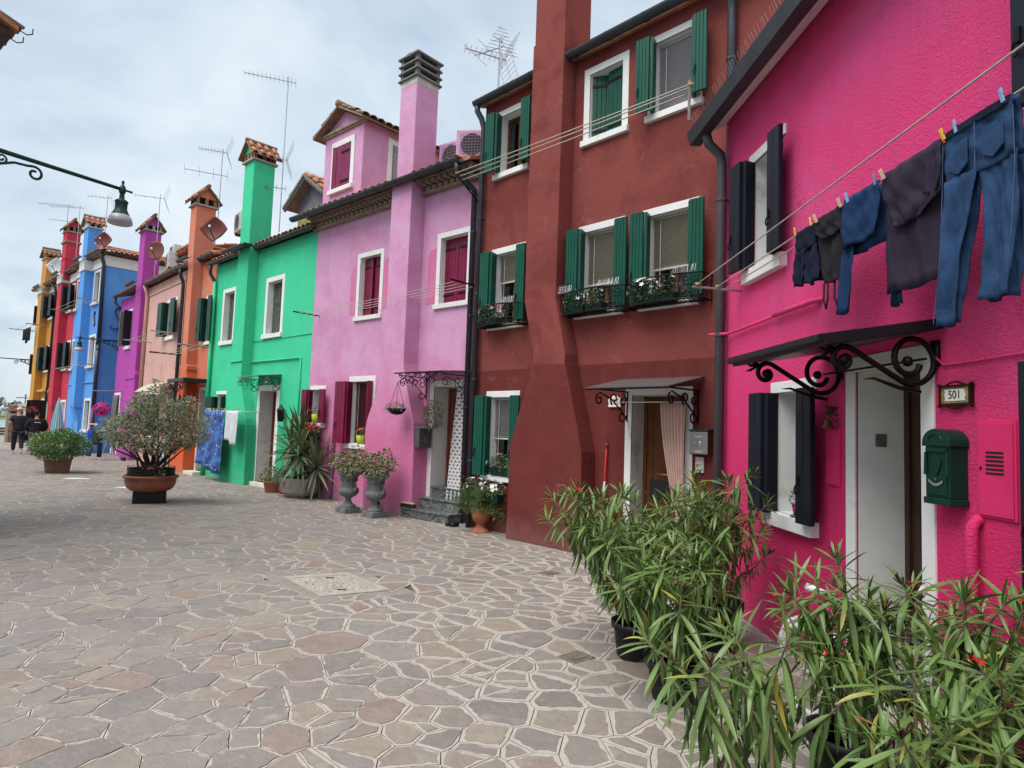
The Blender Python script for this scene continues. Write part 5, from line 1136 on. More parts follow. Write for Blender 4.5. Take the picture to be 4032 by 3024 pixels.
# ------------------------------------------------------------------ washing lines and laundry
rope_m = M('rope', (.5, .45, .38), .9, var=.15, vs=30)
def sag(p, q, s, n=10): return [tuple(Vector(p).lerp(Vector(q), i/n)-Vector((0, 0, s*4*(i/n)*(1-i/n)))) for i in range(n+1)]
def washline(label, ends, r=.006, bars=(), pulleys=(), s=.02):
    t = thing('washing_line', label, 'washing line', ends[0][0])
    o = Vector(ends[0][0])
    for p, q in ends:
        b = MB(); b.tube([tuple(Vector(x)-o) for x in sag(p, q, s)], r, 5); b.build('rope', rope_m, t, smooth=True)
    for p, q, rr, m in bars:
        b = MB(); b.tube([tuple(Vector(p)-o), tuple(Vector(q)-o)], rr, 6); b.build('bar', m, t)
    for p in pulleys:
        b = MB(); b.lathe([(.012, -.012), (.03, -.012), (.02, 0), (.03, .012), (.012, .012)], 12, tuple(Vector(p)-o)); b.build('pulley', M('pulley_wood', (.45, .28, .12), .6), t, smooth=True)
    return t
W = PNK.W
washline('taut washing line carrying clothes across the hot pink wall', [(W(-.12, -.42, 3.10), W(4.4, -.46, 3.22)), (W(-.12, -.24, 3.07), W(4.4, -.25, 3.19)), (W(-.12, -.20, 3.03), W(4.4, -.22, 3.11))], .0055,
         [(W(-.12, 0, 3.04), W(-.12, -.48, 3.06), .012, alu), (W(4.4, 0, 3.15), W(4.4, -.5, 3.18), .012, alu)], [W(-.12, -.43, 3.085), W(-.12, -.23, 3.07)], s=.0)
a = MAU.W; c = PNK.W
washline('washing line strung high across the dark red front', [(a(3.92, -.62, 5.98), c(-.72, -.3, 5.42)), (a(3.92, -.55, 5.94), c(-.72, -.36, 5.36)), (a(3.92, -.48, 5.90), c(-.72, -.40, 5.28))], .008,
         [(a(3.93, 0, 5.6), a(3.93, -.62, 5.95), .014, iron), (a(3.93, 0, 5.75), a(3.93, -.5, 5.85), .014, metal_dk), (c(-.72, -.34, 5.0), c(-.72, -.34, 5.45), .016, wood_grey)], [a(3.92, -.6, 5.98), c(-.72, -.33, 5.40)], s=.01)
washline('washing line with four cords across the mauve front', [(a(-1.1, -.12-.15*i, 4.03), a(3.93, -.12-.15*i, 4.10)) for i in range(4)], .005,
         [(a(-1.1, 0, 4.06), a(-1.1, -.66, 4.06), .016, iron), (a(3.93, 0, 4.13), a(3.93, -.66, 4.13), .016, iron)], s=.03)
a = PIN.W
washline('washing line with thin cords across the pale pink front', [(a(-3.6, -.2-.2*i, 4.28), a(-.15, -.2-.2*i, 4.3)) for i in range(4)], .007, [(a(-3.6, 0, 4.3), a(-3.6, -.9, 4.3), .02, alu), (a(-.15, 0, 4.32), a(-.15, -.9, 4.32), .02, alu)])
a2 = ORG.W
washline('short washing line between the orange and pink fronts', [(a(.0, -.25-.2*i, 3.62), a2(-.05, -.25-.2*i, 3.68)) for i in range(3)], .007, [(a(-.05, 0, 3.64), a(-.05, -.9, 3.64), .025, wood_dk), (a2(-.05, 0, 3.7), a2(-.05, -.9, 3.7), .025, alu)])
a = BLU.W
washline('washing line at the top windows of the blue house', [(a(-5.0, -.2-.25*i, 6.5), a(-.6, -.2-.25*i, 6.55)) for i in range(3)], .009, [(a(-.6, 0, 6.55), a(-.6, -.8, 6.55), .02, wood_grey), (a(-5, 0, 6.5), a(-5, -.8, 6.5), .02, wood_grey)])
washline('washing line at the middle windows of the blue house', [(a(-5.0, -.2-.25*i, 3.72), a(-.4, -.2-.25*i, 3.76)) for i in range(2)], .009, [(a(-.4, 0, 3.76), a(-.4, -.6, 3.76), .02, wood_grey), (a(-5, 0, 3.72), a(-5, -.6, 3.72), .02, wood_grey)])
a = OCH.W
washline('washing line of dark clothes high on the ochre house', [(a(-12.0, -.3-.3*i, 6.1), a(-9.0, -.3-.3*i, 6.15)) for i in range(3)], .01, [(a(-12, 0, 6.1), a(-12, -1.2, 6.1), .025, alu), (a(-9, 0, 6.15), a(-9, -1.0, 6.15), .025, alu)])
for i, (u, w, l) in enumerate(((-11.6, .5, .6), (-10.9, .4, .8), (-10.3, .3, .7))):
    b = MB(); b.grid(lambda x, y: (w*(x-.5), .03*math.sin(x*14), -l*y), 12, 3); o = b.build('garment', M('cloth_black', (.015, .016, .02), .9), loc=a(u, -.6, 6.1), rz=OCH.rz, smooth=True, solid=.01); tag(o, ('wide', 'narrow', 'short')[i]+' dark garment hung high on the ochre house', 'laundry')
def cloth_mat(name, c, seam=None, var=.2):
    m, t, b, o = nodes(name); v = objco(t)
    cc = mixc(t, mapr(t, noi(t, v, 7, 6, .6), .35, .7), tuple(x*(1-var) for x in c), tuple(x*(1+var) for x in c))
    wv = t.nodes.new('ShaderNodeTexWave'); wv.inputs['Scale'].default_value = 180; wv.inputs['Distortion'].default_value = 2; t.links.new(v, wv.inputs['Vector'])
    cc = mixc(t, .12, cc, wv.outputs[0], 'OVERLAY'); t.links.new(cc, b.inputs['Base Color']); b.inputs['Roughness'].default_value = .95; b.inputs['Specular IOR Level'].default_value = .15
    bump(t, b, math2(t, 'ADD', noi(t, objco(t, 1, 1, .45), 13, 3, .5, .6), math2(t, 'MULTIPLY', noi(t, v, 160, 2), .15)), .010); return m
c_navy = cloth_mat('cloth_navy', (.012, .016, .035)); c_char = cloth_mat('cloth_charcoal', (.022, .02, .024)); c_blue = cloth_mat('cloth_blue', (.014, .04, .105)); c_plum = cloth_mat('cloth_plum', (.035, .026, .045)); c_den = cloth_mat('cloth_denim', (.026, .062, .14), var=.4)
h = PNK
def loft(b, rings, n=14):
    vs = []
    for (cu, cy, z, ru, ry) in rings:
        for j in range(n): a_ = 2*math.pi*j/n; vs.append((cu+ru*math.cos(a_)*(1+.05*math.sin(3*a_+z*30)), cy+ry*math.sin(a_)*(1+.3*math.sin(3*a_+z*11)), z+.006*math.sin(2*a_)))
    k = len(rings); b.add(vs, [(i*n+j, i*n+(j+1) % n, (i+1)*n+(j+1) % n, (i+1)*n+j) for i in range(k-1) for j in range(n)]+[tuple(range(n)), tuple(range(k*n-1, (k-1)*n-1, -1))])
def sheet(b, L_, R_, zt, zb, y, folds=3, amp=.012, nj=14, ni=22, hem=.0):
    def f(i, j):
        l, r = L_(j), R_(j); z = zt(i)+(zb(i)-zt(i))*j
        return (l+(r-l)*i, y-amp*(.3+j)*math.sin(i*folds*6.28+1.3*j)-.01*math.sin(5*i+9*j), z)
    b.grid(f, ni, nj)
def garment(name, label, u): return on(h, name, label, 'laundry', u, -.245, 0)
LZ = lambda u: 3.07+.12*(u+.12)/4.52
def flat(b, rows, y0=0, amp=.008, f=1.6, ph=0, ni=18, sub=5):
    """limp cloth panel: rows (z, left, right) from top to bottom, creases run down from the pegs"""
    R = []
    for (za, la, ra), (zb, lb, rb) in zip(rows, rows[1:]):
        for k in range(sub): s = k/sub; R.append((za+(zb-za)*s, la+(lb-la)*s, ra+(rb-ra)*s))
    R.append(rows[-1]); nj = len(R)-1
    def g(i, j):
        z_, l, r = R[min(nj, int(round(j*nj)))]; e = .25+.75*min(1, 2.2*j)
        w_ = math.sin(6.283*(i*f+.12*math.sin(j*4)+ph)); w_ = math.copysign(abs(w_)**.6, w_)
        yy = y0-amp*e*w_-.006*math.sin(11*j+3*i+ph*9)*math.sin(i*3.14)-.004*math.sin(23*i-17*j)
        return (l+(r-l)*i, yy, z_+.006*math.sin(i*7+ph*5)*j)
    b.grid(g, ni, nj)
# shorts
t = garment('shorts', 'small navy shorts, leftmost of the laundry', 1.53); z = LZ(1.53); b = MB()
for yo, ph in ((-.012, 0), (.014, .4)):
    flat(b, [(z, -.12, .12), (z-.15, -.135, .135)], yo, .006, 2, ph); flat(b, [(z-.14, -.135, .0), (z-.28, -.15, -.005), (z-.38, -.165, -.01)], yo, .012, 1.3, ph); flat(b, [(z-.14, .0, .135), (z-.28, .0, .15), (z-.40, .0, .165)], yo+.004, .012, 1.3, ph+.3)
b.build('cloth', c_navy, t, smooth=True, solid=.006)
# tank top
t = garment('tank_top', 'charcoal tank top hung upside down by its hem', 1.82); z = LZ(1.82); b = MB(); flat(b, [(z, -.15, .155), (z-.2, -.12, .14), (z-.36, -.09, .11), (z-.46, -.075, .1)], 0, .01, 1.7); flat(b, [(z+.004, -.16, .15), (z-.09, -.15, .15), (z-.16, -.06, .16)], -.018, .008, 2.2, .3)
for x0, x1 in ((-.075, -.03), (.05, .1)): b.tube([(x0, 0, z-.45), (x0-.005, 0, z-.56), ((x0+x1)/2, 0, z-.62), (x1, 0, z-.56), (x1, 0, z-.45)], .005, 5)
b.build('cloth', c_char, t, smooth=True, solid=.004)
# blue long-sleeved top
t = garment('long_sleeved_top', 'blue long-sleeved top folded over the line', 2.18); z = LZ(2.18); b = MB(); flat(b, [(z+.003, -.175, .175), (z-.15, -.19, .17), (z-.3, -.195, .14)], -.02, .012, 1.4); flat(b, [(z+.003, -.17, .19), (z-.35, -.17, .2)], .022, .01, 1.6, .4)
flat(b, [(z-.24, -.2, -.09), (z-.45, -.235, -.11), (z-.7, -.275, -.165)], .0, .012, .9, .2, 10); flat(b, [(z-.05, .13, .2), (z-.36, .15, .26), (z-.73, .19, .3)], .03, .012, .9, .6, 10); b.build('cloth', c_blue, t, smooth=True, solid=.005)
# plum t-shirt
t = garment('t_shirt', 'dark plum T-shirt with a folded flap, left of the jeans', 2.61); z = LZ(2.61); b = MB(); flat(b, [(z, -.225, .22), (z-.35, -.23, .205), (z-.68, -.235, .19)], .012, .011, 1.5, .1, 24); flat(b, [(z+.006, -.235, .235), (z-.14, -.23, .235), (z-.25, -.17, .235), (z-.33, -.12, .08)], -.022, .012, 1.8, .5, 24); flat(b, [(z-.02, .17, .24), (z-.14, .14, .25), (z-.25, .13, .22)], -.036, .01, 1.1, .2, 10); b.build('cloth', c_plum, t, smooth=True, solid=.005)
# jeans
t = garment('jeans', 'blue jeans pegged by the waistband at the right', 3.05); z = LZ(3.05); b = MB()
for yo, ph in ((-.014, 0), (.016, .37)):
    flat(b, [(z+.008, -.19, .19), (z-.12, -.197, .197), (z-.26, -.203, .203)], yo, .006, 2.3, ph, 26); flat(b, [(z-.24, -.203, .004), (z-.42, -.217, -.04), (z-.62, -.23, -.095), (z-.8, -.255, -.125), (z-.935, -.28, -.145)], yo-.003, .014, 1.15, ph, 14); flat(b, [(z-.24, -.004, .203), (z-.42, .034, .208), (z-.6, .032, .19), (z-.74, .02, .17), (z-.86, -.004, .15)], yo+.006, .014, 1.15, ph+.25, 14)
b.build('denim', c_den, t, smooth=True, solid=.008)
sm_ = M('denim_seam', (.07, .11, .2), .9)
for P in ([(-.2, -.026, z-.05), (-.207, -.026, z-.26), (-.228, -.03, z-.62), (-.273, -.03, z-.92)], [(.0, -.03, z-.03), (.002, -.032, z-.25)], [(.2, -.022, z-.05), (.205, -.022, z-.3), (.176, -.022, z-.62), (.128, -.022, z-.85)]): k = MB(); k.tube(P, .0022, 4); k.build('seam', sm_, t)
b = MB(); b.sweep([(0, 0), (.004, 0), (.004, .035), (0, .035)], [(-.19, -.020), (-.1, -.026), (0, -.026), (.1, -.026), (.19, -.020)], z-.03, closed=True); b.build('waistband', c_navy, t, fix=True)
for sx in (-1, 1):
    b = MB(); P = [(-.055, -.09), (.055, -.075), (.055, -.2), (0, -.235), (-.055, -.205)]; b.prism([(sx*.1+x, z+q) for x, q in P], -.032, -.022); b.build('back_pocket', c_den, t, fix=True, bevel=.003)
t = garment('lace_top', 'black and red lace garment at the right frame edge', 3.42); z = LZ(3.42); b = MB(); sheet(b, lambda j: -.16, lambda j: .16, lambda i: z, lambda i: z-.3-.1*math.sin(i*6), .05, 4, .02); b.build('cloth', M('cloth_lace', (.04, .008, .012), .9, var=.4, vs=30), t, smooth=True, solid=.003)
peg_y = M('peg_yellow', (.75, .42, .03), .5); peg_b = M('peg_blue', (.25, .4, .65), .5); peg_w = M('peg_wood', (.6, .48, .3), .7)
for i, (u, m, cn) in enumerate(((1.43, peg_y, 'green-yellow'), (1.64, peg_y, 'orange'), (1.70, peg_w, 'pale wooden'), (1.98, peg_w, 'wooden'), (2.06, peg_b, 'pale blue'), (2.33, peg_b, 'light blue'), (2.40, peg_w, 'white-topped wooden'), (2.86, peg_y, 'bright yellow'), (2.94, peg_b, 'small blue'), (3.21, peg_b, 'rightmost blue'))):
    t = on(h, 'clothes_peg', cn+' clothes peg, %s from the left on the pink house line' % ('first second third fourth fifth sixth seventh eighth ninth last'.split()[i]), 'clothes peg', u, -.275, LZ(u)); b = MB()
    for sg in (-1, 1): b.obox((sg*.005, -.004, .008), (.0036, 0, .0015*sg), (0, .005, 0), (-.0*sg, 0, .032))
    o = b.build('jaws', m, t, bevel=.002); o.rotation_euler = (.15, R6.uniform(-.4, .4), R6.uniform(-.5, .5)); b = MB(); b.tube([(-.008, -.004, .01), (.008, -.004, .01)], .005, 6); b.build('spring', alu, t)
# ------------------------------------------------------------------ things on the 501 front
t = on(h, 'house_number_plaque', 'painted tile plaque reading 501 in an iron frame', 'sign', 2.585, -.012, 1.905)
b = MB(); b.box(-.098, -.006, -.042, .098, .012, .042); b.build('tile', M('tile_ochre', (.32, .2, .07), .35, var=.5, vs=40), t); b = MB(); b.prism([(-.072, -.03), (.072, -.03), (.066, -.018), (.072, 0), (.066, .018), (.072, .03), (-.072, .03), (-.066, .018), (-.072, 0), (-.066, -.018)], -.0085, -.005); b.build('field', M('enamel', (.75, .73, .7)), t, fix=True)
b = MB()
for x0, z0, x1, z1 in ((-.108, -.052, .108, -.042), (-.108, .042, .108, .052), (-.108, -.042, -.098, .042), (.098, -.042, .108, .042)): b.box(x0, -.014, z0, x1, .012, z1)
for x in (-.112, .112):
    for z in (-.055, .055): b.lathe([(0, -.012), (.014, 0), (0, .012)], 8, (x, -.006, z))
for sg in (-1, 1): b.tube([(-.07, -.006, sg*.05), (-.03, -.006, sg*.066), (0, -.006, sg*.07), (.03, -.006, sg*.066), (.07, -.006, sg*.05)], .005, 5)
b.build('frame', M('frame_iron', (.03, .018, .012), .5, .4), t)
text_mesh('501', .062, M('digit_black', (.012, .012, .016), .3), 'digits', t, (0, -.0095, 0), (rad(90), 0, 0), .001, sx=.95)
gm = M('box_green', (.006, .04, .026), .3, .2, var=.15)
t = on(h, 'letterbox', 'ornate dark green letterbox with arched top on the pink wall', 'letterbox', 2.56, -.02, 1.335); w = .086
b = MB(); b.box(-w, -.08, .035, w, .02, .31); b.box(-w-.008, -.088, .0, w+.008, .02, .035); b.prism([(-w-.012, .30)]+[((w+.012)*math.cos(rad(a_)), .318+.075*math.sin(rad(a_))) for a_ in range(180, -1, -15)]+[(w+.012, .30)], -.092, .02); b.build('body', gm, t, fix=True, bevel=.005)
b = MB(); b.box(-.07, -.086, .05, .07, -.08, .14); b.box(-.074, -.09, .272, .074, -.08, .292)
b.tube([(.05*math.cos(rad(a_)), -.092, .325+.038*math.sin(rad(a_))) for a_ in range(180, -1, -20)], .006, 6)
for sx in (-1, 1): b.tube([(sx*.077, -.086, .15), (sx*.077, -.086, .27)], [.010, .007], 8)
b.prism([(x*.036, .205+z*.045) for x, z in ((-1, .6), (-.4, .9), (0, 1.3), (.4, .9), (1, .6), (.8, -.2), (.3, -.9), (0, -1.2), (-.3, -.9), (-.8, -.2))], -.088, -.08); b.build('relief', gm, t, bevel=.002, fix=True)
b = MB(); b.grid(lambda i, j: (-.05+.1*i, -.0905, .115+.014*j-.02*math.sin(i*3.14)), 8, 1); b.build('name_plate', M('steel2', (.6, .6, .6)), t, solid=.002); b = MB(); b.lathe([(0, 0), (.006, .002), (.006, .005)], 10); o = b.build('lock', M('brass', (.45, .32, .12)), t); o.location = (0, -.087, .131); o.rotation_euler = (rad(90), 0, 0)
t = on(h, 'door_bell', 'small bronze bell on a bracket topped by a rooster', 'bell', 1.49, -.04, 1.75); bz = M('bronze', (.10, .07, .04), .5, .7, var=.3)
b = MB(); b.lathe([(.042, 0), (.04, .006), (.03, .02), (.022, .05), (.014, .062), (0, .066)], 16, (0, -.03, -.02)); b.build('bell', bz, t, smooth=True); b = MB(); b.tube([(0, .04, .0), (0, .04, .09)], .006, 6); b.tube([(0, .04, .075), (0, -.06, .075)], .005, 6); b.tube([(0, .035, .02), (0, .0, .05), (0, -.03, .075)], .004, 6); b.tube([(0, -.03, .045), (0, -.03, .075)], .003, 5); b.build('bracket', bz, t)
b = MB(); b.prismx([(-.045, .078), (-.015, .08), (.0, .095), (.012, .118), (.03, .125), (.02, .1), (.0, .082), (-.005, .14), (-.02, .13), (-.035, .145), (-.05, .135), (-.056, .12), (-.046, .115), (-.05, .095)], -.006, .006); b.build('rooster', bz, t, fix=True, bevel=.002)
t = on(h, 'flower_pot', 'red and lilac pot with small red flower on the navy shuttered sill', 'flower pot', .98, -.0, 1.05); b = MB(); b.lathe([(.045, .012), (.06, .11), (.055, .11), (.05, .1)], 18); b.build('pot', M('pot_red', (.42, .02, .06), .35), t, smooth=True); b = MB(); b.lathe([(.061, .1), (.067, .1), (.07, .135), (.064, .135)], 18); b.build('rim', M('pot_lilac', (.5, .4, .6), .4), t, smooth=True); b = MB(); b.lathe([(.05, 0), (.075, .012), (.07, .016), (.045, .008)], 18); b.build('saucer', M('saucer_green', (.01, .25, .12), .4), t, smooth=True); f = leaf_cloud(R6, 90, (0, 0, .16), .075, .07, .045, .03); stuff(f.build('foliage', lf_dark, t)); blossoms(R6, t, 5, (0, 0, .17), .05, .05, .06, 'r', .9)
# ------------------------------------------------------------------ street lamps
glz = M('lamp_glass', (.38, .37, .40), .25, var=.15, vs=8, spec=.6)
def street_lamp(label, wall, tip, sc=1.0, scrollL=.95):
    """bell lantern hung from a long bracket; wall and tip are world points"""
    wv = Vector(wall); tv = Vector(tip); d = tv-wv; Lh = d.length; t = thing('street_lamp', label, 'street lamp', wall, math.atan2(d.y, d.x), 'bell lamps on wall brackets')
    b = MB(); b.tube([(0, 0, 0), (Lh, 0, 0)], [.036*sc, .026*sc], 10); b.lathe([(.0, -.1), (.02, -.09), (.045, -.05), (.05, 0), (.04, .04), (.02, .07), (.014, .09), (.026, .11), (.014, .13), (0, .15)], 12, (Lh, 0, 0)); b.tube([(Lh, 0, 0), (Lh+.1, 0, 0), (Lh+.14, 0, 0)], [.016, .016, .02], 8); b.build('arm', irongreen, t, smooth=True)
    b = MB(); f = lambda P: [(x, 0, z) for x, z in P]; S = scrollL
    b.tube(f([(.03, -.62*S), (S*.5, -.36*S), (S*1.05, -.1), (S*1.2, -.09)]+spiral(S*1.3, -.17, .10, .03, 110, -300)), .018*sc, 6)
    for cx, cz, r in ((.25*S, -.26*S, .19*S), (.62*S, -.17*S, .13*S), (.9*S, -.1*S, .075*S)): b.tube(f(spiral(cx, cz, r, r*.2, 200, 740, 26)), .014*sc, 6)
    b.tube([(.0, 0, .05), (0, 0, -.75*S)], .025*sc, 6); b.build('scroll_bracket', irongreen, t, smooth=True)
    b = MB(); b.lathe([(.03, 0), (.03, -.03), (.04, -.04), (.03, -.05), (.04, -.07), (.03, -.09), (.05, -.10), (.088, -.13), (.095, -.15), (.083, -.17), (.083, -.26), (.10, -.29), (.105, -.31), (.12, -.33), (.122, -.345)][::-1], 18, (Lh, 0, -.05)); b.build('bell_shade', irongreen, t, smooth=True)
    b = MB(); b.lathe([(.12, -.345), (.148, -.38), (.165, -.43), (.168, -.475), (.155, -.485), (.1, -.48), (.0, -.47)][::-1], 18, (Lh, 0, -.05), flute=.015); b.build('glass_bowl', glz, t, smooth=True)
    return t
street_lamp('large bell street lamp nearest, on the long arm entering at the left', (-7.30, 7.45, 5.07), (-6.03, 9.45, 5.07), 1.0)
street_lamp('bell street lamp on the purple house before the blue front', PUR.W(-8.62, 0, 4.72), PUR.W(-8.75, -1.35, 4.72), 1.0, .55)
street_lamp('farthest bell street lamp on the ochre house by the water', OCH.W(-12.15, 0, 4.5), OCH.W(-12.5, -1.6, 4.5), 1.0, .55)
# ------------------------------------------------------------------ dishes, aerials, air conditioners
def dish(label, pos, rz, size, mat, square=True, tilt=3):
    t = thing('satellite_dish', label, 'satellite dish', pos, rz); s = size/2; b = MB()
    def f(i, j):
        x, y = 2*i-1, 2*j-1
        if square: k = 1-.12*(abs(x*y))**1.5; X, Y = (x+y)*.72*k, (x-y)*.72*k
        else: X, Y = x*math.sqrt(1-y*y/2), y*math.sqrt(1-x*x/2)
        return (X*s, .18*s*(1-(X*X+Y*Y)), Y*s*(.92 if square else 1.1))
    b.grid(f, 10, 10); o = b.build('reflector', mat, t, smooth=True, solid=.012); o.rotation_euler = (rad(-tilt), 0, 0)
    b = MB(); b.tube([(0, .05, -s*.9), (0, -s*.5, -s*.35), (0, -s*.75, -.02)], .016, 6); b.build('feed_arm', metal_dk, t); b = MB(); b.lathe([(.0, -.04), (.035, -.03), (.035, .03), (0, .04)], 10, (0, -s*.75, .0)); b.build('receiver', white, t, smooth=True); b = MB(); b.tube([(0, .1, .0), (0, .1, -s*1.5)], .02, 6); b.build('mast', alu, t)
d_red = M('dish_red', (.13, .033, .03), .5); d_rust = M('dish_rust', (.16, .055, .04), .55); d_wh = M('dish_pale', (.5, .52, .55), .5)
dish('large square maroon dish beside the orange chimney', ORG.W(-.35, -.05, 7.28), ORG.rz+.75, .68, d_red); dish('square maroon dish on the blue house roof corner', BLU.W(-.15, -.1, 9.15), BLU.rz+.75, .62, d_red)
dish('round rust-coloured dish beside the purple chimney', PUR.W(-3.75, -.05, 7.72), PUR.rz+.75, .64, d_rust, False); dish('square white dish on the ochre and crimson roof', OCH.W(-7.5, -.25, 9.05), OCH.rz+.75, .78, d_wh)
def ac(label, h, u, y, z, rz=0, tint=None):
    t = on(h, 'air_conditioner', label, 'air conditioner', u, y, z, rz=rz); m = tint or M('ac_white', (.55, .55, .53), .5)
    b = MB(); b.box(-.4, 0, 0, .4, .3, .58); b.build('casing', m, t, bevel=.012); b = MB(); b.lathe([(.235, 0), (.235, .012), (.21, .012), (.21, 0)], 24); o = b.build('fan_ring', m, t); o.location = (-.1, 0, .29); o.rotation_euler = (rad(90), 0, 0)
    b = MB(); b.lathe([(0, .002), (.21, .002), (.21, .004), (0, .004)], 20); o = b.build('fan_opening', M('ac_dark', (.05, .035, .045), .6), t); o.location = (-.1, 0, .29); o.rotation_euler = (rad(90), 0, 0)
    b = MB()
    for i in range(9): b.box(-.33, -.018, .07+i*.055, .13, -.014, .076+i*.055); b.box(-.33+i*.057, -.022, .07, -.325+i*.057, -.018, .52)
    b.build('grille', M('ac_grille', (.25, .22, .25), .5), t)
    for i in range(8): b = MB(); b.box(.18, -.006, .08+i*.056, .37, .004, .11+i*.056); b.build('louvre', m, t)
    b = MB(); b.box(-.35, .02, -.08, -.3, .28, 0); b.box(.3, .02, -.08, .35, .28, 0); b.build('feet', metal_dk, t)
acp = M('ac_mauve', (.58, .32, .5), .6)
ac('mauve air conditioner right behind the tall mauve chimney', MAU, 2.8, .35, 6.66, .1, acp); ac('second mauve air conditioner, nearer the dark red house', MAU, 3.62, .16, 6.56, .6, acp)
ac('air conditioner behind the maroon dish on the orange roof', ORG, .15, .45, 7.25, -.1); ac('air conditioner by the rust dish on the pale pink roof', PIN, -2.95, .15, 6.95, -.15); ac('left air conditioner standing on the blue roof', BLU, -.6, 1.6, 9.2, -.1); ac('right, lower air conditioner standing on the blue roof', BLU, .0, 2.6, 8.95, -.1)
def aerial(label, pos, hgt, parts, name='tv_aerial'):
    """mast with yagi booms: parts = (z, length, heading, elements, element length, shape)"""
    t = thing(name, label, 'aerial', pos); b = MB(); b.tube([(0, 0, 0), (0, 0, hgt)], .016, 6); b.build('mast', alu, t)
    for z, L_, hd, n, el, kind in parts:
        d = Vector((math.cos(rad(hd)), math.sin(rad(hd)), 0)); s = Vector((-d.y, d.x, 0)); u = Vector((0, 0, 1)); c = Vector((0, 0, z))
        b = MB(); b.tube([c-d*L_*.15, c+d*L_*.85], .011, 5); b.build('boom', alu, t); b = MB()
        for i in range(n):
            p = c+d*(L_*(-.15+i/(max(1, n-1))))
            e = el*(1-.55*i/n) if kind == 'log' else el
            if kind == 'x':
                for a in (-1, 1): b.tube([p-s*e/2*.7-u*a*e*.25, p+s*e/2*.7+u*a*e*.25], .004, 4, cap=False)
            else: b.tube([p-s*e/2, p+s*e/2], .005, 4, cap=False)
        if kind in ('x', 'grid'):
            for sg in (-1, 1):
                for k in range(6):
                    q = c-d*L_*.15+(u*sg-d*.35)*(.05+.075*k); b.tube([q-s*.26, q+s*.26], .0035, 4, cap=False)
                for x in (-.26, 0, .26): b.tube([c-d*L_*.15+s*x, c-d*L_*.15+(u*sg-d*.35)*.45+s*x], .0035, 4, cap=False)
        stuff(b.build('elements', alu, t))
    return t
aerial('tall thin aerial with a long slanted boom behind the green chimney', GRE.W(-2.78, .42, 6.7), 4.35, [(4.2, 1.3, 200, 13, .5, 'log'), (2.0, .5, 200, 6, .4, 'grid'), (1.2, .7, 200, 4, .5, 'y')])
aerial('cluttered aerial with many prongs on the dark red roof', RED.W(-.42, .12, 7.35), 1.15, [(1.1, .1, 60, 1, .3, 'y'), (.75, .75, 205, 9, .2, 'x'), (.95, .6, 150, 3, .75, 'y')])
t = aerial('slim fir-shaped aerial rising from the dark red roof', RED.W(-.36, .12, 7.9), .25, []); b = MB()
b.tube([(0, 0, 0), (-.05, -.02, .78)], .008, 5); 
for i in range(8): b.tube([(-.03-.28*(1-i/9), -.05, .30+i*.06), (.0+.28*(1-i/9), .15*(1-i/9), .30+i*.06)], .005, 4)
b.build('elements', alu, t)
aerial('twin-boom aerial beside the orange chimney', ORG.W(-1.15, .33, 7.9), 2.2, [(2.1, .8, 200, 10, .22, 'x'), (1.35, 1.2, 205, 4, .95, 'y')])
aerial('bow-tie aerial on the purple chimney', PUR.W(-4.12, .06, 6.7), 3.25, [(3.1, 1.0, 200, 4, .4, 'grid')])
aerial('aerial mast left of the crimson chimney', CRI.W(-6.45, -.15, 8.9), 3.15, [(3.1, 1.6, 190, 12, .4, 'y'), (2.3, .9, 200, 8, .35, 'y')]); aerial('aerial mast right of the crimson chimney', CRI.W(-4.9, .0, 9.0), 2.7, [(2.6, 1.6, 185, 10, .35, 'y')])
aerial('aerial behind the blue chimney, partly behind the lamp', BLU.W(-.8, .1, 9.1), 2.2, [(2.1, .9, 195, 7, .3, 'x'), (1.2, .8, 200, 6, .4, 'y')])
# ------------------------------------------------------------------ pots and plants in the street
R8 = random.Random(88)
def bush_limbs(b, rn, base, tips, r0=.03, kink=.12):
    for tp in tips:
        p = Vector(base); q = Vector(tp); P = [p+(q-p)*t+Vector((rn.gauss(0, kink), rn.gauss(0, kink), rn.gauss(0, kink*.6)))*math.sin(t*3.1)*.5 for t in (0, .25, .5, .75, 1)]
        b.tube(P, [r0*(1-.75*t) for t in (0, .25, .5, .75, 1)], 6)
# round bowl with the silvery shrub
t = thing('potted_shrub', 'silvery wide shrub in a round terracotta bowl on a black block', 'potted shrub', (-6.85, 12.28, 0))
b = MB(); b.prismz([(-.28, -.22), (.28, -.22), (.28, .22), (-.28, .22)], 0, .23); o = b.build('plinth', M('plinth_black', (.012, .013, .018), .45), t, bevel=.015); o.rotation_euler = (0, 0, .5)
b = MB(); b.lathe([(.25, .22), (.33, .235), (.40, .29), (.435, .38), (.44, .46), (.475, .475), (.48, .51), (.46, .525), (.42, .52), (.40, .48)], 32); b.build('bowl', M('bowl_terracotta', (.24, .085, .05), .5, var=.2, vs=5, dirt=((.33, .2, .15), 4, .62)), t, smooth=True)
b = MB(); b.lathe([(.0, .49), (.41, .49)], 24); b.build('soil', soil, t)
b = MB()
for i in range(46): a = 6.283*i/46; b.tube([(.405*math.cos(a), .405*math.sin(a), .5), (.405*math.cos(a), .405*math.sin(a), .69)], .003, 3, cap=False)
for z in (.56, .62, .685): b.tube([(.405*math.cos(6.283*i/36), .405*math.sin(6.283*i/36), z) for i in range(37)], .003, 3, cap=False)
b.build('wire_guard', iron, t); b = MB(); b.lathe([(.39, .49), (.40, .655)], 28, cap=False); b.build('guard_liner', blackpl, t, smooth=True)
b = MB(); tips = []
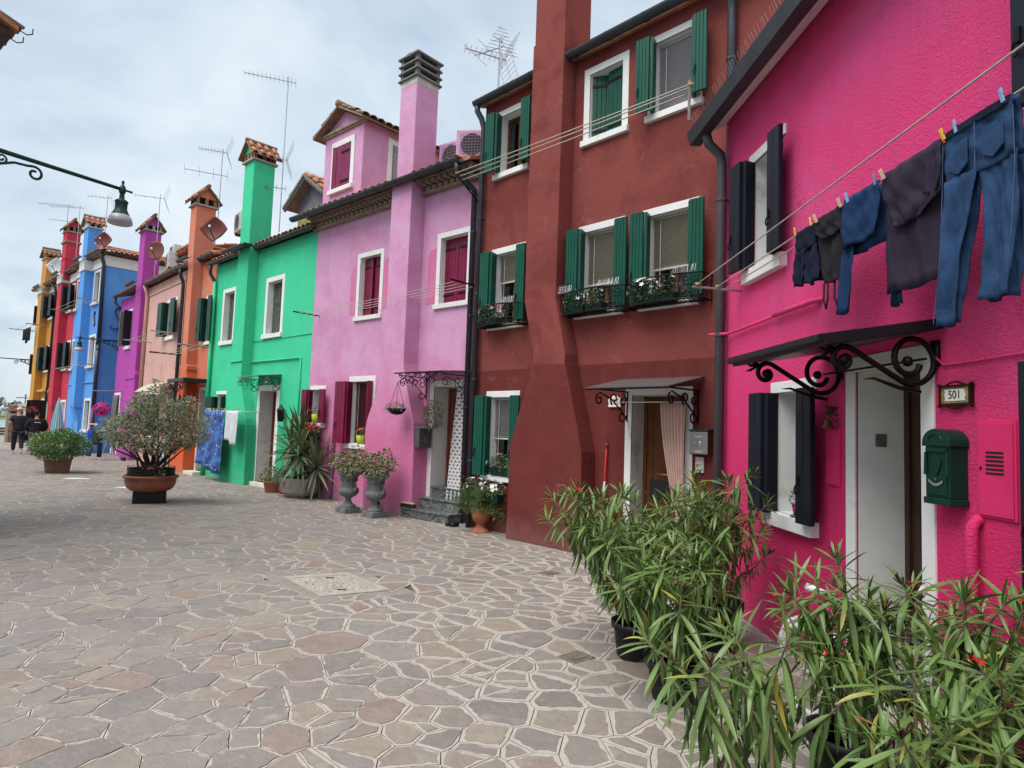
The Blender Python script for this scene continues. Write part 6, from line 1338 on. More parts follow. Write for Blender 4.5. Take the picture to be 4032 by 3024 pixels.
lobes = [(0, 0, 1.26, .80, .6, .33, 1300), (-.68, .0, 1.36, .36, .36, .30, 480), (.68, 0, 1.40, .36, .38, .34, 520), (.02, 0, 1.64, .40, .4, .40, 560), (-.28, .05, 1.62, .3, .3, .36, 260), (.48, 0, 1.7, .25, .25, .32, 220), (-.5, 0, 1.62, .13, .13, .32, 90), (.0, 0, 2.1, .13, .12, .26, 90), (-.3, 0, 1.9, .12, .12, .22, 70), (.66, 0, 1.85, .12, .12, .2, 60)]
bush_limbs(b, R8, (0, 0, .5), [(x*1.0, y+R8.uniform(-.2, .2), z-.1) for x, y, z, *_ in lobes]+[(-.8, .1, 1.1), (.8, -.1, 1.15), (-.4, -.3, 1.2), (.35, .3, 1.3), (.3, -.3, 1.2)], .03); b.build('trunk', M('bark', (.05, .04, .032), .9, var=.3, vs=14), t, smooth=True)
for i, (x, y, z, rx, ry, rz_, n) in enumerate(lobes):
    pass
b = MB()
for x, y, z, rx, ry, rz_, n in lobes:
    c = leaf_cloud(R8, int(n*2.1), (x, y, z), rx, ry, rz_, .066, droop=.0, shell=.35, asp=.6); b.add(c.v, c.f)
stuff(b.build('crown', lf_silver, t))
f = leaf_cloud(R8, 160, (.25, -.28, .62), .16, .1, .09, .05); stuff(f.build('underplanting', lf_mid, t)); blossoms(R8, t, 22, (.15, -.30, .62), .16, .08, .1, 'p', 1.1)
# square pot with box shrub
t = thing('potted_shrub', 'dense bright green shrub in a square brown pot near the walkers', 'potted shrub', (-12.4, 17.6, 0))
b = MB(); b.add([(-.27, -.27, 0), (.27, -.27, 0), (.27, .27, 0), (-.27, .27, 0), (-.32, -.32, .42), (.32, -.32, .42), (.32, .32, .42), (-.32, .32, .42)], [(0, 3, 2, 1), (0, 1, 5, 4), (1, 2, 6, 5), (2, 3, 7, 6), (3, 0, 4, 7), (4, 5, 6, 7)]); b.box(-.34, -.34, .38, .34, .34, .43); o = b.build('pot', terra_br, t, bevel=.012); o.rotation_euler = (0, 0, .6)
b = MB()
for x, y, z, rx, ry, rz_, n in ((0, 0, .80, .72, .6, .34, 4600), (-.55, 0, .70, .3, .3, .25, 900), (.55, 0, .73, .33, .3, .26, 1000), (.1, 0, 1.02, .42, .36, .2, 900), (.05, -.25, .5, .5, .3, .16, 900)):
    c = leaf_cloud(R8, n, (x, y, z), rx, ry, rz_, .058, droop=.0, shell=.45, asp=.6); b.add(c.v, c.f)
stuff(b.build('crown', lf_box, t)); b = MB(); bush_limbs(b, R8, (0, 0, .4), [(.5, .1, .8), (-.5, 0, .8), (.1, -.3, .9), (-.1, .3, .9), (0, 0, 1.0)], .025); b.build('trunk', MATS['bark'], t); blossoms(R8, t, 14, (0, 0, .8), .68, .56, .34, 'w', 1.0)
for i in range(14):
    a = R8.uniform(0, 6.28); e = R8.uniform(.5, 1.2); d = Vector((math.cos(a)*math.cos(e), math.sin(a)*math.cos(e), math.sin(e))); b = MB(); s = d.cross(Vector((0, 0, 1))).normalized()*.014; b.add([Vector((.1, 0, 1.05))-s, Vector((.1, 0, 1.05))+s, Vector((.1, 0, 1.05))+d*.3], [(0, 1, 2)]); b.build('spike_leaf', lf_yucca, t)
# yucca in an octagonal aggregate trough
t = thing('potted_yucca', 'big yucca in an eight-sided pebble concrete trough by the green door', 'potted yucca', (-4.55, 13.95, 0), -.6)
b = MB(); oc = lambda r, z: [(r*math.cos(rad(22.5+45*i))*1.08, r*math.sin(rad(22.5+45*i))*.85, z) for i in range(8)]
b.add(oc(.36, .06)+oc(.42, .12)+oc(.47, .42)+oc(.42, .42)+oc(.41, .36), [(k*8+i, k*8+(i+1) % 8, k*8+8+(i+1) % 8, k*8+8+i) for k in range(4) for i in range(8)]+[tuple(range(7, -1, -1)), tuple(range(32, 40))]); b.box(-.2, -.2, 0, .2, .2, .07); b.build('trough', M('aggregate', (.27, .24, .21), .9, var=.45, vs=60, bp=.006, bs=70), t)
def sword(L_, w, bend, seg=5):
    b = MB(); vs = []
    for i in range(seg+1):
        s = i/seg; x = L_*s; z = -bend*L_*s*s; hw = w*(.55+.9*s if s < .35 else .87*(1-((s-.35)/.65)**1.8)+.01); vs += [(x, -hw, z+hw*.35), (x, 0, z), (x, hw, z+hw*.35)]
    b.add(vs, [(3*i+j, 3*i+j+1, 3*i+4+j, 3*i+3+j) for i in range(seg) for j in (0, 1)]); return b
YL = [sword(.74, .036, bd).mesh('leaf', lf_yucca) for bd in (.02, .12, .3, .55)]
def orient(p, d, roll=0, s=1):
    d = Vector(d).normalized(); z = Vector((0, 0, 1)); y = z.cross(d)
    y = y.normalized() if y.length > 1e-4 else Vector((0, 1, 0)); zz = d.cross(y)
    return Matrix.Translation(p) @ Matrix((d, y, zz)).transposed().to_4x4() @ Matrix.Rotation(roll, 4, 'X') @ Matrix.Diagonal((s, s, s, 1))
tr = MB()
for cx, cy, cz, n, sc in ((-.05, .0, 1.40, 46, .98), (.16, -.14, .98, 60, 1.1), (-.28, -.05, 1.1, 40, 1.0), (.55, -.02, .74, 42, 1.0), (-.1, .2, .85, 18, .9)):
    tr.tube([(cx*.3, cy*.3, .35), (cx*.7, cy*.7, cz*.6), (cx, cy, cz)], [.05, .045, .04], 8)
    for i in range(n):
        s = i/n; el = rad(82-135*s+R8.gauss(0, 8)); a = i*2.399+R8.gauss(0, .2); d = (math.cos(a)*math.cos(el), math.sin(a)*math.cos(el), math.sin(el))
        put('leaf', YL[0 if s < .45 else 1 if s < .7 else 2 if s < .88 else 3], t, orient((cx, cy, cz-.12*s), d, R8.uniform(-.4, .4), sc*R8.uniform(.8, 1.1)))
tr.build('trunk', MATS['bark'], t, smooth=True); f = leaf_cloud(R8, 520, (-.3, -.22, .40), .34, .2, .16, .05, droop=.8, shell=.2, asp=.3); stuff(f.build('underplanting', leafmat('leaf_blue', (.04, .07, .07), (.09, .13, .13)), t))
# terracotta pot with geranium leaves
t = thing('potted_plant', 'terracotta pot of yellow-green ivy-leaved plant left of the yucca', 'potted plant', (-5.42, 14.72, 0)); b = MB(); b.lathe([(.13, 0), (.15, .02), (.195, .22), (.215, .225), (.215, .27), (.19, .27), (.18, .24)], 22, flute=.02); b.build('pot', terra, t, smooth=True); f = leaf_cloud(R8, 620, (0, 0, .38), .28, .26, .19, .055, droop=.3, shell=.3, asp=.8); stuff(f.build('foliage', leafmat('leaf_lime', (.11, .15, .03), (.2, .2, .05), ((.3, .13, .05), .94)), t))
t = thing('flower_pot', 'small red pot between the terracotta pot and the trough', 'flower pot', (-5.1, 14.5, 0)); b = MB(); b.lathe([(.07, 0), (.1, .14), (.095, .14)], 16); b.build('pot', M('pot_crimson', (.35, .01, .03), .4), t, smooth=True); f = leaf_cloud(R8, 60, (0, 0, .17), .09, .09, .06, .04); stuff(f.build('foliage', lf_dark, t))
# lead urns
def urn(label, x, y, seed, h2=1.0):
    t = thing('garden_urn', label, 'urn', (x, y, 0), -.75, 'lead-grey urns before the mauve house'); s = h2; t.scale = (1.07, 1.07, 1.07)
    b = MB(); b.box(-.15*s, -.15*s, 0, .15*s, .15*s, .10*s); b.build('foot', stone_gr, t, bevel=.008)
    b = MB(); b.lathe([(.13, .10), (.135, .12), (.115, .135), (.07, .17), (.048, .22), (.05, .25), (.075, .262), (.08, .272), (.1, .285)], 24); b.build('stem', stone_gr, t, smooth=True)
    b = MB(); b.lathe([(.09, .275), (.15, .31), (.178, .36), (.175, .40), (.15, .43), (.125, .445)], 32, flute=-.05, cap=False); b.build('gadroon', stone_gr, t, smooth=True)
    b = MB(); b.lathe([(.12, .43), (.128, .45), (.12, .47), (.128, .54), (.15, .61), (.17, .645), (.215, .655), (.23, .67), (.225, .69), (.19, .69), (.17, .66)], 28); b.build('bowl', stone_gr, t, smooth=True)
    for sg in (-1, 1):
        b = MB(); b.tube([(sg*.13, 0, .50), (sg*.17, 0, .53), (sg*.215, 0, .50), (sg*.22, 0, .43), (sg*.19, 0, .38), (sg*.165, 0, .37)], .014, 8); b.build('handle', stone_gr, t, smooth=True); b = MB(); b.lathe([(0, -.035), (.03, -.02), (.035, 0), (.025, .03), (0, .04)], 10, (sg*.185, 0, .40)); b.build('mask', stone_gr, t, smooth=True)
    b = MB()
    for i in range(8): a = i*.785; b.tube([(.142*math.cos(a+q*.13-.26), .142*math.sin(a+q*.13-.26), .575-.03*math.sin(q*.785)) for q in range(5)], .007, 5)
    b.build('swag', stone_gr, t, smooth=True)
    rn = random.Random(seed); b = MB()
    for cx, cy, cz, rx, ry, rz_, n in ((0, 0, .86, .34, .3, .17, 420), (.25, -.1, .8, .2, .2, .14, 150), (-.25, .05, .88, .2, .2, .15, 150), (.1, .1, 1.0, .16, .15, .14, 90)):
        c = leaf_cloud(rn, n, (cx, cy, cz), rx, ry, rz_, .06, droop=.25, shell=.35, asp=.75); b.add(c.v, c.f)
    stuff(b.build('foliage', lf_ger, t)); b = MB(); bush_limbs(b, rn, (0, 0, .66), [(.2, .1, .95), (-.25, 0, .9), (.3, -.1, .85), (0, .2, 1.0), (-.1, -.2, .9), (.33, .0, 1.05)], .009, .06); b.build('stems', M('stem_red', (.12, .05, .03), .8), t); return t
u1 = urn('left lead-grey urn with the bushier geranium before the mauve house', -2.95, 11.86, 3); u2 = urn('right lead-grey urn with red flower tips before the mauve house', -2.36, 11.42, 9)
blossoms(R8, u2, 6, (.3, 0, 1.05), .06, .06, .06, 'r', 1.0); blossoms(R8, u1, 3, (.3, .1, .9), .1, .1, .05, 'r', 1.2)
t = thing('flower_pot', 'tiny black pot between the two urns', 'flower pot', (-2.45, 11.95, 0)); b = MB(); b.lathe([(.045, 0), (.065, .17), (.07, .17), (.07, .2), (.06, .2)], 14); b.build('pot', blackpl, t, smooth=True); f = leaf_cloud(R8, 40, (0, 0, .27), .06, .05, .1, .04, asp=.3); stuff(f.build('foliage', lf_dry, t))
# asparagus fern
t = thing('potted_fern', 'feathery fern in a terracotta pedestal pot at the dark red wall', 'potted fern', (-.42, 10.22, 0)); b = MB(); b.lathe([(.155, 0), (.15, .02), (.10, .05), (.06, .1), (.065, .14), (.12, .18), (.15, .26), (.155, .36), (.165, .38), (.15, .38)], 22, flute=.02); b.build('pot', terra, t, smooth=True)
b = MB()
for i in range(95):
    a = R8.uniform(0, 6.28); Lq = R8.uniform(.32, .66); el = R8.uniform(.2, 1.35)
    for k in range(9):
        s = (k+1)/9; p = Vector((math.cos(a)*math.cos(el)*Lq*s, math.sin(a)*math.cos(el)*Lq*s, .36+math.sin(el)*Lq*s-.32*Lq*s*s)); c = leaf_cloud(R8, 6, p, .05, .05, .035, .065, asp=.14, shell=.1); b.add(c.v, c.f)
stuff(b.build('fronds', lf_fern, t))
t = thing('sandals', 'pair of black clogs on the paving by the marble steps', 'shoes', MAU.W(3.95, -.45, 0), MAU.rz)
for x in (0, .11): b = MB(); b.lathe([(.045, 0), (.05, .03), (.04, .07), (.02, .085), (0, .09)], 12, sq=2.0, c=(x, 0, 0)); b.build('clog', blackpl, t, smooth=True)
# ------------------------------------------------------------------ laundry before the green and purple houses
h = GRE; t = on(h, 'drying_rail', 'white wall drying rail before the green house', 'drying rail', -3.38, -.5, 1.84); b = MB(); b.tube([(-1.12, 0, 0), (1.12, 0, 0)], .012, 6); b.tube([(-1.12, .12, 0), (1.12, .12, 0)], .012, 6)
for x in (-1.1, 0, 1.1): b.tube([(x, .5, 0), (x, 0, 0)], .012, 6)
b.build('rail', white, t); 
b = MB()
for i in range(26): x = R8.uniform(-1.1, 1.1); b.obox((x, R8.uniform(-.02, .02), .03), (.006, 0, .003), (0, .008, 0), (.0, R8.uniform(-.02, .02), .045))
stuff(b.build('pegs', M('peg_mix', (.55, .5, .35), .6, var=.5, vs=3), t))
def starry():
    m, t, b, o = nodes('starry_cloth'); v = objco(t)
    cc = mixc(t, mapr(t, noi(t, v, 4.5, 5), .42, .62), (.015, .045, .16), (.06, .17, .48))
    vo = t.nodes.new('ShaderNodeTexVoronoi'); vo.inputs['Scale'].default_value = 9; t.links.new(v, vo.inputs['Vector']); cc = mixc(t, mapr(t, vo.outputs['Distance'], .16, .2, .75, 0), cc, (.5, .6, .8))
    vo = t.nodes.new('ShaderNodeTexVoronoi'); vo.inputs['Scale'].default_value = 30; t.links.new(v, vo.inputs['Vector']); cc = mixc(t, mapr(t, vo.outputs['Distance'], .12, .2, .6, 0), cc, (.6, .7, .9))
    t.links.new(cc, b.inputs['Base Color']); b.inputs['Roughness'].default_value = .9; return m
def hang(h, name, label, u0, u1, zt, zb, y, mat, folds, amp, flare=1.0, skew=0, zb2=None):
    t = on(h, name, label, 'laundry', (u0+u1)/2, y, 0); w = u1-u0; b = MB()
    b.grid(lambda i, j: (w*(i-.5)*(1+(flare-1)*j)+skew*j, -amp*(.3+.7*j)*math.sin(i*folds*6.28+j), zt+(zb+((zb2 or zb)-zb)*i-zt)*j+.02*math.sin(i*9)*j), 60, 12); b.build('cloth', mat, t, smooth=True, solid=.006); return t
hang(h, 'bed_sheet', 'blue bed sheet with moons and stars on the drying rail', -4.42, -3.22, 1.85, .42, -.52, starry(), 3, .05, 1.35, -.2, .14); hang(h, 'pillowcase', 'white pillowcase pegged beside the starry blue sheet', -3.12, -2.42, 1.85, 1.12, -.52, M('linen', (.55, .57, .62), .9), 2, .03, .95, 0, .95)
p = (-14.85, 23.25, 0); t = thing('drying_rack', 'white folding clothes rack before the purple house', 'drying rack', p, PUR.rz+.3); b = MB()
for y in (-.25, .25):
    for x in (-.42, .42): b.tube([(x, y, 0), (x, -y*.2, 1.1)], .013, 6)
for y in (-.2, -.1, 0, .1, .2): b.tube([(-.45, y, 1.05+.05*abs(y)), (.45, y, 1.05+.05*abs(y))], .008, 5)
b.tube([(-.45, -.25, 1.05), (-.45, -.25, 1.28), (.1, -.25, 1.28)], .014, 6); b.build('frame', white, t)
for nm, lb, x, w, zt, zb, m in (('towel', 'royal blue towel over the white clothes rack', -.28, .3, 1.08, .12, M('cloth_royal', (.01, .05, .35), .9)), ('jacket', 'dark green jacket over the white clothes rack', .1, .45, 1.12, .55, M('cloth_green', (.03, .045, .03), .9)), ('trousers', 'black trousers hung at the right of the clothes rack', .4, .22, 1.05, .12, MATS['cloth_black'])):
    b = MB(); b.grid(lambda i, j: (w*(i-.5), -.03*math.sin(i*13+j), zt+(zb-zt)*j), 16, 5); c0 = Matrix.Rotation(PUR.rz+.3, 4, 'Z') @ Vector((x, -.27, 0)); o = b.build(nm, m, smooth=True, solid=.015, loc=(p[0]+c0.x, p[1]+c0.y, 0), rz=PUR.rz+.3); tag(o, lb, 'laundry')
h = PUR; t = hang_basket(h, -7.15, -.7, 2.5, 1.8, .2, 'hanging basket overflowing with magenta flowers before the purple door', lf_dark, None, n=200); blossoms(R8, t, 230, (0, 0, .06), .31, .28, .24, 'm', 2.6, elo=-1.3)
t = on(h, 'awning_bar', 'grey iron bar reaching out over the purple door', 'iron bar', -7.1, 0, 2.6); b = MB(); b.tube([(0, .0, 0), (0, -1.1, -.05)], .02, 6); b.tube([(0, 0, -.4), (0, -.5, -.05)], .012, 6); b.build('bar', alu, t)
curtain(h, 'door_curtain', 'grey striped curtain in the purple doorway', -8.4, -7.7, .3, 2.45, -8.4, -7.75, -.06, M('cloth_grey', (.16, .16, .17), .9), 5, .04)
t = on(BLU, 'closed_parasol', 'closed teal and white striped parasol leaning on the blue house', 'parasol', -3.0, -.55, 0)
def striped():
    m, t_, b, o = nodes('parasol_cloth'); tcn = t_.nodes.new('ShaderNodeTexCoord'); sp = t_.nodes.new('ShaderNodeSeparateXYZ'); t_.links.new(tcn.outputs['Object'], sp.inputs[0])
    at_ = math2(t_, 'ARCTAN2', sp.outputs[1], sp.outputs[0]); s = math2(t_, 'FRACT', math2(t_, 'MULTIPLY', at_, 2.5), 0)
    t_.links.new(mixc(t_, mapr(t_, s, .45, .5), (.05, .3, .34), (.6, .63, .6)), b.inputs['Base Color']); b.inputs['Roughness'].default_value = .85; return m
b = MB(); b.lathe([(.33, .35), (.30, .7), (.22, 1.3), (.12, 1.9), (.04, 2.22), (.0, 2.26)], 32, flute=-.14); o = b.build('canopy', striped(), t, smooth=True); o.rotation_euler = (.05, .12, 0); b = MB(); b.tube([(0, 0, 0), (.28, -.1, 2.3)], .022, 8); b.build('pole', white, t); b = MB(); b.lathe([(.25, 0), (.25, .06), (.05, .1)], 16); b.build('base', concrete, t)
h = ORG
for i, (u, y) in enumerate(((-.72, -.55), (-.58, -.6), (-.45, -.52))):
    t = on(h, 'umbrella', ('left', 'middle', 'right')[i]+' of three folded dark umbrellas hung under the orange canopy', 'umbrella', u, y, 1.55); b = MB(); b.lathe([(.01, 0), (.05, .15), (.07, .55), (.02, .72), (.008, .75)], 12, flute=.2); b.build('canopy', M('umbrella_%d' % i, ((.02, .02, .03), (.03, .03, .05), (.03, .015, .03))[i], .7), t, smooth=True); b = MB(); b.tube([(0, 0, .72), (0, 0, .95), (.03, 0, 1.0), (.06, 0, .97)], .008, 6); b.build('handle', wood_dk, t)
t = on(PIN, 'folding_bicycle', 'small blue and white bicycle leaning by the pink door', 'bicycle', -.35, -.35, 0)
for x in (-.3, .3): b = MB(); b.tube([(x+.2*math.cos(a*.35), 0, .21+.2*math.sin(a*.35)) for a in range(19)], .014, 6); b.build('wheel', blackpl, t, smooth=True)
b = MB(); b.tube([(-.3, 0, .21), (-.1, 0, .5), (.2, 0, .55), (.3, 0, .21)], .016, 6); b.tube([(.2, 0, .55), (.17, 0, .85), (.17, -.2, .87)], .012, 6); b.build('frame', M('cyan', (.05, .4, .6), .4), t)
t = on(PUR, 'broom', 'broom standing head down by the purple chimney', 'broom', -4.3, -.45, 0); b = MB(); b.box(-.2, -.04, .0, .2, .04, .12); b.build('head', M('bristle', (.02, .02, .022)), t); b = MB(); b.tube([(0, 0, .1), (.05, .25, 1.2)], .012, 6); b.build('handle', wood_grey, t)
# ------------------------------------------------------------------ oleanders in tubs before the pink house
R9 = random.Random(909)
def oleander_leafmat():
    m, t, b, o = nodes('leaf_oleander')
    oi = t.nodes.new('ShaderNodeObjectInfo'); g = t.nodes.new('ShaderNodeNewGeometry'); uv = t.nodes.new('ShaderNodeTexCoord'); sp = t.nodes.new('ShaderNodeSeparateXYZ'); t.links.new(uv.outputs['UV'], sp.inputs[0])
    r = math2(t, 'FRACT', math2(t, 'ADD', g.outputs['Random Per Island'], oi.outputs['Random']), 0)
    cc = mixc(t, r, (.032, .095, .016), (.125, .235, .045)); cc = mixc(t, mapr(t, r, .965, .97), cc, (.42, .33, .04)); cc = mixc(t, mapr(t, noi(t, g.outputs['Position'], 14, 4), .66, .72, 0, .5), cc, (.2, .16, .05))
    mid = math2(t, 'ABSOLUTE', math2(t, 'SUBTRACT', sp.outputs[1], .5), 0)
    cc = mixc(t, mapr(t, mid, .03, .075, .75, 0), cc, (.26, .33, .13)); cc = mixc(t, 1, cc, mixc(t, noi(t, g.outputs['Position'], 40, 3), (.75,)*3, (1.2,)*3), 'MULTIPLY')
    cc = mixc(t, math2(t, 'MULTIPLY', g.outputs['Backfacing'], .4), cc, (.21, .30, .10))
    t.links.new(cc, b.inputs['Base Color']); b.inputs['Roughness'].default_value = .36; b.inputs['Specular IOR Level'].default_value = .5
    tr = t.nodes.new('ShaderNodeBsdfTranslucent'); t.links.new(cc, tr.inputs[0]); ms = t.nodes.new('ShaderNodeMixShader'); ms.inputs[0].default_value = .2
    t.links.new(b.outputs[0], ms.inputs[1]); t.links.new(tr.outputs[0], ms.inputs[2]); t.links.new(ms.outputs[0], o.inputs[0]); return m
ole_m = oleander_leafmat(); ole_stem = M('oleander_stem', (.13, .11, .06), .8, var=.3, vs=12); ole_bud = M('oleander_bud', (.06, .02, .015), .6)
def lance(L_, w, bend, twist, seg=6):
    vs = []; uvs = []
    for i in range(seg+1):
        s = i/seg; hw = w*max(.03, math.sin(min(1, s*1.02)*math.pi)**.62)*(1 if s < .5 else 1-.15*(s-.5)); x = L_*(s-.12*bend*s*s); z = -bend*L_*s*s*.55; a = twist*s
        for j, q in enumerate((-1, 0, 1)):
            yy = q*hw*math.cos(a); zz = z+q*hw*math.sin(a)+(abs(q)*hw*.38); vs.append((x, yy, zz)); uvs.append((s, .5+.5*q))
    fs = [(3*i+j, 3*i+j+1, 3*i+4+j, 3*i+3+j) for i in range(seg) for j in (0, 1)]
    b = MB(); b.add(vs, fs); me = b.mesh('leaf', ole_m, True); ul = me.uv_layers.new(name='UVMap')
    for p in me.polygons:
        for li in p.loop_indices: ul.data[li].uv = uvs[me.loops[li].vertex_index]
    return me, vs, fs, uvs
OL = [lance(.148, .0084, bd, tw) for bd, tw in ((.05, .1), (.2, -.2), (.4, .25), (.7, -.3), (1.1, .2), (1.5, -.2))]
def oleander(label, x, y, pot, hgt, nst, spread, seed, lean=(0, 0), nfl=2, potmat=blackpl, density=1.0, lsize=1.0, keep=300):
    rn = random.Random(seed); t = thing('potted_oleander', label, 'potted oleander', (x, y, 0), 0, 'oleanders in tubs before the pink house'); pr, ph = pot
    b = MB(); b.lathe([(pr*.76, 0), (pr*.8, .02), (pr*.95, ph*.82), (pr*1.06, ph*.84), (pr*1.08, ph), (pr*.96, ph), (pr*.93, ph*.9)], 26); b.build('tub', potmat, t, smooth=True)
    b = MB(); b.lathe([(0, ph*.9), (pr*.94, ph*.9)], 20); b.build('soil', soil, t)
    inst = []; tips = []
    nlow = max(2, nst//4)
    for k in range(nst+nlow):
        a = 6.283*k/nst+rn.uniform(-.4, .4); low = k >= nst; sp = spread*(rn.uniform(.6, .95) if low else rn.uniform(.3, .9)); base = Vector((pr*.45*math.cos(a), pr*.45*math.sin(a), ph*.88))
        top = Vector((math.cos(a)*sp+lean[0]*rn.uniform(.5, 1.2), math.sin(a)*sp+lean[1]*rn.uniform(.5, 1.2), hgt*(rn.uniform(.42, .6) if low else rn.uniform(.66, 1.0)*(1-.16*sp/spread))))
        mid = base.lerp(top, .55)+Vector((rn.gauss(0, .03), rn.gauss(0, .03), .06)); main = [base, base.lerp(mid, .5)+Vector((rn.gauss(0, .012), rn.gauss(0, .012), 0)), mid, mid.lerp(top, .5)+Vector((0, 0, .02)), top]
        sb = MB(); sb.tube(main, [.011, .0095, .008, .006, .004], 6); brs = [main]
        for q in range(rn.choice((1, 1, 2, 2))):
            s0 = main[2].lerp(main[3], rn.uniform(-.5, .8)); d = Vector((rn.gauss(math.cos(a)*.5, .6), rn.gauss(math.sin(a)*.5, .6), rn.uniform(.7, 1.3))).normalized(); Lb = rn.uniform(.18, .42)*hgt; e = s0+d*Lb
            br = [s0, s0.lerp(e, .5)+Vector((0, 0, -.02)), e]; sb.tube(br, [.0065, .005, .0035], 5); brs.append(br)
        sb.build('stem', ole_stem, t, smooth=True)
        for bi, br in enumerate(brs):
            pts = [Vector(p) for p in br]; seg = [(pts[i+1]-pts[i]).length for i in range(len(pts)-1)]; tot = sum(seg); start = tot*(.26 if bi == 0 else .06); s = tot; a0 = rn.uniform(0, 6.28); cnt = 0; tips.append((pts[-1], (pts[-1]-pts[-2]).normalized()))
            while s > start:
                r = s; i = 0
                while i < len(seg)-1 and r > seg[i]: r -= seg[i]; i += 1
                p = pts[i].lerp(pts[i+1], min(1, r/seg[i])); ax = (pts[i+1]-pts[i]).normalized(); f = (tot-s)/max(.01, tot-start)
                u = ax.cross(Vector((.3, .9, .1))).normalized(); v = ax.cross(u)
                for q in range(3):
                    aa = a0+q*2.094+rn.gauss(0, .15); out_ = u*math.cos(aa)+v*math.sin(aa); el = 1.15-2.35*min(1, f*1.75)**.75+rn.gauss(0, .2)
                    d = (out_*math.cos(el)+ax*math.sin(el)); d = (d+Vector((0, 0, -.5*f))).normalized(); sz = lsize*rn.choice((.6, .8, .95, 1.05, 1.15, 1.3))*rn.uniform(.9, 1.1)*(.55 if s > tot-.012 else .8 if s > tot-.03 else 1.1)
                    inst.append((p, d, rn.uniform(-.35, .35), sz, min(5, max(0, int(rn.gauss(1.2+3.8*f, 1.0))))))
                cnt += 1; a0 += 1.05; s -= (.012 if cnt < 4 else .024 if cnt < 9 else .046)/density
    inst.sort(key=lambda q: (Vector((x, y, 0))+q[0]-Vector((0, 0, 1.65))).length-q[3]*.3)
    rest = []; V = []; F = []; U = []
    for n, (p, d, ro, sz, var) in enumerate(inst):
        m4 = orient(p, d, ro, sz)
        if n < keep: put('leaf', OL[var][0], t, m4)
        else:
            k0 = len(V); V += [tuple(m4 @ Vector(q)) for q in OL[var][1]]; F += [tuple(i+k0 for i in f) for f in OL[var][2]]; U += OL[var][3]
    if V:
        b = MB(); b.add(V, F); me = b.mesh('foliage', ole_m, True); ul = me.uv_layers.new(name='UVMap')
        for p in me.polygons:
            for li in p.loop_indices: ul.data[li].uv = U[me.loops[li].vertex_index]
        stuff(link('foliage', me, t))
    b = MB()
    for p, d in rn.sample(tips, max(1, len(tips)//2)):
        for q in range(7): e = p+(d+Vector((rn.gauss(0, .4), rn.gauss(0, .4), rn.gauss(0, .25)))).normalized()*rn.uniform(.03, .075); b.tube([p, e], [.0018, .0035], 4)
    stuff(b.build('bud_cluster', ole_bud, t))
    for p, d in rn.sample(tips, min(nfl, len(tips))): blossoms(rn, t, 3, p+d*.02, .018, .018, .018, 'r', 1.0)
    return t
oleander('tall oleander against the pink wall in a black tub, farthest back', 1.66, 5.1, (.2, .36), 1.38, 11, .36, 1, (-.02, .05), 2)
oleander('widest oleander spilling left before the dark red door', .98, 4.82, (.17, .26), 1.36, 14, .50, 2, (-.2, .0), 3)
oleander('oleander in the black tub in the middle of the group', 1.08, 4.1, (.17, .24), 1.15, 10, .36, 3, (-.12, .02), 2, lsize=1.1)
oleander('drooping oleander whose tub rim shows at the bottom edge', 1.0, 2.50, (.18, .28), .98, 5, .40, 4, (-.14, .3), 1, lsize=1.15, density=.75)
oleander('oleander with red buds left of the pink doorway', 1.64, 3.1, (.18, .28), 1.06, 6, .22, 5, (.02, .0), 3, lsize=1.1, density=.85)
oleander('tall oleander right of the pink doorway', 1.96, 2.72, (.2, .36), 1.18, 6, .22, 6, (.05, .05), 1, lsize=1.1, density=.9)
oleander('low oleander filling the bottom right corner', 1.46, 2.22, (.18, .28), .9, 6, .30, 7, (.0, .0), 2, lsize=1.1, density=.85)
oleander('oleander at the right frame edge beside the bicycle', 1.98, 2.16, (.2, .36), 1.12, 7, .24, 8, (.05, 0), 1, lsize=1.1)
# ------------------------------------------------------------------ child's bicycle by the door
t = thing('bicycle', "white child's bicycle with wire basket behind the oleanders", 'bicycle', (1.86, 3.5, 0), rad(-84))
tyre = M('tyre_white', (.6, .6, .6), .6); wht = M('bike_white', (.7, .7, .72), .3); pkb = M('bike_pink', (.6, .03, .2), .3)
for x in (-.42, .42):
    b = MB(); b.tube([(x+.245*math.cos(a*.2618), 0, .27+.245*math.sin(a*.2618)) for a in range(25)], .024, 8); w = b.build('wheel', tyre, t, smooth=True); b = MB()
    for i in range(14): a = i*.4488; b.tube([(x, 0, .27), (x+.235*math.cos(a), 0, .27+.235*math.sin(a))], .002, 3)
    b.build('spokes', alu, w); b = MB(); b.tube([(x+.285*math.cos(rad(q)), 0, .27+.285*math.sin(rad(q))) for q in range(10, 171, 16)], .02, 8); b.build('mudguard', wht, w, smooth=True)
b = MB(); b.tube([(-.42, 0, .27), (-.05, 0, .27), (-.15, 0, .62)], .014, 8); b.tube([(-.05, 0, .27), (.3, 0, .6)], .018, 8); b.tube([(-.13, 0, .5), (.3, 0, .64)], .016, 8); b.tube([(.42, 0, .27), (.3, 0, .62), (.27, 0, .78)], .014, 8); b.build('frame', wht, t, smooth=True)
b = MB(); b.tube([(.20, -.26, .87), (.27, -.18, .84), (.27, 0, .80), (.27, .18, .84), (.20, .26, .87)], .011, 8); hb = b.build('handlebar', blackpl, t, smooth=True)
for sg in (-1, 1): b = MB(); b.tube([(.14, sg*.33, .895), (.20, sg*.26, .87)], .019, 10); b.build('grip', tyre, hb, smooth=True); b = MB(); b.tube([(.22, sg*.22, .855), (.26, sg*.28, .83), (.22, sg*.34, .84)], .006, 6); b.build('brake_lever', alu, hb)
b = MB()
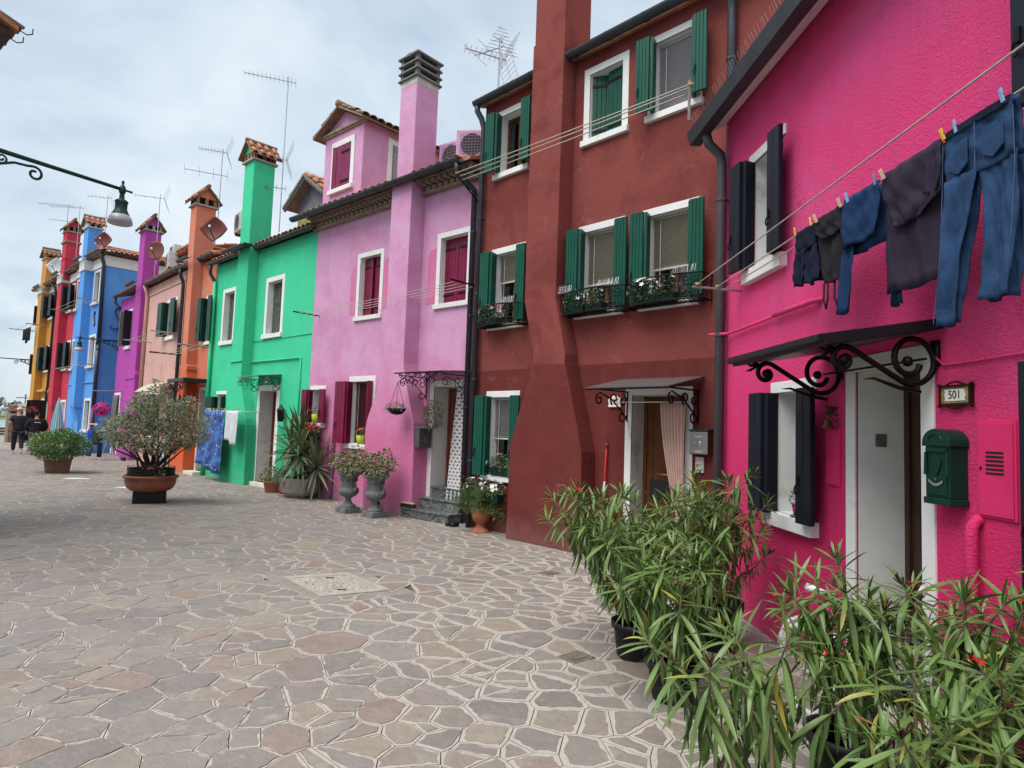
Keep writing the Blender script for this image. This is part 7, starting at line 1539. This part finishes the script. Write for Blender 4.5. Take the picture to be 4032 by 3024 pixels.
for i in range(12):
    a = i*.5236; b.tube([(.42+.1*math.cos(a), .12*math.sin(a), .52), (.42+.13*math.cos(a), .15*math.sin(a), .76)], .002, 4)
for z, s in ((.52, 1.0), (.6, 1.1), (.68, 1.2), (.76, 1.3)): b.tube([(.42+.1*s*math.cos(a*.5236), .12*s*math.sin(a*.5236), z) for a in range(13)], .004, 5)
b.build('basket', alu, t); b = MB(); b.lathe([(0, -.02), (.09, -.01), (.1, .01), (.06, .03), (0, .04)], 14, (-.17, 0, .66), sq=.7); b.build('saddle', pkb, t, smooth=True); b = MB(); b.lathe([(.07, -.004), (.075, 0), (.07, .004)], 16); o = b.build('chainring', pkb, t); o.location = (-.05, .03, .27); o.rotation_euler = (rad(90), 0, 0)
# ------------------------------------------------------------------ lagoon, far shore, quay
def water_mat():
    m, t, b, o = nodes('lagoon_water'); g = t.nodes.new('ShaderNodeNewGeometry')
    b.inputs['Base Color'].default_value = (.22, .40, .42, 1); b.inputs['Roughness'].default_value = .12
    mp = t.nodes.new('ShaderNodeMapping'); mp.inputs['Scale'].default_value = (1, 1, 1); t.links.new(g.outputs['Position'], mp.inputs[0]); bump(t, b, noi(t, mp.outputs[0], 1.4, 4), .05); return m
b = MB(); b.add([(-2500, -200, -.75), (900, -200, -.75), (900, 2600, -.75), (-2500, 2600, -.75)], [(0, 1, 2, 3)]); structure(b.build('water', water_mat()))
R10 = random.Random(10)
bank = MB(); n = 60
def shore(i, j):
    X = -420+520*i; Y = 172+60*j+.10*X*0; return (X, Y+14*math.sin(i*9)*.3, -.85+.95*min(1, j*6)+.3*mnoise.noise((X*.05, Y*.05, 0))*j)
bank.grid(shore, 80, 12); structure(bank.build('marsh_bank', M('marsh_grass', (.16, .19, .075), .95, var=.35, vs=.05), smooth=True))
wood = MB()
for i in range(150):
    X = R10.uniform(-330, -60); Y = R10.uniform(190, 300); r = R10.uniform(1.0, 2.6)*(1+.7*mnoise.noise((X*.02, 1, 1)))
    c = leaf_cloud(R10, 46, (X, Y, r*.6), r*1.7, r*1.4, r*.9, 1.1, shell=.3, asp=.8); wood.add(c.v, c.f)
o = stuff(wood.build('far_scrub', leafmat('leaf_far', (.075, .11, .05), (.13, .165, .085), trans=.1))); tag(o, 'low scrub along the far shore of the lagoon', 'scrub')
def far_tree(label, x, y, hgt, r):
    t = thing('tree', label, 'tree', (x, y, 0), 0, 'trees on the far shore'); b = MB(); b.tube([(0, 0, -.3), (.1, 0, hgt*.4), (0, .1, hgt*.8)], [.25, .2, .08], 7); b.tube([(.1, 0, hgt*.4), (r*.5, 0, hgt*.7)], [.14, .05], 6); b.tube([(.1, 0, hgt*.45), (-r*.5, .2, hgt*.72)], [.14, .05], 6); b.build('trunk', MATS['bark'], t); b = MB()
    for k in range(7): c = leaf_cloud(R10, 210, (R10.uniform(-.6, .6)*r, R10.uniform(-.6, .6)*r, hgt*R10.uniform(.5, .82)), r*.55, r*.5, hgt*.2, .5, shell=.3, asp=.7); b.add(c.v, c.f)
    stuff(b.build('crown', leafmat('leaf_fartree', (.035, .06, .035), (.07, .10, .055), trans=.1) if 'leaf_fartree' not in MATS else MATS['leaf_fartree'], t))
far_tree('dark round tree on the far shore at the left edge', -142, 176, 5.6, 3.6); far_tree('smaller round tree on the far shore right of the dark one', -147, 190, 4.6, 2.6); far_tree('pale low tree on the far shore behind the walker', -150, 200, 4.0, 2.6)
plk = M('jetty_plank', (.12, .045, .04), .7, var=.3, vs=3); t = thing('timber_jetty', 'dark red timber landing stage at the end of the street', 'jetty', (-33.5, 42.4, 0), rad(26))
for i, (y, z) in enumerate(((0, .12), (.25, .3), (.5, .48))): b = MB(); b.box(-5, y, z-.06, 7, y+.22, z+.05); b.build('plank', plk, t, bevel=.01); b = MB(); b.box(-5, y+.03, z-.12, 7, y+.06, z-.06); b.build('edge_strip', white, t)
for x in (-4, -1, 2, 5): b = MB(); b.box(x, .1, 0, x+.14, .7, .42); b.build('bearer', wood_grey, t)
t = thing('garden_wall', 'pale rendered wall stub by the quay behind the walkers', 'wall', (-26.3, 34.2, 0), rad(38)); b = MB(); b.box(-.2, 0, 0, .75, .22, 2.05); b.build('panel', white, t, bevel=.02); b = MB(); b.prism([(-.62, 0), (-.2, 0), (-.2, 2.05), (-.42, 2.0), (-.56, 1.85), (-.62, 1.6)], -.06, .3); b.build('pier', concrete, t, fix=True, bevel=.02)
t = thing('mooring_posts', 'row of five dark red posts on a rail behind the wall', 'posts', (-26.9, 35.2, 0), rad(38))
for i in range(5): b = MB(); b.tube([(i*.2, 0, 0), (i*.2, 0, 2.5)], .028, 8); b.lathe([(.03, 0), (.045, .03), (.02, .07), (.03, .1), (0, .13)], 8, (i*.2, 0, 2.5)); b.build('post', plk, t, smooth=True)
b = MB(); b.tube([(-.4, 0, 2.4), (2.0, 0, 2.42)], .02, 6); b.build('rail', iron, t)
t = thing('flower_stand', 'pole carrying two baskets of dark red flowers behind the walkers', 'flower stand', (-24.1, 31.4, 0), rad(38)); b = MB(); b.tube([(0, 0, 0), (0, 0, 1.9)], .03, 8); b.tube([(-.35, 0, 1.85), (.35, 0, 1.85)], .02, 6); b.build('pole', iron, t)
for x in (-.35, .35):
    b = MB(); b.lathe([(.05, -.12), (.14, -.06), (.17, 0)], 12, (x, 0, 1.65)); b.build('basket', blackpl, t); f = leaf_cloud(R10, 110, (x, 0, 1.72), .25, .22, .16, .06); stuff(f.build('foliage', lf_dark, t)); blossoms(R10, t, 40, (x, 0, 1.72), .26, .23, .18, 'r', 2.4)
t = thing('wooden_stand', 'orange wooden stand against the ochre house', 'stand', OCH.W(-11.6, -.75, 0), OCH.rz); 
for x in (-.3, .3):
    for y in (-.18, .18): b = MB(); b.box(x-.035, y-.035, 0, x+.035, y+.035, 1.05); b.build('leg', wood_or, t)
for z in (.25, .65, 1.05): b = MB(); b.box(-.38, -.24, z, .38, .24, z+.04); b.build('shelf', wood_or, t)
t = thing('flower_pot', 'terracotta pot on top of the orange wooden stand', 'flower pot', OCH.W(-11.6, -.75, 1.09), OCH.rz); b = MB(); b.lathe([(.12, 0), (.19, .26), (.21, .27), (.21, .32), (.18, .32)], 16); b.build('pot', terra, t, smooth=True); f = leaf_cloud(R10, 90, (0, 0, .4), .24, .22, .14, .07); stuff(f.build('foliage', lf_dark, t))
# ------------------------------------------------------------------ two walkers
skin_m = M('skin', (.42, .24, .17), .6, var=.08)
def skinmesh(name, mat, parent, V, E, Rr, root=0, sub=2):
    me = bpy.data.meshes.new(name); me.from_pydata(V, E, []); me.materials.append(mat); o = bpy.data.objects.new(name, me); col.objects.link(o); o.parent = parent
    md = o.modifiers.new('skin', 'SKIN'); md.use_smooth_shade = True
    sv = me.skin_vertices[0].data if me.skin_vertices else None
    if sv is None:
        bm = bmesh.new(); bm.from_mesh(me); bm.verts.layers.skin.verify(); bm.to_mesh(me); bm.free(); sv = me.skin_vertices[0].data
    for i, r in enumerate(Rr): sv[i].radius = r if isinstance(r, tuple) else (r, r); sv[i].use_root = (i == root)
    m2 = o.modifiers.new('sub', 'SUBSURF'); m2.levels = sub; m2.render_levels = sub; return o
def person(label, pos, rz, hgt, top_m, leg_m, shoe_m, sleeve, stride, arms, build=1.0, head_yaw=0, hair=None, cap=None, coat=False):
    """figure facing local +y; arms: per side (elbow, wrist) points"""
    k = hgt/1.75; t = thing('person', label, 'person', pos, rz); t.scale = (k, k, k); w = build
    hipz, sh = .93, 1.43; legs = []
    for sg, st in ((-1, stride), (1, -stride)):
        knee = (sg*.105, st*.16+.03, .50+.02*abs(st)); ank = (sg*.10, st*.42-.05*(st < 0), .10+(.07 if st < 0 else 0)); toe = (sg*.115, ank[1]+.13, .035+(.0 if st > 0 else .01)); legs.append((knee, ank, toe))
    V = [(0, 0, .96), (0, -.01, 1.14), (0, -.015, 1.33), (0, -.005, 1.47), (0, .015, 1.56), (0, .03, 1.65), (0, .03, 1.74)]; Rr = [(.11*w, .085*w), (.115*w, .085*w), (.13*w, .09*w), (.07, .065), .058, (.078, .098), (.06, .075)]; E = [(i, i+1) for i in range(6)]
    for s, (knee, ank, toe) in enumerate(legs):
        sg = (-1, 1)[s]; b0 = len(V); V += [(sg*.10*w, 0, .88), knee, ank, toe]; Rr += [.07*w, .05*w, .038, (.04, .032)]; E += [(0, b0), (b0, b0+1), (b0+1, b0+2), (b0+2, b0+3)]
    for s, (el, wr) in enumerate(arms):
        sg = (-1, 1)[s]; b0 = len(V); shp = (sg*.185*w, -.01, 1.41); dirv = (Vector(wr)-Vector(el)).normalized(); hnd = tuple(Vector(wr)+dirv*.08); fing = tuple(Vector(wr)+dirv*.16+Vector((0, .015, 0)))
        V += [shp, el, wr, hnd, fing]; Rr += [.062*w, .047*w, .032, (.042, .022), (.03, .014)]; E += [(2, b0), (b0, b0+1), (b0+1, b0+2), (b0+2, b0+3), (b0+3, b0+4)]
        V.append(tuple(Vector(wr)+dirv*.06+Vector((-sg*.02, .045, .0)))); Rr.append(.012); E.append((b0+2, len(V)-1))
    skinmesh('body', skin_m, t, V, E, Rr)
    # clothing shells follow the same skeleton a little wider
    V = [(0, 0, .80 if coat else .86), (0, -.008, 1.0), (0, -.01, 1.16), (0, -.015, 1.33), (0, -.008, 1.455)]; Rr = [(.20*w, .16*w), (.195*w, .155*w), (.19*w, .145*w), (.19*w, .14*w), (.11, .09)]; E = [(i, i+1) for i in range(4)]
    for s, (el, wr) in enumerate(arms):
        sg = (-1, 1)[s]; b0 = len(V); V += [(sg*.19*w, -.01, 1.405)]; Rr += [.082*w]; E += [(3, b0)]; e = Vector((sg*.19*w, -.01, 1.405)).lerp(Vector(el), .78 if not sleeve else 1.0); V.append(tuple(e)); Rr.append(.068*w); E.append((b0, b0+1))
        if sleeve: V.append(tuple(Vector(el).lerp(Vector(wr), .97))); Rr.append(.047); E.append((b0+1, b0+2))
    skinmesh('jacket' if coat else 't_shirt', top_m, t, V, E, Rr)
    V = [(0, 0, .95)]; Rr = [(.165*w, .135*w)]; E = []
    for s, (knee, ank, toe) in enumerate(legs):
        sg = (-1, 1)[s]; b0 = len(V); a2 = Vector(knee).lerp(Vector(ank), .93); V += [(sg*.098*w, 0, .84), knee, tuple(a2)]; Rr += [.11*w, .083*w, .07]; E += [(0, b0), (b0, b0+1), (b0+1, b0+2)]
    skinmesh('trousers', leg_m, t, V, E, Rr)
    for s, (knee, ank, toe) in enumerate(legs): skinmesh('shoe', shoe_m, t, [(ank[0], ank[1]-.05, .045+(ank[2]-.10)), (ank[0], ank[1]+.05, .042+(ank[2]-.1)*.7), (toe[0], toe[1]+.01, .036)], [(0, 1), (1, 2)], [(.045, .045), (.045, .04), (.042, .03)], sub=1)
    hd = bpy.data.objects.new('head_detail', None)
    bpy.data.objects.remove(hd); cy, sy = math.cos(head_yaw), math.sin(head_yaw)
    P = lambda x, y, z: (x*cy-y*sy, .03+x*sy+y*cy, z)
    b = MB(); b.lathe([(.0, -.03), (.016, -.012), (.014, .02), (.006, .04)], 8, P(0, .10, 1.655)); 
    for sg in (-1, 1): b.lathe([(0, -.03), (.014, -.01), (.016, .02), (0, .035)], 8, P(sg*.083, -.005, 1.655))
    b.build('nose_and_ears', skin_m, t, smooth=True); b = MB()
    for sg in (-1, 1): b.lathe([(0, -.008), (.011, 0), (0, .008)], 8, P(sg*.032, .088, 1.685))
    b.build('eyes', blackpl, t); b = MB(); b.lathe([(0, -.006), (.022, 0), (0, .006)], 8, P(0, .09, 1.605)); b.build('mouth', M('lips', (.3, .1, .09), .6), t)
    if hair:
        b = MB()
        def f(i, j):
            a = 6.283*i; e = -.45+2.02*j; front = max(0, math.cos(a-1.5708)); r = .098+.008*math.sin(a*9)*math.sin(j*9); low = max(e, .35*front+(-.45)*(1-front)); x, y, z = r*.88*math.cos(a)*math.cos(low), r*1.06*math.sin(a)*math.cos(low), r*1.16*math.sin(low); return P(x, y-.008, 1.672+z)
        b.grid(f, 22, 9); b.build('hair', hair, t, smooth=True)
        if coat: b = MB(); b.lathe([(0, -.04), (.045, -.02), (.05, .01), (.03, .04), (0, .05)], 12, P(0, -.1, 1.74)); b.build('hair_bun', hair, t, smooth=True)
    if cap:
        b = MB(); b.grid(lambda i, j: P(.104*math.cos(6.283*i)*math.cos(1.5*j), .118*math.sin(6.283*i)*math.cos(1.5*j)-.005, 1.70+.10*math.sin(1.5*j)), 20, 6); b.grid(lambda i, j: P((i-.5)*.15, .09+.09*j*(1-2*(i-.5)**2), 1.705-.012*j), 8, 4); b.build('cap', cap, t, smooth=True, solid=.006)
        b = MB(); b.grid(lambda i, j: P(.082*math.sin((i-.5)*2.6), .03+.072*math.cos((i-.5)*2.6), 1.62-.05*j), 10, 4); b.build('beard', M('beard', (.03, .02, .015), .9), t, smooth=True, solid=.012)
    return t
away = math.atan2(.72, -.69)-math.pi/2
person('man in dark T-shirt, dark jeans and pale cap walking away', (-19.15, 24.85, 0), away, 1.76, M('tee_dark', (.022, .022, .026), .9, var=.2), M('jeans_dark', (.022, .026, .036), .9, var=.2), M('shoe_white', (.6, .5, .48), .6), False, .55,
       [((-.30, -.10, 1.17), (-.22, .13, 1.13)), ((.31, -.06, 1.16), (.27, .10, .99))], 1.12, -.9, None, M('cap_grey', (.5, .49, .46), .8))
pw = person('person in black jacket with white back lettering walking away', (-17.95, 24.15, 0), away, 1.64, M('jacket_black', (.012, .012, .015), .75, var=.2), M('trousers_olive', (.12, .115, .09), .9), blackpl, True, -.4,
       [((-.33, -.03, 1.17), (-.30, .10, .98)), ((.33, -.03, 1.17), (.30, .10, .98))], 1.25, -.7, M('hair_black', (.012, .01, .009), .6), None, True)
b = MB()
for x0, x1, z0, z1 in ((-.095, -.05, 1.37, 1.405), (-.042, -.012, 1.372, 1.40), (-.004, .008, 1.37, 1.385), (.016, .05, 1.375, 1.405), (.058, .10, 1.37, 1.40)): b.box(x0, -.196, z0-.05, x1, -.188, z1-.05)
b.build('jacket_lettering', white, pw)
